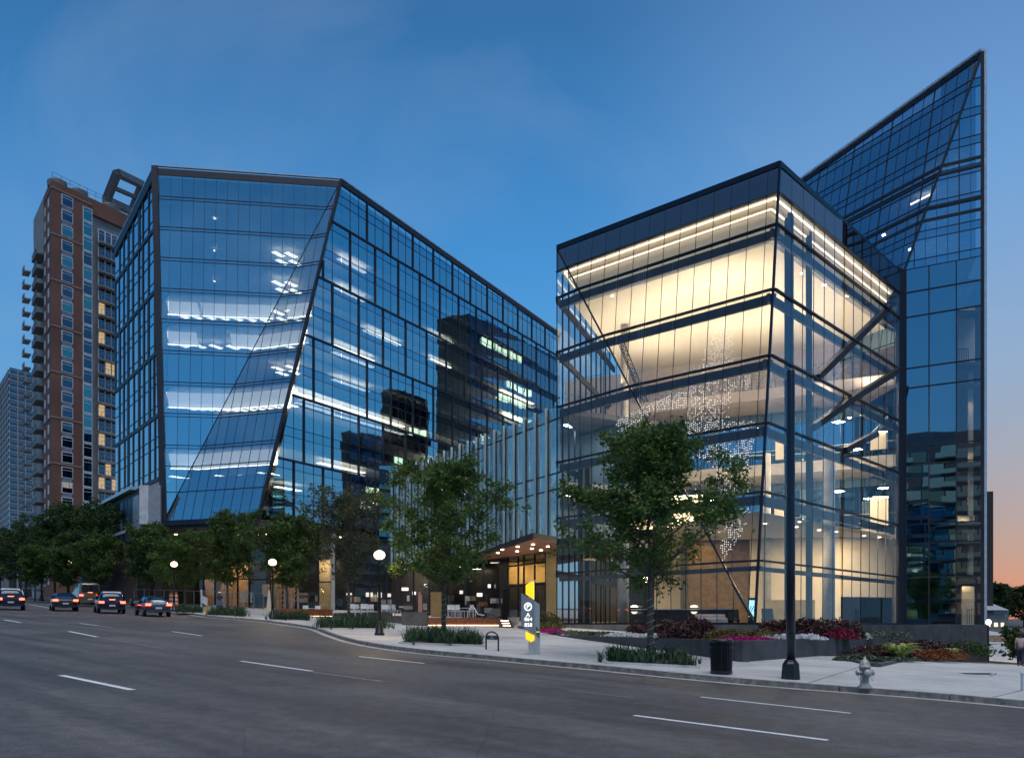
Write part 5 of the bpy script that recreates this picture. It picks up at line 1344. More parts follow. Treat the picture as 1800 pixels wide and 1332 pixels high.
# ---- tree pits with tufts of strap leaves
M_strap = leafmat('strap_leaves', [(.022, .05, .02), (.035, .075, .03), (.05, .10, .045)], .15)
M_soil = mat('dark_soil', (.03, .024, .018), .95, bump=.5)
def tufts(name, pts, h, m, seed, blades=9, lean=.55, wd=.014, parent=None, label=None, cat=None):
    r = random.Random(seed); vs = []; fs = []
    for p in pts:
        for _ in range(blades):
            az = r.uniform(0, 2 * pi); d = Vector((cos(az), sin(az), 0)); L_ = h * r.choice((.35, .5, .7, .9, 1.5)) * r.uniform(.7, 1.2) * (.55 + .9 * (mnoise.noise(p * 1.7) * .5 + .5)); s_ = r.uniform(.1, 1) * lean; side_ = Vector((-d.y, d.x, 0)) * wd
            q0 = p + d * r.uniform(0, .05); q1 = q0 + d * L_ * s_ * .4 + Vector((0, 0, L_ * .6)); q2 = q0 + d * L_ * s_ * 1.1 + Vector((0, 0, L_ * (.95 - .35 * s_)))
            k = len(vs); vs += [q0 - side_, q0 + side_, q1 + side_, q1 - side_, q2]; fs += [(k, k + 1, k + 2, k + 3), (k + 3, k + 2, k + 4)]
    o = vs[0].copy(); vs = [v - o for v in vs]
    ob = put(name, mesh(name, vs, fs, m), parent, Matrix.Translation(o)); return ob
def in_quad(q, n, r):
    out_ = []
    for _ in range(n):
        u, v = .5 + r.uniform(-.5, .5) * (1 if r.random() < .94 else 1.25), .5 + r.uniform(-.5, .5) * (1 if r.random() < .94 else 1.2)
        if mnoise.noise(Vector((u * 5, v * 3, n * .01))) < -.28: continue
        a = q[0].lerp(q[1], u); b = q[3].lerp(q[2], u); p = a.lerp(b, v); out_.append(Vector((p.x, p.y, zg(p.x, p.y))))
    return out_
rp = random.Random(77)
pits = [([(1066, 1166), (1228, 1174), (1204, 1156), (1072, 1152)], 'the tree nearest the lit box', .34), ([(703, 1131), (850, 1136), (838, 1124), (722, 1119)], 'the tall bushy tree by the bike rack', .42),
        ([(560, 1105), (684, 1106), (668, 1096), (575, 1093)], 'the russet tree', .5), ([(474, 1090), (545, 1091), (540, 1085), (476, 1083.5)], 'the second lamp post', .4), ([(366, 1082), (432, 1084), (428, 1078), (372, 1076)], 'the woman in the blue skirt', .42), ([(312, 1077), (356, 1078), (352, 1073.5), (314, 1072.5)], 'the striped barrel', .4)]
for q, what, h in pits:
    Q = [G(*c) for c in q]; Q = [Q[0], Q[1], Q[2], Q[3]]
    t = thing('tree_bed', Q[0], 'bed of dark strap-leaved plants around ' + what, 'planting', 'planted beds around the street trees')
    prism('soil', [(p.x, p.y) for p in Q], lambda p: zg(*p[:2]) - .02, lambda p: zg(*p[:2]) + .04, M_soil, t)
    for a, b in zip(Q, Q[1:] + Q[:1]):
        d = (b - a); bar('edging', a + Vector((0, 0, .03)), b + Vector((0, 0, .03)), .10, .08, M_pave, t, n=(0, 0, 1))
    A_ = ((Q[1] - Q[0]).cross(Q[3] - Q[0])).length
    tf_ = tufts('tufts', in_quad(Q, int(min(800, 30 * A_)), rp), h * 1.1, M_strap, int(q[0][0]), 11, 1.1, .012, t); tag(tf_, kind='stuff')
# ================================================================== street furniture
M_globe = glow('lamp_globe', (1.0, .70, .36), 5)
GL = 'black street lamps along the pavement'
def ctext(name, body, size, M, m, parent, ext=.004, align='CENTER'):
    c = bpy.data.curves.new(name, 'FONT'); c.body = body; c.size = size; c.align_x = align; c.align_y = 'CENTER'; c.extrude = ext; c.materials.append(m)
    o = bpy.data.objects.new(name, c); me = bpy.data.meshes.new_from_object(o); bpy.data.objects.remove(o)
    return put(name, me, parent, M)
def lamp_meshes():
    a = MB(); a.lathe((0, 0, 0), [(.25, 0), (.25, .10), (.21, .14), (.19, .42), (.13, .50), (.115, .62), (.085, .70)], 8)
    b = MB(); b.lathe((0, 0, .70), [(.085, 0), (.075, 1.0), (.058, 2.6), (.085, 2.64), (.06, 2.70), (.06, 2.78)], 12)
    c = MB(); c.lathe((0, 0, 3.48), [(.06, 0), (.15, .05), (.16, .10), (.11, .13)], 14)
    g = MB(); g.lathe((0, 0, 3.64), [(.14, 0), (.23, .07), (.27, .17), (.25, .28), (.16, .36), (.08, .40)], 16)
    f = MB(); f.lathe((0, 0, 4.04), [(.10, 0), (.10, .03), (.03, .08), (.02, .18)], 10)
    return [(n_, mesh(n_, q.v, q.f, m_, True)) for n_, q, m_ in (('base', a, M_black), ('pole', b, M_black), ('collar', c, M_black), ('globe', g, M_globe), ('finial', f, M_black))]
LM = lamp_meshes()
def street_lamp(p, label, pw, s_=1.0):
    t = thing('street_lamp', p, label, 'street lamp', GL)
    M = Matrix.Translation(p) @ Matrix.Scale(s_, 4)
    for n_, me in LM: put(n_, me, t, M)
    point('lamp_light', p + Vector((0, -.0, 3.86 * s_)), pw, (1, .68, .36), .30)
    return t
street_lamp(G(667, 1116), 'nearest black street lamp, its warm globe brightest of all', 900, .97)
street_lamp(G(479, 1089), 'second black street lamp, beside the closed cream parasol', 800, 1.0)
street_lamp(G(306, 1074), 'third black street lamp, before the orange striped barrel', 500, 1.02)
for px, Yd, lab in ((121, 96, 'far left street lamp glowing between the trees above the khaki vehicle'), (73, 101, 'leftmost street lamp, its globe low among the leaves')):
    street_lamp(Vector((X(px, Yd), Yd, zg(X(px, Yd), Yd))), lab, 700, 1.15)
# tall dark pole without arm
p = G(1390, 1193)
t = thing('tall_pole', p, 'tall plain dark metal pole on a square tapered base before the lit box', 'pole')
mb = MB(); q = [(.20, 0), (.20, .05), (.175, .40), (.135, .46), (.125, .50)]; mb.lathe(p, [(a * 1.25, b) for a, b in q], 8); mb.build('base', M_black, t, bevel=.01)
mb = MB(); mb.lathe(p, [(.118, .46), (.112, 3), (.104, 7.98), (.09, 8.02), (.03, 8.05)], 20); mb.build('shaft', mat('blue_black_metal', (.012, .018, .035), .28, .3, spec=.7), t, True)
mb = MB(); mb.box(p + Vector((0, -.125, 1.1)), (.10, .02, .16)); mb.build('hand_hole', M_black, t)
# hydrant
p = G(1520, 1209); M_hyd = mat('hydrant_grey', (.42, .41, .38), .45, .2, var=.25, scale=14, bump=.3, bscale=60)
t = thing('fire_hydrant', p, 'pale grey fire hydrant with chained caps on the pavement', 'hydrant')
S = lambda prof: prof
mb = MB(); mb.lathe(p, [(.165, 0), (.165, .035), (.125, .04), (.115, .09), (.105, .10), (.10, .42), (.125, .43), (.125, .47), (.11, .48)], 18); mb.build('barrel', M_hyd, t, True, .004)
mb = MB(); mb.lathe(p + Vector((0, 0, .48)), [(.14, 0), (.145, .03), (.125, .05), (.118, .11), (.085, .17), (.045, .20), (.03, .21), (.03, .26), (.018, .27)], 18); mb.build('bonnet', M_hyd, t, True)
for k in range(8):
    a = k * pi / 4; mb = MB() if k == 0 else mb; mb.lathe(p + Vector((cos(a) * .145, sin(a) * .145, .035)), [(.016, 0), (.016, .022)], 6)
mb.build('flange_bolts', M_hyd, t)
for dx, ang in ((-1, 0), (1, 0)):
    mb = MB(); c = p + Vector((dx * .09, -.02, .37)); mb.tube([c, c + Vector((dx * .06, 0, 0)), c + Vector((dx * .065, 0, 0)), c + Vector((dx * .11, 0, 0)), c + Vector((dx * .13, 0, 0))], [.055, .055, .07, .066, .03], 14); mb.build('nozzle_cap', M_hyd, t)
    pts = [c + Vector((dx * .09, -.03, -.05 - .10 * sin(pi * k / 8) * 1.2)) - Vector((dx * .075 * k / 8, .06 * sin(pi * k / 8), .02 * k / 8)) for k in range(9)]
    mb = MB(); mb.tube(pts, .008, 5); mb.build('cap_chain', M_hyd, t)
mb = MB(); c = p + Vector((0, -.09, .36)); mb.tube([c, c + Vector((0, -.07, 0)), c + Vector((0, -.075, 0)), c + Vector((0, -.12, 0)), c + Vector((0, -.135, 0))], [.075, .075, .095, .09, .03], 16); mb.build('pumper_cap', M_hyd, t, True)
# litter bin: slatted steel drum
p = G(1268, 1184); t = thing('litter_bin', p, 'black slatted steel litter bin beside the stone planter corner', 'bin')
for k in range(30):
    a = 2 * pi * k / 30; pts = [p + Vector((cos(a) * r_, sin(a) * r_, z_)) for r_, z_ in ((.265, .07), (.28, .45), (.29, .80), (.315, .88))]
    mb = MB(); mb.tube(pts, .017, 4); mb.build('slat', M_black, t)
mb = MB(); mb.lathe(p, [(.30, .02), (.30, .09), (.27, .10), (.27, .06)], 28); mb.build('foot_ring', M_black, t)
mb = MB(); mb.lathe(p, [(.325, .86), (.335, .89), (.325, .92), (.27, .95), (.17, .955), (.15, .92), (.15, .88)], 28); mb.build('lid', M_black, t, True)
mb = MB(); mb.lathe(p, [(.24, .06), (.245, .86)], 20); mb.build('liner', M_black, t)
mb = MB(); mb.lathe(p, [(.30, .70), (.305, .73)], 28); mb.build('band', M_black, t)
# parking totem
M_tot = mat('totem_grey', (.30, .33, .37), .4, .2, var=.04); M_totl = mat('totem_light', (.50, .53, .56), .35, .2, var=.04); M_totg = mat('sign_green', (.04, .20, .05), .5)
L_yel = glow('yellow_panel_light', (1.0, .56, .02), 1.25); L_yel2 = glow('yellow_glow_edge', (1.0, .62, .16), 1.3); L_sign = glow('sign_face_light', (1, 1, .96), 1.5)
p = G(938, 1150); t = thing('parking_totem', p, 'grey parking totem with lit yellow panels and the numbers 864 and 858', 'sign')
Yp = p.y; k_ = Yp / F
def qx(px): return (px - 940) * k_
def qz(py): return (1150 - py) * k_ + 0
def plate(name, pts, y0, y1, m, parent=None):
    n = len(pts); vs = [(qx(a), y0, qz(b)) for a, b in pts] + [(qx(a), y1, qz(b)) for a, b in pts]
    fs = [tuple(range(n)), tuple(range(2 * n - 1, n - 1, -1))] + [(i, n + i, n + (i + 1) % n, (i + 1) % n) for i in range(n)]
    me = mesh(name, vs, fs, m); me.validate(); bm = bmesh.new(); bm.from_mesh(me); bmesh.ops.recalc_face_normals(bm, faces=bm.faces); bm.to_mesh(me); bm.free()
    return put(name, me, parent or t, Matrix.Translation(p))
plate('post', [(931, 1151), (941, 1151), (941, 1021), (931, 1024)], -.02, .20, M_totl)
plate('back_post', [(941.4, 1151), (951, 1150), (951, 1112), (941.4, 1112)], .0, .20, M_totl)
f1 = plate('front_panel', [(918, 1042), (940, 1055), (940, 1114), (918, 1100)], -.16, -.04, M_tot)
plate('side_panel', [(941, 1055), (950.5, 1062), (950.5, 1113), (941, 1108)], -.04, .10, M_totl)
plate('lit_panel', [(926, 1028), (936, 1022), (939.5, 1022), (939.5, 1052), (926, 1044)], -.11, -.05, L_yel)
plate('lit_panel', [(926, 1109), (939.5, 1116), (939.5, 1124), (936, 1128), (926, 1122)], -.13, -.04, L_yel)
plate('lit_edge', [(939.6, 1022), (941, 1022), (941, 1053), (939.6, 1053)], -.10, -.03, L_yel2); plate('lit_edge', [(939.6, 1116), (941, 1116), (941, 1124), (939.6, 1126)], -.11, -.03, L_yel2)
plate('cap', [(931, 1021), (943.5, 1019), (943.5, 1021.5), (931, 1023.5)], -.03, .2, M_white)
plate('green_panel', [(944, 1100), (950.8, 1107), (950.8, 1121), (944, 1115)], -.06, -.041, M_totg)
def onface(px, py, y=-.165): return Matrix.Translation(p + Vector((qx(px), y, qz(py)))) @ Matrix.Rotation(radians(90), 4, 'X')
ringm = MB(); 
for k in range(28):
    a0, a1 = 2 * pi * k / 28, 2 * pi * (k + 1) / 28; c = p + Vector((qx(930), -.166, qz(1066)))
    ringm.bar(c + Vector((cos(a0) * .115, 0, sin(a0) * .125)), c + Vector((cos(a1) * .115, 0, sin(a1) * .125)), .034, .008)
ringm.build('lit_ring', L_sign, f1)
ctext('lit_letter', 'P', .21, onface(930, 1066), L_sign, f1)
ctext('lit_arrow', '^', .30, onface(930, 1083), L_sign, f1); ctext('lit_number', '864', .175, onface(930.5, 1088), L_sign, f1); ctext('lit_number', '858', .175, onface(930.5, 1098), L_sign, f1)
ar = MB(); c = p + Vector((qx(947.5), -.065, qz(1110))); ar.bar(c + Vector((-.06, 0, 0)), c + Vector((.06, 0, 0)), .03, .01, n=(0, 0, 1)); ar.build('arrow', L_sign, t)
# bicycle rack
p = G(865, 1143); t = thing('bike_rack', p, 'black hoop bicycle rack with a small name plate', 'bike rack')
a = G(854.5, 1141); b = G(876, 1144); pts = [a + Vector((0, 0, -.03))]
for k in range(13):
    an = pi * k / 12; c = (a + b) / 2; h_ = (b - a) / 2; pts.append(c - h_ * cos(an) + Vector((0, 0, .46 + .20 * sin(an))))
pts.append(b + Vector((0, 0, -.03))); mb = MB(); mb.tube(pts, .030, 10); mb.build('hoop', M_black, t, True)
c = (a + b) / 2 + Vector((0, 0, .46)); d = (b - a); d.z = 0; rz = atan2(d.y, d.x)
pl = box('name_plate', c, (d.length - .05, .02, .15), M_black, t, rz=rz)
mb = MB()
for r_ in (0, 1):
    for k in range(7): mb.box(c + Matrix.Rotation(rz, 3, 'Z') @ Vector((-.12 + k * .04, -.013, .033 - r_ * .06)), (.022, .006, .028), rz=rz)
mb.build('raised_marks', M_coping, pl)
# small wayfinding sign on a yellow post
p = G(364, 1080); t = thing('wayfinding_sign', p, 'small pale slanted sign on a yellow post near the woman', 'sign'); Yp = p.y; k_ = Yp / F
M_yel = mat('yellow_post', (.60, .40, .05), .5)
box('post', p + Vector((0, 0, .45)), (.16, .16, .95), M_yel, t)
qx = lambda px: (px - 364) * k_; qz = lambda py: (1080 - py) * k_
plate('slanted_panel', [(355, 1046), (365, 1051), (365, 1064), (355, 1058)], -.12, .0, M_white); plate('tall_panel', [(353, 1036), (355, 1036), (355, 1066), (353, 1066)], -.05, .1, M_white)
# ---- planters
planter = thing('stone_planter', G(1305, 1163), 'long dark granite planter wedge with a sharp corner towards the street', 'planter')
zt_long = ZH(1126, G(1305, 1163).y)
gp = [G(979, 1117), G(1305, 1163), G(1466, 1156)]
gp[2] = Vector((X(1466, 35.5), 35.5, 0)); 
gp3 = P(1546, 1097, 46)
def stonewall(parent, a, b, n, z1, th=.28, m=M_stone, name='stone_slab', z0=None):
    for k in range(n):
        p = a.lerp(b, k / n); q = a.lerp(b, (k + 1) / n); d = q - p; d.z = 0; dd = d.normalized(); nn = Vector((-dd.y, dd.x, 0)); nn = nn if nn.y > 0 else -nn
        c = (p + q) / 2 + nn * th / 2; zz = (z1(c) if callable(z1) else z1); lo = min(zg(p.x, p.y), zg(q.x, q.y)) - .15
        box(name, (c.x, c.y, (lo + zz) / 2), (d.length - .012, th, zz - lo), m, parent, rz=atan2(dd.y, dd.x))
zlong = lambda c: zt_long if c.x > 6 else zt_long + (EYE - .02 - .18 - zt_long) * 0
ztl = ZH(1121, gp[2].y)
# the top runs level from the corner; its left arm climbs slightly with the ground
def zleft(c):
    f = max(0, min(1, (gp[1].x - c.x) / (gp[1].x - gp[0].x))); return zt_long + f * (ZH(1115.5, gp[0].y) - zt_long)
stonewall(planter, gp[0], gp[1], 9, zleft); stonewall(planter, gp[1] + Vector((.02, 0, 0)), gp[2], 4, zt_long)
stonewall(planter, gp[2], gp3, 5, zt_long)
def zsoil(p): return zleft(Vector((p[0], p[1], 0))) - .06
sp_ = [gp[0] + Vector((.1, .4, 0)), gp[1] + Vector((0, .35, 0)), gp[2] + Vector((-.3, .3, 0)), gp3, P(1450, 1097, 49.3), P(1330, 1097, 48.4), P(985, 1097, 61.5)]
for tri in ((0, 1, 5, 6), (1, 2, 3, 4, 5)): prism('soil', [(sp_[i].x, sp_[i].y) for i in tri], -2.2, zsoil, M_soil, planter)
low = thing('low_planter', G(1548, 1172), 'low dark granite planter with a striped hosta, right of the hydrant', 'planter')
lp = [G(1467, 1154), G(1548, 1172), P(1731.5, 1097, 57.3)]
zlow = ZH(1165, lp[1].y)
zfar = ZH(1145, lp[2].y)
def zl(c): f = max(0, min(1, (c.x - lp[1].x) / (lp[2].x - lp[1].x))); return zlow + f * (zfar - zlow)
stonewall(low, lp[0], lp[1], 3, lambda c: zlow + .0, .2); stonewall(low, lp[1], lp[2], 12, zl, .22)
prism('soil', [(lp[0].x + .2, lp[0].y + .3), (lp[1].x, lp[1].y + .3), (lp[2].x - .2, lp[2].y - .5), (lp[2].x - 1, lp[2].y - .2), (gp3.x, gp3.y), (gp[2].x + .2, gp[2].y)], -4, lambda p: zl(Vector((p[0], p[1], 0))) - .03, M_soil, low)
# ---- planting in the planters
M_red = leafmat('burgundy_leaves', [(.05, .012, .018), (.09, .025, .03), (.06, .05, .025), (.12, .05, .06)], .1)
M_pink = leafmat('magenta_petals', [(.45, .01, .18), (.62, .02, .26), (.35, .01, .14)], .2)
M_wht = leafmat('white_petals', [(.75, .76, .78), (.85, .86, .86), (.6, .62, .62)], .2)
M_org = leafmat('bronze_orange_leaves', [(.30, .07, .02), (.18, .07, .02), (.36, .10, .03), (.10, .06, .02)], .1)
M_olv = leafmat('amber_green_leaves', [(.16, .10, .02), (.10, .09, .02), (.22, .12, .03), (.06, .07, .02)], .1)
M_grn = leafmat('grey_green_leaves', [(.08, .11, .07), (.13, .17, .11), (.05, .08, .04)], .1)
M_crim = leafmat('crimson_leaves', [(.22, .01, .04), (.32, .02, .07), (.12, .01, .03)], .1)
M_host = leafmat('hosta_leaves', [(.22, .30, .06), (.34, .42, .12), (.50, .55, .25)], .2)
def mound(px, Yd, rx, ry, h, m, n, size, seed, name, label, cat, group, zf, wide=0.0):
    """low shrub or flower patch: leaves through a flattened dome"""
    r = random.Random(seed); c = Vector((X(px, Yd), Yd, 0)); c.z = zf(c); pts = []
    while len(pts) < n:
        u = r.uniform(-1, 1); v = r.uniform(-1, 1); w_ = r.random()
        if u * u + v * v + w_ * w_ * .9 > 1 or u * u + v * v + w_ * w_ < .25: continue
        lump = 1 + .22 * mnoise.noise(Vector((u * 2.5 + seed, v * 2.5, w_ * 2)))
        pts.append(c + Vector((u * rx * lump, v * ry * lump, w_ * h * lump + .02)))
    o = thing(name, c, label, cat, group); me = leaf_mesh('foliage', [q - c for q in pts], size, seed, m)
    put('foliage', me, o, Matrix.Translation(c)); st = MB()
    for k in range(10):
        q = pts[k * 7 % len(pts)]; st.tube([c + Vector((r.uniform(-.2, .2) * rx, r.uniform(-.2, .2) * ry, 0)), q], .012, 4)
    st.build('stems', M_bark, o)
    return o
zs1 = lambda c: zsoil((c.x, c.y))
GPl = 'shrubs and flower patches in the long planter'
for args in (
    (1098, 41.5, 1.1, .8, .20, M_wht, 900, .07, 'white_flowers', 'white flowers left of the near tree trunk', 'flowers'),
    (1150, 38.5, 1.0, .6, .20, M_wht, 800, .07, 'white_flowers', 'white flowers just right of the near tree trunk', 'flowers'),
    (1055, 45, 1.7, .9, .22, M_grn, 1300, .10, 'ground_cover_plant', 'grey-green low plants at the narrow left end of the planter', 'plants'),
    (1010, 49, 1.3, .8, .25, M_grn, 900, .10, 'ground_cover_plant', 'grey-green tufts at the very tip of the planter', 'plants'),
    (1132, 43, 1.0, .8, .62, M_red, 1600, .11, 'burgundy_shrub', 'small burgundy shrub left of the near trunk', 'shrub'),
    (1180, 39, 1.0, .9, .78, M_red, 2000, .11, 'burgundy_shrub', 'burgundy shrub between the near trunk and the white bench', 'shrub'),
    (1222, 37.5, 1.0, .9, .85, M_red, 2200, .11, 'burgundy_shrub', 'tallest burgundy shrub, left of the litter bin', 'shrub'),
    (1195, 35, .9, .5, .5, M_red, 1300, .10, 'burgundy_shrub', 'low burgundy shrub against the planter wall left of the bin', 'shrub'),
    (1285, 33.5, 1.1, .7, .42, M_olv, 1500, .08, 'amber_plant', 'amber low plants behind the litter bin', 'plants'),
    (1335, 33.5, .9, .7, .40, M_olv, 1300, .08, 'amber_plant', 'amber low plants at the planter corner', 'plants'),
    (1312, 31.5, 1.2, .35, .16, M_pink, 900, .07, 'magenta_flowers', 'magenta flowers along the wall top at the planter corner', 'flowers'),
    (1365, 33.2, .9, .5, .22, M_wht, 700, .07, 'white_flowers', 'white flowers beside the tall dark pole', 'flowers'),
    (1412, 33.8, .9, .4, .22, M_wht, 700, .07, 'white_flowers', 'white flowers right of the tall dark pole', 'flowers'),
    (1510, 38.0, .5, .5, .30, M_wht, 350, .07, 'white_flowers', 'small white flower clump at the right end of the long planter', 'flowers'),
    (1370, 36.5, 1.1, .9, .78, M_red, 1900, .11, 'burgundy_shrub', 'burgundy shrub left of the tall dark pole', 'shrub'),
    (1425, 36.5, 1.2, .9, .82, M_red, 2200, .11, 'burgundy_shrub', 'burgundy shrub right of the tall dark pole', 'shrub'),
    (1480, 37.5, 1.0, .9, .80, M_red, 1900, .11, 'burgundy_shrub', 'last burgundy shrub in the row, right end of the long planter', 'shrub'),
    (1478, 35.9, .8, .4, .42, M_crim, 900, .09, 'crimson_plant', 'crimson low plants before the last burgundy shrub', 'plants'),
    (1545, 43, 1.6, 1.2, .30, M_grn, 1300, .10, 'ground_cover_plant', 'grey-green low plants against the granite plinth', 'plants')):
    mound(args[0], args[1], args[2], args[3], args[4], args[5], args[6], args[7], int(args[0] * 3), args[8], args[9], args[10], GPl, zs1 if args[0] < 1500 else (lambda c: zt_long - .1))
GP2 = 'plants in the low planter'
zs2 = lambda c: zl(c) - .03
for args in (
    (1508, 31.6, .9, .5, .20, M_grn, 800, .09, 'ground_cover_plant', 'pale grey-green edging plants at the left point of the low planter', 'plants'),
    (1548, 33.5, 1.5, .9, .55, M_red, 1800, .11, 'burgundy_shrub', 'dark burgundy plants behind the hosta', 'shrub'),
    (1605, 36, 1.7, 1.0, .75, M_red, 2600, .11, 'burgundy_shrub', 'wide burgundy bank right of the hosta', 'shrub'),
    (1650, 39, 1.4, 1.0, .62, M_red, 1800, .11, 'burgundy_shrub', 'burgundy bank in the middle of the low planter', 'shrub'),
    (1636, 35.0, 1.3, .6, .38, M_org, 1900, .08, 'bronze_orange_plant', 'bright bronze-orange bedding plants along the wall', 'plants'),
    (1670, 38.0, .8, .6, .36, M_org, 900, .08, 'bronze_orange_plant', 'bronze-orange plants farther along the wall', 'plants'),
    (1700, 45, 1.3, 1.4, .72, M_leafd, 1500, .12, 'dark_green_plant', 'dark green plants at the right end of the low planter', 'plants'),
    (1560, 31.8, 1.3, .4, .16, M_grn, 700, .08, 'ground_cover_plant', 'low green edging under the hosta', 'plants')):
    mound(args[0], args[1], args[2], args[3], args[4], args[5], args[6], args[7], int(args[0] * 5), args[8], args[9], args[10], GP2, zs2)
def hosta(px, Yd, R, n, seed, label):
    r = random.Random(seed); c = Vector((X(px, Yd), Yd, 0)); c.z = zs2(c); t = thing('hosta_plant', c, label, 'plants', 'striped hostas in the low planter')
    for k in range(n):
        az = r.uniform(0, 2 * pi); d = Vector((cos(az), sin(az), 0)); s_ = Vector((-d.y, d.x, 0)); L_ = R * r.uniform(.6, 1.1); h = R * r.uniform(.45, .95); w_ = .05
        vs = []; 
        for j in range(6):
            f = j / 5; q = d * L_ * f + Vector((0, 0, h * sin(min(1, f * 1.15) * pi * .62))); ww = w_ * sin(pi * (.12 + .86 * f)); vs += [q - s_ * ww, q + Vector((0, 0, -ww * .4)), q + s_ * ww]
        fs = [(3 * j + e, 3 * j + e + 1, 3 * j + e + 4, 3 * j + e + 3) for j in range(5) for e in (0, 1)]
        put('leaf', mesh('leaf', vs, fs, M_host, True), t, Matrix.Translation(c))
hosta(1583, 32.6, .75, 90, 5, 'big yellow-striped hosta in the low planter'); hosta(1668, 36.6, .55, 40, 6, 'smaller striped hosta among the orange plants')
# beds at the entrance, left end of the plinth
bed = thing('entrance_bed', G(950, 1108), 'small bed with magenta flowers beside the entrance', 'planting')
mb = MB(); a = G(911, 1101); b = G(979, 1119); 
stonewall(bed, G(910, 1103), G(978, 1116), 4, lambda c: zg(c.x, c.y) + .16, .25)
zb3 = lambda c: zg(c.x, c.y) + .08
mound(963, 47.5, .9, .7, .22, M_pink, 900, .08, 41, 'magenta_flowers', 'magenta flowers right of the parking totem', 'flowers', 'plants in the entrance bed', zb3)
mound(958, 51, 1.0, .9, .45, M_olv, 900, .09, 42, 'amber_plant', 'amber plants right of the parking totem', 'plants', 'plants in the entrance bed', zb3)
mound(962, 54, 1.1, 1.0, 1.0, M_leafr, 1100, .12, 43, 'dark_shrub', 'taller dark shrub beside the amber pier of the entrance', 'shrub', 'plants in the entrance bed', zb3)
# ================================================================== terrace with timber benches, chairs, tables
M_teak = mat('reddish_timber', (.26, .085, .04), .45, var=.3, scale=5); M_deckst = concrete('terrace_stone', (.10, .095, .09), (.16, .15, .14), 2)
M_chair = mat('white_chair', (.72, .73, .74), .4); L_led = glow('led_strip_lamp', (1.0, .66, .36), 7); M_pot = mat('pale_pot', (.62, .55, .48), .6)
def seg_bench(a, b, ytop, m, label, led=True, name='timber_bench', cat='bench', group='raised terrace benches and walls'):
    """low box wall between two foot pixels; its top seen at height ytop above the first"""
    A_ = G(*a); B_ = G(*b); zt_ = ZH(ytop, A_.y); t = thing(name, A_, label, cat, group)
    d = (B_ - A_); d.z = 0; ln = d.length; d.normalize(); nn = Vector((-d.y, d.x, 0)); nn = nn if nn.y > 0 else -nn; rz = atan2(d.y, d.x)
    lo = min(A_.z, B_.z); nb_ = 3 if m is M_teak else 1; top = zt_ - .06
    for k in range(nb_):
        z0 = lo + .08 + (top - lo - .08) * k / nb_; z1 = lo + .08 + (top - lo - .08) * (k + 1) / nb_
        c = (A_ + B_) / 2 + nn * .03; box('board' if nb_ > 1 else 'wall_face', (c.x, c.y, (z0 + z1) / 2), (ln, .06, z1 - z0 - .012), m, t, rz=rz)
    c = (A_ + B_) / 2 + nn * .45; box('core', (c.x, c.y, (lo + top) / 2 - .05), (ln - .06, .78, top - lo + .05), M_deckst, t, rz=rz); box('seat_slab', (c.x, c.y, zt_ - .03), (ln + .05, .92, .06), M_deckst if m is not M_teak else M_teak, t, rz=rz)
    if led: bar('led_strip', A_ + Vector((0, 0, .04)) - nn * .01 + d * .1, B_ + Vector((0, 0, .04)) - nn * .01 - d * .1, .04, .03, L_led, t, n=(0, 0, 1))
    return t
seg_bench((751, 1099.5), (880, 1099.5), 1085, M_teak, 'long reddish timber bench lit along its foot, left of the entrance steps')
seg_bench((706, 1098), (750, 1099.5), 1075, M_deckst, 'dark stone block between two timber benches', False, 'stone_block', 'wall')
seg_bench((673, 1092), (705, 1094), 1082, M_teak, 'short timber bench behind the brightest street lamp')
seg_bench((586, 1084), (672, 1091), 1077, M_deckst, 'low dark terrace wall right of the russet tree', False, 'terrace_wall', 'wall')
seg_bench((490, 1083), (585, 1083.5), 1069, M_teak, 'timber bench behind the second street lamp and its tree')
dk_pts = [G(882, 1097), G(751, 1099), G(700, 1096), G(590, 1086), G(492, 1082)]
dk_pts = [p + Vector((0, .9, 0)) for p in dk_pts] + [Vector((X(560, 92), 92, 0)), Vector((X(700, 88), 88, 0)), Vector((X(860, 76), 76, 0))]
ztd = ZH(1086, 58.5)
tt = thing('terrace', G(800, 1098), None, None); tag(tt, kind='structure')
prism('terrace_deck', [(p.x, p.y) for p in dk_pts], .8, lambda p: ztd + max(0, (-p[0] - 5)) * .022, M_deckst, tt)
zdk = lambda x: ztd + max(0, (-x - 5)) * .022
def chair_kit():
    o = []
    for nm, parts in (('seat', [((0, 0, .45), (.44, .44, .03))]), ('back', [((0, .21, .68), (.42, .03, .30))]), ('leg', [((.19, .19, .33), (.03, .03, .67))]), ('leg', [((-.19, .19, .33), (.03, .03, .67))]), ('leg', [((.19, -.19, .22), (.03, .03, .45))]), ('leg', [((-.19, -.19, .22), (.03, .03, .45))])):
        mb = MB()
        for c, s_ in parts: mb.box(c, s_)
        o.append((nm, mesh(nm, mb.v, mb.f, M_chair)))
    return o
CK = chair_kit()
def cafe_chair(px, Yd, rz, label):
    x = X(px, Yd); p = Vector((x, Yd, zdk(x))); t = thing('cafe_chair', p, label, 'chair', 'white cafe chairs on the terrace'); M = Matrix.Translation(p) @ Matrix.Rotation(rz, 4, 'Z') @ Matrix.Scale(1.18, 4)
    for nm, me in CK: put(nm, me, t, M)
def cafe_table(px, Yd, label):
    x = X(px, Yd); p = Vector((x, Yd, zdk(x))); t = thing('cafe_table', p, label, 'table', 'round cafe tables on the terrace')
    mb = MB(); mb.lathe(p, [(.38, .74), (.38, .77)], 20); mb.build('table_top', M_chair, t); mb = MB(); mb.lathe(p, [(.24, 0), (.24, .02), (.03, .04), (.03, .74)], 14); mb.build('pedestal', M_black, t)
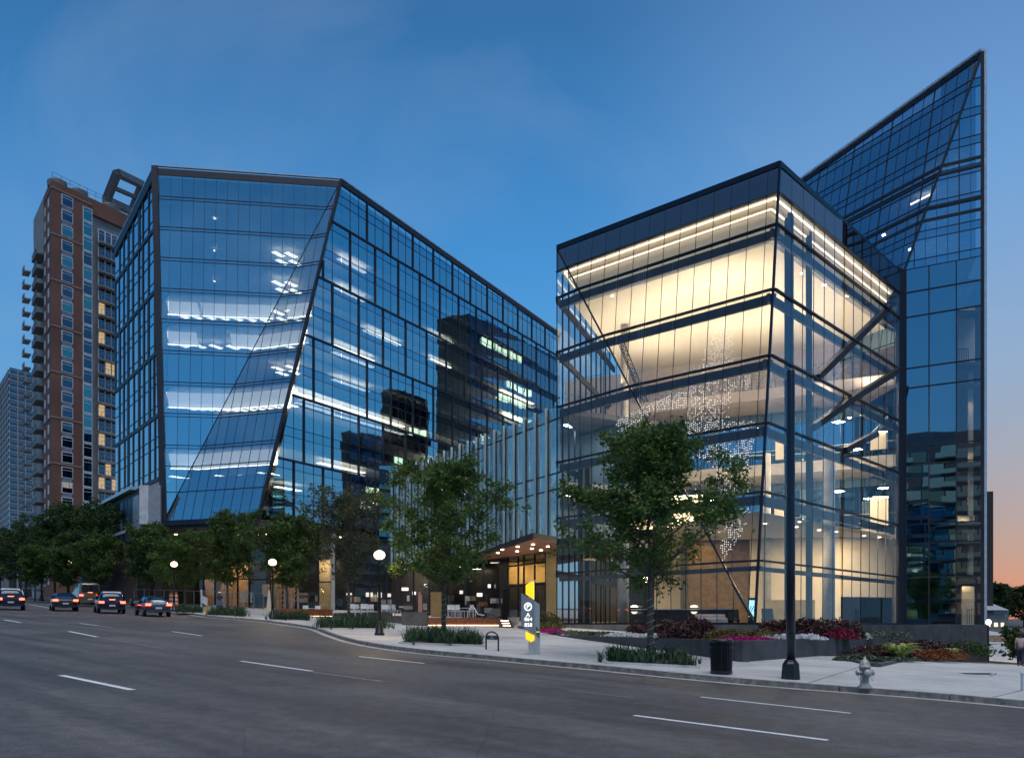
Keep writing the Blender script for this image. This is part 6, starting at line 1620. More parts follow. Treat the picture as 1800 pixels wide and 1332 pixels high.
for px, Yd, rz, lab in ((619, 66, .3, 'leftmost white chair beside the wrapped russet tree trunk'), (628, 68, 2.9, 'second white chair from the russet trunk'), (640, 65, .2, 'white chair between russet trunk and bright lamp'), (651, 67, 3.3, 'white chair just left of the bright lamp'), (676, 66, .1, 'white chair just right of the bright lamp'), (686, 68, 2.5, 'white chair behind the short timber bench'),
                       (697, 65, 1.2, 'white chair turned sideways at the dark stone block'), (793, 62, .2, 'white chair right of the bushy tree trunk'), (801, 64, 3.0, 'white chair behind the small table by the bushy tree'), (809, 62, 1.0, 'white chair at the middle of the long bench'), (824, 62, -1.0, 'white chair next to the white handrail'), (536, 78, 0, 'white chair near the striped screen'), (560, 78, .5, 'white chair at the far left table')):
    cafe_chair(px, Yd, rz, lab)
for px, Yd, lab in ((634, 67, 'table among the chairs left of the bright lamp'), (681, 67, 'table right of the bright lamp'), (797, 63, 'table by the bushy tree trunk'), (816, 63, 'table next to the white handrail'), (548, 79, 'table near the second street lamp')): cafe_table(px, Yd, lab)
for px, lab in ((604, 'low lit lantern box left of the white chairs'), (732, 'lit lantern box on the dark stone block'), (547, 'lit step light on the left timber bench')):
    Yd = 62 if px > 600 else 70; x = X(px, Yd); p = Vector((x, Yd - 1.0, zdk(x) - .2)); t = thing('lantern_box', p, lab, 'lamp', 'lantern boxes on the terrace walls'); box('housing', p, (.55, .3, .24), M_deckst, t); box('lens', p + Vector((0, -.17, 0)), (.40, .03, .12), glow('lens_lamp' + str(px), (1, .85, .6), 5), t)
# handrail, pots, parasol
p = P(832, 1085, 60); p.z = zdk(p.x); t = thing('handrail', p, 'white bent tube handrail at the terrace steps', 'handrail')
mb = MB(); mb.tube([P(825, 1083, 60), P(825, 1069, 60), P(828, 1067, 60), P(833, 1067, 60), P(840, 1079, 59), P(851, 1081, 58.5)], .035, 8); mb.tube([P(836, 1086, 59.5), P(836, 1073, 59.5)], .03, 6); mb.build('rail', M_chair, t, True)
p = G(903, 1098); t = thing('round_pot', p, 'large pale round plant pot beside the entrance steps', 'pot'); mb = MB(); mb.lathe(p, [(.28, 0), (.38, .25), (.44, .52), (.47, .54), (.43, .55), (.40, .45), (.38, .44)], 20); mb.build('pot', M_pot, t, True)
mb = MB(); mb.lathe(p, [(.40, .43), (.1, .46)], 16); mb.build('soil', M_soil, t)
t = thing('entrance_steps', G(889, 1098), 'short flight of steps with lit nosings left of the pale pot', 'steps')
for k in range(3):
    c = P(887 + k * 2, 1097, 58 - k * .45); z = zg(c.x, c.y) + .15 * (3 - k); box('step', (c.x, c.y, z - .15), (.9, .5, .30), M_deckst, t); box('nosing_light', (c.x, c.y - .26, z - .03), (.5, .02, .04), L_led, t)
p = G(473, 1084); t = thing('closed_parasol', p, 'closed cream parasol beside the second street lamp', 'parasol'); mb = MB(); mb.lathe(p, [(.24, .12), (.22, .4), (.15, 1.2), (.06, 1.95), (.02, 2.05)], 10); mb.build('canopy', mat('cream_cloth', (.55, .50, .42), .8), t); mb = MB(); mb.lathe(p, [(.03, 0), (.03, 2.15)], 8); mb.build('pole', M_black, t)
# ---- works corner at the left: barrels, fence, sign board, scooters
M_orange = mat('safety_orange', (.80, .13, .03), .5); M_refl = mat('reflective_white', (.8, .8, .8), .4)
def barrel(p, label, s_=1.0):
    t = thing('traffic_barrel', p, label, 'barrel', 'orange and white traffic barrels')
    zz = 0; mb = MB(); mb.lathe(p, [(.33 * s_, 0), (.33 * s_, .08)], 16); mb.build('base', M_black, t)
    for k in range(7):
        r_ = (.27 - .012 * k) * s_; mb = MB(); mb.lathe(p, [(r_, .08 + k * .2), (r_ - .01, .08 + (k + 1) * .2)], 16); mb.build('band', M_orange if k % 2 == 0 else M_refl, t, True)
    mb = MB(); mb.lathe(p, [(.10 * s_, 1.48), (.12 * s_, 1.55), (.08 * s_, 1.6)], 12); mb.build('cap', M_orange, t)
barrel(G(301, 1066), 'tall orange and white striped barrel behind the third street lamp'); barrel(G(309, 1067), 'second striped barrel, half hidden by the third lamp post', .9)
fa = G(236, 1066); fb = G(482, 1067); ft_ = thing('works_fence', G(300, 1067), 'thin grey temporary fence in front of the lit shops', 'fence')
M_galv = mat('galvanised_steel', (.30, .31, .32), .4, .7)
for k in range(15):
    px = 236 + k * 17.5; Yd = 88; x = X(px, Yd); z = zg(x, Yd); bar('post', (x, Yd, z), (x, Yd, z + 1.75), .05, .05, M_galv, ft_)
    if k:
        bar('top_rail', (xp_, Yd, zp_ + 1.72), (x, Yd, z + 1.72), .035, .035, M_galv, ft_, n=(0, 0, 1)); bar('lower_rail', (xp_, Yd, zp_ + .35), (x, Yd, z + .35), .03, .03, M_galv, ft_, n=(0, 0, 1))
    xp_, zp_ = x, z
p = G(276, 1067) ; p = Vector((X(276, 82), 82, zg(X(276, 82), 82))); t = thing('notice_board', p, 'white notice board reading SIDEWALK CLOSED on a low stand', 'sign')
bd = box('board', p + Vector((0, 0, .75)), (.85, .05, .55), M_white, t)
for k, wd in enumerate(('SIDEWALK', 'CLOSED')): ctext('lettering', wd, .17, Matrix.Translation(p + Vector((0, -.032, .85 - k * .22))) @ Matrix.Rotation(radians(90), 4, 'X'), M_black, bd)
for dx in (-.35, .35): box('leg', p + Vector((dx, 0, .25)), (.05, .05, .5), M_yel, t)
def scooter(px, Yd, label, s_=1):
    x = X(px, Yd); p = Vector((x, Yd, zg(x, Yd))); t = thing('parked_scooter', p, label, 'scooter', 'scooters parked by the fence')
    for dx in (-.55, .55):
        mb = MB(); c = p + Vector((dx, 0, .22)); mb.tube([c + Vector((0, -.05, 0)), c + Vector((0, .05, 0))], .22, 16); mb.build('wheel', M_black, t)
    mb = MB(); mb.tube([p + Vector((.55, 0, .25)), p + Vector((.42, 0, .8)), p + Vector((.36, 0, 1.0))], .03, 6); mb.tube([p + Vector((.36, -.28, 1.02)), p + Vector((.36, .28, 1.02))], .02, 6); mb.build('handlebar', M_black, t)
    mb = MB(); mb.box(p + Vector((0, 0, .28)), (.75, .26, .08)); mb.box(p + Vector((-.35, 0, .48)), (.55, .24, .32)); mb.box(p + Vector((.43, 0, .52)), (.08, .34, .5)); mb.build('body', M_orange if s_ > 0 else M_galv, t, bevel=.04)
    mb = MB(); mb.box(p + Vector((-.38, 0, .70)), (.55, .24, .10)); mb.build('seat', M_black, t, bevel=.03)
scooter(268, 84, 'red scooter behind the white notice board'); scooter(247, 84, 'grey scooter left of the white notice board', -1); scooter(222, 84, 'grey scooter beside the khaki covered vehicle', -1)
# ---- cars, built at rest where the streaks of their lamps are
L_tail = glow('tail_lamp_red', (1.0, .06, .03), 9); L_tail2 = glow('tail_lamp_orange', (1.0, .16, .05), 6); L_head = glow('marker_lamp', (.9, .95, 1), 1.5)
M_tyre = mat('tyre_rubber', (.015, .015, .016), .8); M_rim = mat('alloy_rim', (.35, .36, .38), .3, .8); M_cgl = glass('car_glass', (.7, .8, .9), (.06, .07, .08), .14, .0, 1)
def carpaint(name, col):
    m, t, b = nodes(name); b.inputs['Base Color'].default_value = (*col, 1); b.inputs['Roughness'].default_value = .25; b.inputs['Metallic'].default_value = .35; b.inputs['Coat Weight'].default_value = .8; b.inputs['Coat Roughness'].default_value = .05; return m
def car(p, head, label, paint, kind='sedan', group='cars driving away on the street'):
    """head: unit vector the car drives towards. Built in local x forward, y left"""
    t = thing('moving_car' if kind != 'van' else 'khaki_van', p, label, 'car' if kind != 'van' else 'van', group)
    L_, W_, H_ = {'sedan': (4.6, 1.82, 1.45), 'suv': (4.7, 1.9, 1.72), 'van': (5.4, 2.0, 2.25)}[kind]
    fx = Vector((head.x, head.y, 0)).normalized(); fy = Vector((-fx.y, fx.x, 0)); slope = (zg(p.x + fx.x * 2, p.y + fx.y * 2) - zg(p.x - fx.x * 2, p.y - fx.y * 2)) / 4
    fz = (Vector((0, 0, 1)) - fx * slope).normalized(); fx = fy.cross(fz).normalized()
    M = Matrix.Translation(p) @ Matrix((fx, fy, fz)).transposed().to_4x4()
    # stations along x: (x, sill z, belt z, half width, roof z, roof half width)
    if kind == 'van': st = [(-1, .3, 1.15, .93, 2.12, .86), (-.96, .28, 1.2, .98, 2.24, .90), (-.2, .28, 1.2, 1, 2.25, .90), (.55, .28, 1.2, 1, 2.22, .88), (.72, .28, 1.12, 1, 1.7, .84), (.80, .28, 1.05, .98, 1.06, .9), (.97, .3, .88, .92, .90, .8), (1, .4, .7, .8, .75, .7)]
    elif kind == 'suv': st = [(-1, .45, .95, .86, 1.0, .75), (-.96, .32, 1.02, .96, 1.45, .72), (-.82, .28, 1.05, 1, 1.68, .74), (-.2, .28, 1.04, 1, 1.72, .76), (.2, .28, 1.02, 1, 1.64, .74), (.46, .28, 1.0, 1, 1.04, .84), (.9, .3, .86, .95, .90, .75), (1, .42, .68, .8, .74, .62)]
    else: st = [(-1, .45, .86, .82, .9, .7), (-.95, .32, .95, .93, .98, .74), (-.66, .26, .96, 1, 1.02, .8), (-.42, .26, .95, 1, 1.40, .66), (0, .26, .93, 1, 1.45, .67), (.22, .26, .91, 1, 1.36, .66), (.50, .26, .89, 1, .93, .80), (.9, .28, .76, .95, .80, .72), (1, .40, .62, .78, .68, .6)]
    vs = []; 
    for x, z0, zb_, hw, zr_, rw in st:
        X_ = x * L_ / 2; w_ = hw * W_ / 2; r_ = rw * W_ / 2
        vs += [(X_, -w_ * .86, z0), (X_, -w_, z0 + .16), (X_, -w_, zb_ - .12), (X_, -w_ * .94, zb_), (X_, -r_, zr_ - .05), (X_, -r_ * .72, zr_), (X_, r_ * .72, zr_), (X_, r_, zr_ - .05), (X_, w_ * .94, zb_), (X_, w_, zb_ - .12), (X_, w_, z0 + .16), (X_, w_ * .86, z0)]
    n = 12; fs = [(i * n + j, i * n + (j + 1) % n, (i + 1) * n + (j + 1) % n, (i + 1) * n + j) for i in range(len(st) - 1) for j in range(n)] + [tuple(range(n))[::-1], tuple(range((len(st) - 1) * n, len(st) * n))]
    body = put('body', mesh('body', vs, fs, paint, True), t, M)
    bv = body.modifiers.new('s', 'SUBSURF'); bv.levels = 1; bv.render_levels = 1
    loc = lambda x, y, z: M @ Vector((x, y, z)); R3 = M.to_3x3()
    for s_ in (-1, 1):
        # side glass strip pieces set 8 mm proud of the cabin
        ks = {'sedan': (2, 6), 'suv': (1, 5), 'van': (2, 5)}[kind]
        pts = []
        for i in range(ks[0], ks[1] + 1):
            x, z0, zb_, hw, zr_, rw = st[i]; w_ = hw * W_ / 2 * .95 * s_; r_ = rw * W_ / 2 * s_; pts.append((x * L_ / 2, w_, zb_, r_, zr_ - .07))
        for (x0, w0, b0, r0, t0), (x1, w1, b1, r1, t1) in zip(pts, pts[1:]):
            if t0 - b0 < .1 and t1 - b1 < .1: continue
            if kind == 'van' and x0 < 0: continue
            q = [(x0 + .04, w0 + .02 * s_, b0 + .03), (x1 - .04, w1 + .02 * s_, b1 + .03), (x1 - .04, r1 + .04 * s_, max(b1 + .05, t1)), (x0 + .04, r0 + .04 * s_, max(b0 + .05, t0))]
            put('side_window', mesh('side_window', q, [(0, 1, 2, 3)], M_cgl), t, M)
        box('tail_lamp', loc(-L_ / 2 - .01, s_ * W_ * .38, .86 if kind != 'van' else 1.0), (.06, .34, .15), L_tail, t, R=R3)
        box('head_lamp', loc(L_ / 2 - .03, s_ * W_ * .34, .62), (.06, .3, .12), L_head, t, R=R3)
        for x in (-.31, .31):
            c = loc(x * L_, s_ * (W_ / 2 - .10), .33); ax = R3 @ Vector((0, 1, 0))
            mb = MB(); mb.tube([c - ax * .11, c - ax * .10, c + ax * .10, c + ax * .11], [.29, .33, .33, .29], 20); wh = mb.build('wheel', M_tyre, t, True)
            mb = MB(); mb.tube([c + ax * .112 * s_, c + ax * .125 * s_], .20, 14); mb.build('rim', M_rim, wh)
    rx = {'sedan': (-.66, -.42, 1.02, 1.38, .62), 'suv': (-.97, -.83, 1.08, 1.62, .66), 'van': (-1.003, -1.0, 1.3, 2.0, .75)}[kind]
    q = [(rx[0] * L_ / 2 - .03, -rx[4] * W_ / 2, rx[2]), (rx[0] * L_ / 2 - .03, rx[4] * W_ / 2, rx[2]), (rx[1] * L_ / 2 - .03, rx[4] * W_ / 2 * .95, rx[3] + .02), (rx[1] * L_ / 2 - .03, -rx[4] * W_ / 2 * .95, rx[3] + .02)]
    put('rear_window', mesh('rear_window', q, [(0, 1, 2, 3)], M_cgl), t, M)
    box('number_plate', loc(-L_ / 2 - .02, 0, .62), (.03, .42, .12), M_white, t, R=R3); box('rear_bumper', loc(-L_ / 2 - .01, 0, .42), (.10, W_ * .86, .16), paint, t, R=R3)
    box('stop_lamp', loc(rx[0] * L_ / 2 - .06, 0, rx[2] - .02), (.03, .4, .035), L_tail2, t, R=R3)
    return t
P_navy = carpaint('navy_paint', (.012, .022, .06)); P_dark = carpaint('graphite_paint', (.03, .035, .045)); P_blue = carpaint('slate_blue_paint', (.05, .07, .12)); P_khaki = carpaint('khaki_paint', (.16, .145, .12))
def road_dir(p):
    i = min(range(len(KS)), key=lambda k: (KS[k] - p).length); d = KS[min(i + 3, len(KS) - 1)] - KS[max(i - 3, 0)]; d.z = 0; return d.normalized()
for px, py, lab, pt, kd in ((18, 1071, 'dark navy car cut off by the left edge, red tail lamps lit', P_navy, 'suv'), (112, 1073, 'graphite sedan second from the left edge, red tail lamps lit', P_dark, 'sedan'), (192, 1077, 'navy tall car third from the left edge, red tail lamps lit', P_navy, 'suv'), (268, 1082, 'slate blue sedan nearest the third street lamp, red tail lamps lit', P_blue, 'sedan')):
    p = G(px, py, ROAD); car(p, road_dir(p), lab, pt, kd)
p = Vector((X(150, 86), 86, zg(X(150, 86), 86))); kv = car(p, road_dir(p), 'khaki van parked beyond the driving cars under the trees', P_khaki, 'van', None)
mb = MB(); c = p + Vector((0, -1.15, 1.95)) 
# ---- people
def body_mesh(name, J, E, rad, m, parent, M, sub=2):
    me = bpy.data.meshes.new(name); me.from_pydata([tuple(v) for v in J], E, []); me.materials.append(m)
    ob = bpy.data.objects.new(name, me); COL.objects.link(ob)
    sk = ob.modifiers.new('skin', 'SKIN'); 
    for i, r in enumerate(rad): v = me.skin_vertices[0].data[i] if me.skin_vertices else None
    return ob
def skinned(name, joints, edges, radii, m, parent, M, sub=2, root=0):
    """skin-modifier figure, baked to a mesh"""
    me = bpy.data.meshes.new(name); me.from_pydata([tuple(v) for v in joints], edges, [])
    ob = bpy.data.objects.new(name, me); COL.objects.link(ob); ob.modifiers.new('skin', 'SKIN')
    bm = bmesh.new(); bm.from_mesh(me); ly = bm.verts.layers.skin.verify(); bm.verts.ensure_lookup_table()
    for i, v in enumerate(bm.verts):
        r = radii[i]; v[ly].radius = r if isinstance(r, tuple) else (r, r); v[ly].use_root = (i == root)
    bm.to_mesh(me); bm.free()
    s = ob.modifiers.new('sub', 'SUBSURF'); s.levels = sub; s.render_levels = sub
    dg = bpy.context.evaluated_depsgraph_get(); dg.update(); ev = ob.evaluated_get(dg); nm = bpy.data.meshes.new_from_object(ev)
    bpy.data.objects.remove(ob); nm.materials.clear(); nm.materials.append(m)
    nm.polygons.foreach_set('material_index', [0] * len(nm.polygons)); nm.polygons.foreach_set('use_smooth', [True] * len(nm.polygons)); nm.name = name
    return put(name, nm, parent, M)
M_skin = mat('skin', (.35, .19, .12), .55, var=.05); M_hair = mat('dark_hair', (.02, .014, .01), .6); M_skirt = mat('blue_skirt_cloth', (.06, .10, .19), .8); M_top = mat('dark_top_cloth', (.05, .05, .06), .8)
M_pinks = mat('pale_pink_shirt', (.52, .38, .38), .8); M_navytr = mat('navy_trousers', (.02, .022, .045), .8); M_hat = mat('white_hat', (.7, .7, .7), .7)
def person(p, rz, label, top, low, skirt, walk=0.0, arms=0.0, hat=None, H=1.7, bag=False):
    t = thing('person', p, label, 'person'); s_ = H / 1.70; M = Matrix.Translation(p) @ Matrix.Rotation(rz, 4, 'Z') @ Matrix.Scale(s_, 4)
    # faces -y. one continuous body: pelvis, spine, neck, head, arms with hands, legs with feet
    w_ = walk
    J = [(0, 0, .92), (0, 0, 1.10), (0, -.01, 1.30), (0, 0, 1.42), (0, -.015, 1.50), (0, -.03, 1.60),      # 0-5
         (.17, 0, 1.37), (.22, -.02 - .1 * arms, 1.12), (.23, -.10 - .25 * arms - .1 * w_, .90 + .25 * arms), (.23, -.13 - .3 * arms - .12 * w_, .82 + .3 * arms),   # 6-9 arm
         (-.17, 0, 1.37), (-.22, -.02 + .05 * w_, 1.12), (-.23, .02 + .18 * w_, .90), (-.23, .03 + .2 * w_, .82),   # 10-13
         (.09, 0, .86), (.10, -.03 - .22 * w_, .48), (.10, .02 - .30 * w_, .09), (.10, -.10 - .32 * w_, .035),   # 14-17
         (-.09, 0, .86), (-.10, -.01 + .12 * w_, .48), (-.10, .04 + .34 * w_, .11), (-.10, -.07 + .32 * w_, .035)]   # 18-21
    E = [(0, 1), (1, 2), (2, 3), (3, 4), (4, 5), (2, 6), (6, 7), (7, 8), (8, 9), (2, 10), (10, 11), (11, 12), (12, 13), (0, 14), (14, 15), (15, 16), (16, 17), (0, 18), (18, 19), (19, 20), (20, 21)]
    Rr = [(.15, .105), (.125, .09), (.15, .10), (.06, .055), (.052, .052), (.085, .105), (.06, .06), (.042, .042), (.033, .033), (.03, .02), (.06, .06), (.042, .042), (.033, .033), (.03, .02),
          (.09, .09), (.058, .06), (.04, .042), (.036, .03), (.09, .09), (.058, .06), (.04, .042), (.036, .03)]
    skinned('body', J, E, Rr, M_skin, t, M)
    # face
    mb = MB(); mb.lathe((0, -.135, 1.585), [(.012, -.02), (.016, -.008), (.004, .03)], 8); 
    for dx in (-.035, .035): mb.lathe((dx * 2.35, -.03, 1.585), [(.004, -.03), (.016, 0), (.004, .03)], 6)
    mb2 = MB(); mb2.v = [tuple(M @ Vector(v)) for v in mb.v]; mb2.f = mb.f; mb2.mi = mb.mi; mb2.build('nose_and_ears', M_skin, t, True)
    mb = MB(); 
    for dx in (-.032, .032): mb.box((dx, -.128, 1.612), (.022, .012, .010))
    mb.box((0, -.128, 1.548), (.045, .012, .010)); mb.v = [tuple(M @ Vector(v)) for v in mb.v]; mb.build('eyes_and_mouth', M_hair, t)
    # hair: cap over the skull
    mb = MB(); mb.lathe((0, -.012, 1.60), [(.096, -.06), (.108, .0), (.104, .05), (.078, .095), (.03, .118)], 16); mb.v = [(v[0], v[1] * 1.1 + .012, v[2]) if v[1] > -.05 or v[2] > 1.64 else (v[0], -.085, max(v[2], 1.64)) for v in mb.v]; mb.v = [tuple(M @ Vector(v)) for v in mb.v]; mb.build('hair', M_hair, t, True)
    # top: the same trunk and arms, a finger thicker
    Jt = J[0:4] + [J[6], J[7], J[10], J[11]]; Et = [(0, 1), (1, 2), (2, 3), (2, 4), (4, 5), (2, 6), (6, 7)]; Rt = [(.165, .12), (.145, .11), (.168, .12), (.07, .065), (.078, .078), (.058, .058), (.078, .078), (.058, .058)]
    skinned('shirt', Jt, Et, Rt, top, t, M)
    if skirt:
        mb = MB(); mb.lathe((0, 0, 0), [(.15, 1.02), (.19, .88), (.26, .62), (.30, .46), (.285, .46), (.14, 1.0)], 18); mb.v = [(v[0], v[1] * .8, v[2]) for v in mb.v]; mb.v = [tuple(M @ Vector(v)) for v in mb.v]; mb.build('skirt', low, t, True)
    else:
        Jl = [J[0], J[14], J[15], J[16], J[18], J[19], J[20]]; skinned('trousers', Jl, [(0, 1), (1, 2), (2, 3), (0, 4), (4, 5), (5, 6)], [(.168, .122), (.11, .11), (.08, .085), (.065, .065), (.11, .11), (.08, .085), (.065, .065)], low, t, M)
    for k in (17, 21):
        c = Vector(J[k]); mb = MB(); mb.tube([c + Vector((0, .10, .0)), c + Vector((0, .03, .01)), c + Vector((0, -.10, -.003))], [.042, .048, .034], 8); mb.v = [tuple(M @ Vector(v)) for v in mb.v]; mb.build('shoe', M_black, t, True)
    # hands with five fingers each
    for k, sx in ((9, 1), (13, -1)):
        c = Vector(J[k]); mb = MB()
        for f_, (o_, L_) in enumerate(((-.03, .065), (-.01, .078), (.01, .074), (.03, .058))):
            mb.tube([c + Vector((0, o_, -.01)), c + Vector((-.006 * sx, o_ - .004, -.03 - L_ * .5)), c + Vector((-.018 * sx, o_ - .01, -.03 - L_))], [.010, .009, .007], 6)
        mb.tube([c + Vector((0, -.03, .03)), c + Vector((-.01 * sx, -.055, 0)), c + Vector((-.015 * sx, -.065, -.035))], [.012, .010, .008], 6)
        mb.v = [tuple(M @ Vector(v)) for v in mb.v]; mb.build('fingers', M_skin, t, True)
    if hat:
        mb = MB(); mb.lathe((0, -.02, 1.66), [(.20, 0), (.20, .012), (.11, .02), (.10, .09), (.04, .11)], 16); mb.v = [tuple(M @ Vector(v)) for v in mb.v]; mb.build('hat', hat, t, True)
    return t
p = G(386, 1076); person(p, .4, 'woman standing by the trees in a blue skirt, dark top and pale sun hat', M_top, M_skirt, True, 0, .5, M_hat, 1.68)
bg_ = thing('tote_bag', p + Vector((-.42, 0, .55)), 'pale blue bag held at the side of the woman in the skirt', 'bag'); q = p + Vector((-.40, -.05, .42)); box('bag_body', q, (.34, .12, .34), mat('pale_blue_cloth', (.30, .42, .52), .8), bg_)
mb = MB(); mb.tube([q + Vector((-.1, 0, .16)), q + Vector((0, 0, .36)), q + Vector((.1, 0, .16))], .012, 5); mb.build('handle', M_black, bg_)
pp_ = P(1794, 1169, 30.5); pp_ = Vector((X(1794, 43), 43, zg(X(1794, 43), 43))); person(pp_, 2.6, 'person walking at the right edge in a pale pink shirt and navy trousers', M_pinks, M_navytr, False, .9, .3, None, 1.66)
# ================================================================== right edge: side street
hs = thing('grey_house', P(1757, 1097, 120), 'distant low grey house with lit windows beyond the side street', 'house'); zh = zg(X(1757, 120), 120) - .5
def hb(name, px0, px1, y0, y1, Yd, dep, m, parent=hs): 
    return box(name, (X((px0 + px1) / 2, Yd), Yd + dep / 2, (ZH(y0, Yd) + ZH(y1, Yd)) / 2), (X(px1, Yd) - X(px0, Yd), dep, ZH(y0, Yd) - ZH(y1, Yd)), m, parent)
M_hwall = mat('grey_render', (.16, .17, .20), .8); M_roofg = mat('pale_grey_roof', (.42, .43, .46), .6)
hb('wall', 1728, 1773, 1071, 1112, 120, 8, M_hwall)
a = P(1726, 1072, 119.5); b = P(1774, 1072, 119.5); h_ = ZH(1055, 120) - ZH(1072, 120)
vs = [a, b, b + Vector((-.8, 4.2, h_)), a + Vector((0, 4.2, h_)), b + Vector((0, 8.6, 0)), a + Vector((0, 8.6, 0))]; put('roof', mesh('roof', vs, [(0, 1, 2, 3), (3, 2, 4, 5), (1, 4, 2), (0, 3, 5)], M_roofg), hs)
wn = hb('window', 1748, 1767, 1075, 1082, 119.9, .1, M_aptwin); hb('window_trim', 1747, 1768, 1074, 1083, 119.96, .1, M_white)
for px, w_ in ((1748, 6), (1760, 5), (1737, 4)): hb('lit_window', px, px + w_, 1094, 1101, 119.9, .1, glow('house_lamp%d' % px, (1, .9, .6), 1.1))
lwl = thing('low_brick_wall', P(1755, 1120, 75), 'low tan brick wall across the end of the side pavement', 'wall')
for r_ in range(4):
    for k in range(9):
        px0 = 1735 + k * 3.9 + (r_ % 2) * 1.9; hb('brick_block', px0, px0 + 3.7, 1116 + r_ * 3, 1118.7 + r_ * 3, 72, .4, mat('tan_brick%d' % ((k + r_) % 3), ((.30, .17, .11), (.36, .22, .15), (.26, .15, .10))[(k + r_) % 3], .8) if 'tan_brick%d' % ((k + r_) % 3) not in MATS else MATS['tan_brick%d' % ((k + r_) % 3)], lwl)
p = Vector((X(1737, 56), 56, zg(X(1737, 56), 56))); t = thing('round_parking_sign', p, 'small lit round parking sign on a dark post by the tower corner', 'sign')
bar('post', p, p + Vector((0, 0, 2.9)), .08, .08, M_black, t); mb = MB(); c = Vector((p.x, p.y - .06, ZH(1093, 56))); mb.tube([c + Vector((0, .04, 0)), c], .19, 24); dsc = mb.build('disc', L_sign, t)
ctext('letter', 'P', .26, Matrix.Translation(c + Vector((0, -.012, 0))) @ Matrix.Rotation(radians(90), 4, 'X'), M_black, dsc)
# utility grate, paint can-like stub, edge post
p = G(1717, 1184); t = thing('pavement_grate', p, 'small iron grate set in the pavement at the right', 'grate'); M_iron = mat('cast_iron', (.10, .10, .10), .5, .6)
d = dR.copy(); rz = .05
for k in range(9): box('grate_bar', p + Vector((-.42 + k * .105, 0, .012)), (.05, .34, .02), M_iron, t)
box('grate_frame', p + Vector((0, .20, .012)), (.98, .05, .024), M_iron, t); box('grate_frame', p + Vector((0, -.20, .012)), (.98, .05, .024), M_iron, t)
p = G(1744, 1188); t = thing('survey_cap', p, 'small white capped stub beside the iron grate', 'stub'); mb = MB(); mb.lathe(p, [(.05, 0), (.05, .10), (.04, .12)], 12); mb.build('tube', M_white, t)
p = G(1799, 1214); t = thing('short_post', p, 'short pale post cut by the right edge of the photo', 'post'); box('shaft', p + Vector((0, 0, .20)), (.09, .09, .42), M_white, t); box('cap', p + Vector((0, 0, .425)), (.12, .12, .03), M_white, t)
# ================================================================== inside the lit box
zf_ = 1.38
t = thing('reception_desk', Vector((X(1230, 57), 57, zf_)), 'long dark reception counter inside the lobby behind the near tree', 'desk')
a = Vector((X(1110, 58.5), 58.5, zf_)); b = Vector((X(1290, 57), 57, zf_)); bar('counter_top', a + Vector((0, 0, 1.12)), b + Vector((0, 0, 1.12)), .7, .06, M_coping, t, n=(0, 0, 1)); bar('counter_front', a + Vector((0, .1, .54)), b + Vector((0, .1, .54)), .5, 1.08, M_char, t, n=(0, 0, 1))
for px, Yd, lab in ((1115, 57, 'white dome lamp at the left of the lobby counter'), (1220, 56.5, 'white dome lamp in the middle of the lobby counter')):
    p = Vector((X(px, Yd), Yd, ZH(1074, Yd))); q = thing('table_lamp', p, lab, 'lamp', 'white dome lamps on the counter'); mb = MB(); mb.lathe(p + Vector((0, 0, .28)), [(.26, 0), (.22, .07), (.08, .13)], 16); mb.build('shade', glow('dome_lamp%d' % px, (1, .95, .85), 2.2), q); mb = MB(); mb.lathe(p + Vector((0, 0, -.16)), [(.10, 0), (.22, .14), (.20, .14)], 16); mb.build('bowl', glow('bowl_lamp%d' % px, (1, .86, .6), 1.2), q)
p = Vector((X(1250, 53.5), 53.5, zf_)); t = thing('lobby_sofa', p, 'pale rounded sofa inside the glass near the corner', 'sofa'); mb = MB(); mb.box(p + Vector((0, 0, .30)), (1.9, .8, .45)); mb.box(p + Vector((0, .32, .5)), (1.9, .2, .5)); mb.build('cushion', mat('blush_fabric', (.60, .48, .46), .8), t, bevel=.1); mb = MB(); mb.box(p + Vector((0, 0, .04)), (1.6, .6, .08)); mb.build('base', M_black, t)
p = Vector((X(1322, 55), 55, zf_)); t = thing('info_screen', p, 'bright blue information screen behind the glass corner', 'screen'); box('case', p + Vector((0, .05, .95)), (.50, .08, 1.7), M_black, t); sc_ = box('screen', p + Vector((0, 0, 1.12)), (.42, .02, 1.05), glow('screen_light', (.35, .75, .95), 1.3), t)
mb = MB()
for k in range(7): mb.box(p + Vector((-.12 + .05 * k, -.015, 1.12 + .12 * sin(k * 2.1))), (.05, .006, .10 + .03 * (k % 3)))
mb.build('picture', M_dark, sc_)
for px, Yd, lab in ((1350, 53.6, 'dark sling chair inside the corner glass'), (1290, 56.5, 'dark armchair behind the pale sofa'), (1265, 57.5, 'dark armchair by the lobby counter')):
    p = Vector((X(px, Yd), Yd, zf_)); t = thing('lobby_chair', p, lab, 'chair', 'dark chairs in the lobby'); mb = MB(); mb.box(p + Vector((0, 0, .42)), (.7, .6, .12)); mb.build('seat', M_dark, t, bevel=.04); mb = MB(); mb.box(p + Vector((.05, .3, .78)), (.7, .1, .66), R=Matrix.Rotation(-.25, 3, 'X')); mb.build('back', M_dark, t, bevel=.03)
    for dx in (-.28, .28): box('leg', p + Vector((dx, 0, .18)), (.04, .5, .36), M_black, t)
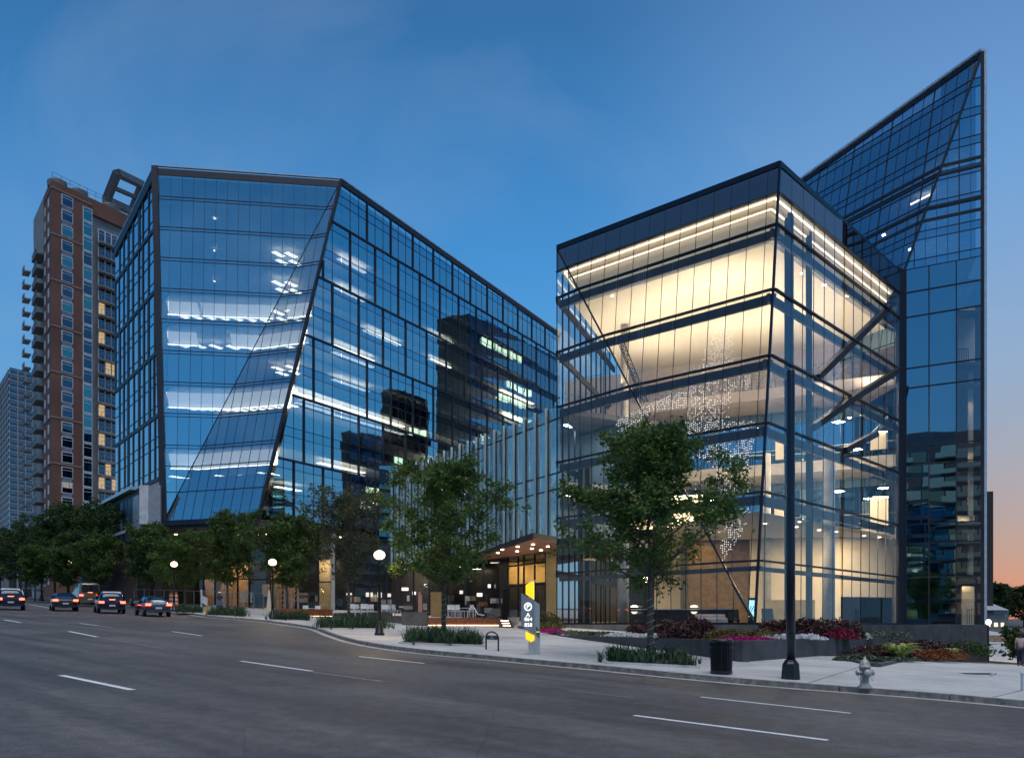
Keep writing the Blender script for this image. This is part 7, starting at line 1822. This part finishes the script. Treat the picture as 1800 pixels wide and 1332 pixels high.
# ---- hanging sculpture of lit drops
scu = thing('hanging_drop_sculpture', Vector((X(1260, 58), 58, Zceil - .1)), 'tall swirling sculpture of small white drops hanging in the atrium', 'sculpture')
polys = [([(1283, 560), (1290, 600), (1288, 640), (1262, 645), (1232, 652), (1240, 612), (1262, 578)], .9), ([(1215, 645), (1288, 640), (1282, 742), (1215, 742), (1200, 715)], .62), ([(1080, 752), (1088, 736), (1150, 706), (1182, 690), (1218, 686), (1218, 712), (1160, 722), (1110, 748), (1092, 765)], 1.0),
         ([(1200, 742), (1282, 742), (1335, 738), (1345, 745), (1300, 756), (1205, 764)], 1.0), ([(1284, 680), (1302, 660), (1318, 645), (1322, 668), (1312, 684)], .8), ([(1205, 770), (1262, 764), (1328, 762), (1322, 800), (1306, 838), (1322, 850), (1318, 866), (1262, 866), (1256, 822), (1235, 808), (1212, 800)], .85),
         ([(1262, 880), (1326, 874), (1320, 905), (1306, 930), (1300, 945), (1290, 962), (1276, 990), (1262, 975), (1272, 935), (1262, 905)], .85), ([(1215, 845), (1260, 860), (1268, 935), (1250, 940)], .3)]
def inside(pt, poly):
    x, y = pt; c = False; j = len(poly) - 1
    for i in range(len(poly)):
        xi, yi = poly[i]; xj, yj = poly[j]
        if (yi > y) != (yj > y) and x < (xj - xi) * (y - yi) / (yj - yi) + xi: c = not c
        j = i
    return c
rs = random.Random(6); drops = MB(); wires = MB(); px = 1080.0
OV = [(1, 0, 0), (0, 1, 0), (-1, 0, 0), (0, -1, 0), (0, 0, 1.2), (0, 0, -1.2)]; OF = [(0, 1, 4), (1, 2, 4), (2, 3, 4), (3, 0, 4), (1, 0, 5), (2, 1, 5), (3, 2, 5), (0, 3, 5)]
while px < 1346:
    Yd = 58.5 + 2.2 * sin(px * .11) + rs.uniform(-.8, .8); got = []
    py = 556 + rs.uniform(0, 4)
    while py < 992:
        for pl_, dn in polys:
            if inside((px, py), pl_) and rs.random() < dn * .7:
                c = P(px + rs.uniform(-.5, .5), py, Yd); r_ = rs.uniform(.030, .048); drops.add([c + Vector(v) * r_ for v in OV], OF); got.append(c.z); break
        py += 4.3
    if got: wires.bar((X(px, Yd), Yd, min(got)), (X(px, Yd), Yd, Zceil), .006, .006)
    px += 3.4
tag(drops.build('drops', glow('drop_light', (1.0, .97, .92), .95), scu), kind='stuff'); tag(wires.build('wires', M_coping, scu), kind='stuff')
# ================================================================== across the street, behind the camera: what the glass mirrors
def apartment_block(name, c, face, W_, dep, h, fl_h, label, seed):
    """face: unit vector the balcony front looks along"""
    f = Vector((face[0], face[1], 0)).normalized(); s_ = Vector((-f.y, f.x, 0)); c = Vector((c[0], c[1], 0)); t = thing(name, (c.x, c.y, zg(c.x, c.y)), label, 'building'); rz = atan2(s_.y, s_.x); r = random.Random(seed)
    q = c - f * dep / 2; box('body', (q.x, q.y, h / 2 - 2), (W_, dep, h + 4), M_aptconc, t, rz=rz)
    for k in range(1, int(h / fl_h)):
        z = k * fl_h
        for j in range(int(W_ / 3.4)):
            u = -W_ / 2 + (j + .5) * 3.4; p = c + s_ * u + f * .05; box('window', (p.x, p.y, z + fl_h * .45), (3.1, .1, fl_h * .72), r.choice((M_aptteal, M_gl_teal, M_gl_teal, M_aptwin)), t, rz=rz)
        for u0, u1 in ((-W_ / 2 + .5, -W_ * .08), (W_ * .08, W_ / 2 - .5)):
            p = c + s_ * (u0 + u1) / 2 + f * 1.0; b_ = box('balcony', (p.x, p.y, z), (u1 - u0, 2.0, .28), M_balc, t, rz=rz); p = c + s_ * (u0 + u1) / 2 + f * 1.95; box('balcony_rail', (p.x, p.y, z + .65), (u1 - u0, .05, 1.0), M_gl_teal, b_, rz=rz)
    return t
apartment_block('teal_apartment_block', (-47, -42), (.57, .82), 34, 14, 43, 3.1, 'teal glass apartment block with long balconies, mirrored low in the tower', 3)

sc_t = thing('lattice_screen', Vector((X(505, 84), 84, zg(X(505, 84), 84))), 'timber lattice screen with diagonal bars left of the russet tree', 'screen')
zq = zg(X(505, 84), 84)
for px in (488, 500, 512, 524): bar('post', (X(px, 84), 84, zq), (X(px, 84), 84, ZH(1026, 84)), .14, .14, M_galv, sc_t)
for k in range(5):
    bar('diagonal', (X(489, 84), 84.1, ZH(1066 - k * 9, 84)), (X(508, 84), 84.1, ZH(1056 - k * 9 + 4, 84)), .09, .06, M_wood, sc_t); bar('diagonal', (X(508, 84), 84.16, ZH(1066 - k * 9, 84)), (X(524, 84), 84.16, ZH(1050 - k * 9, 84)), .09, .06, M_wood, sc_t)
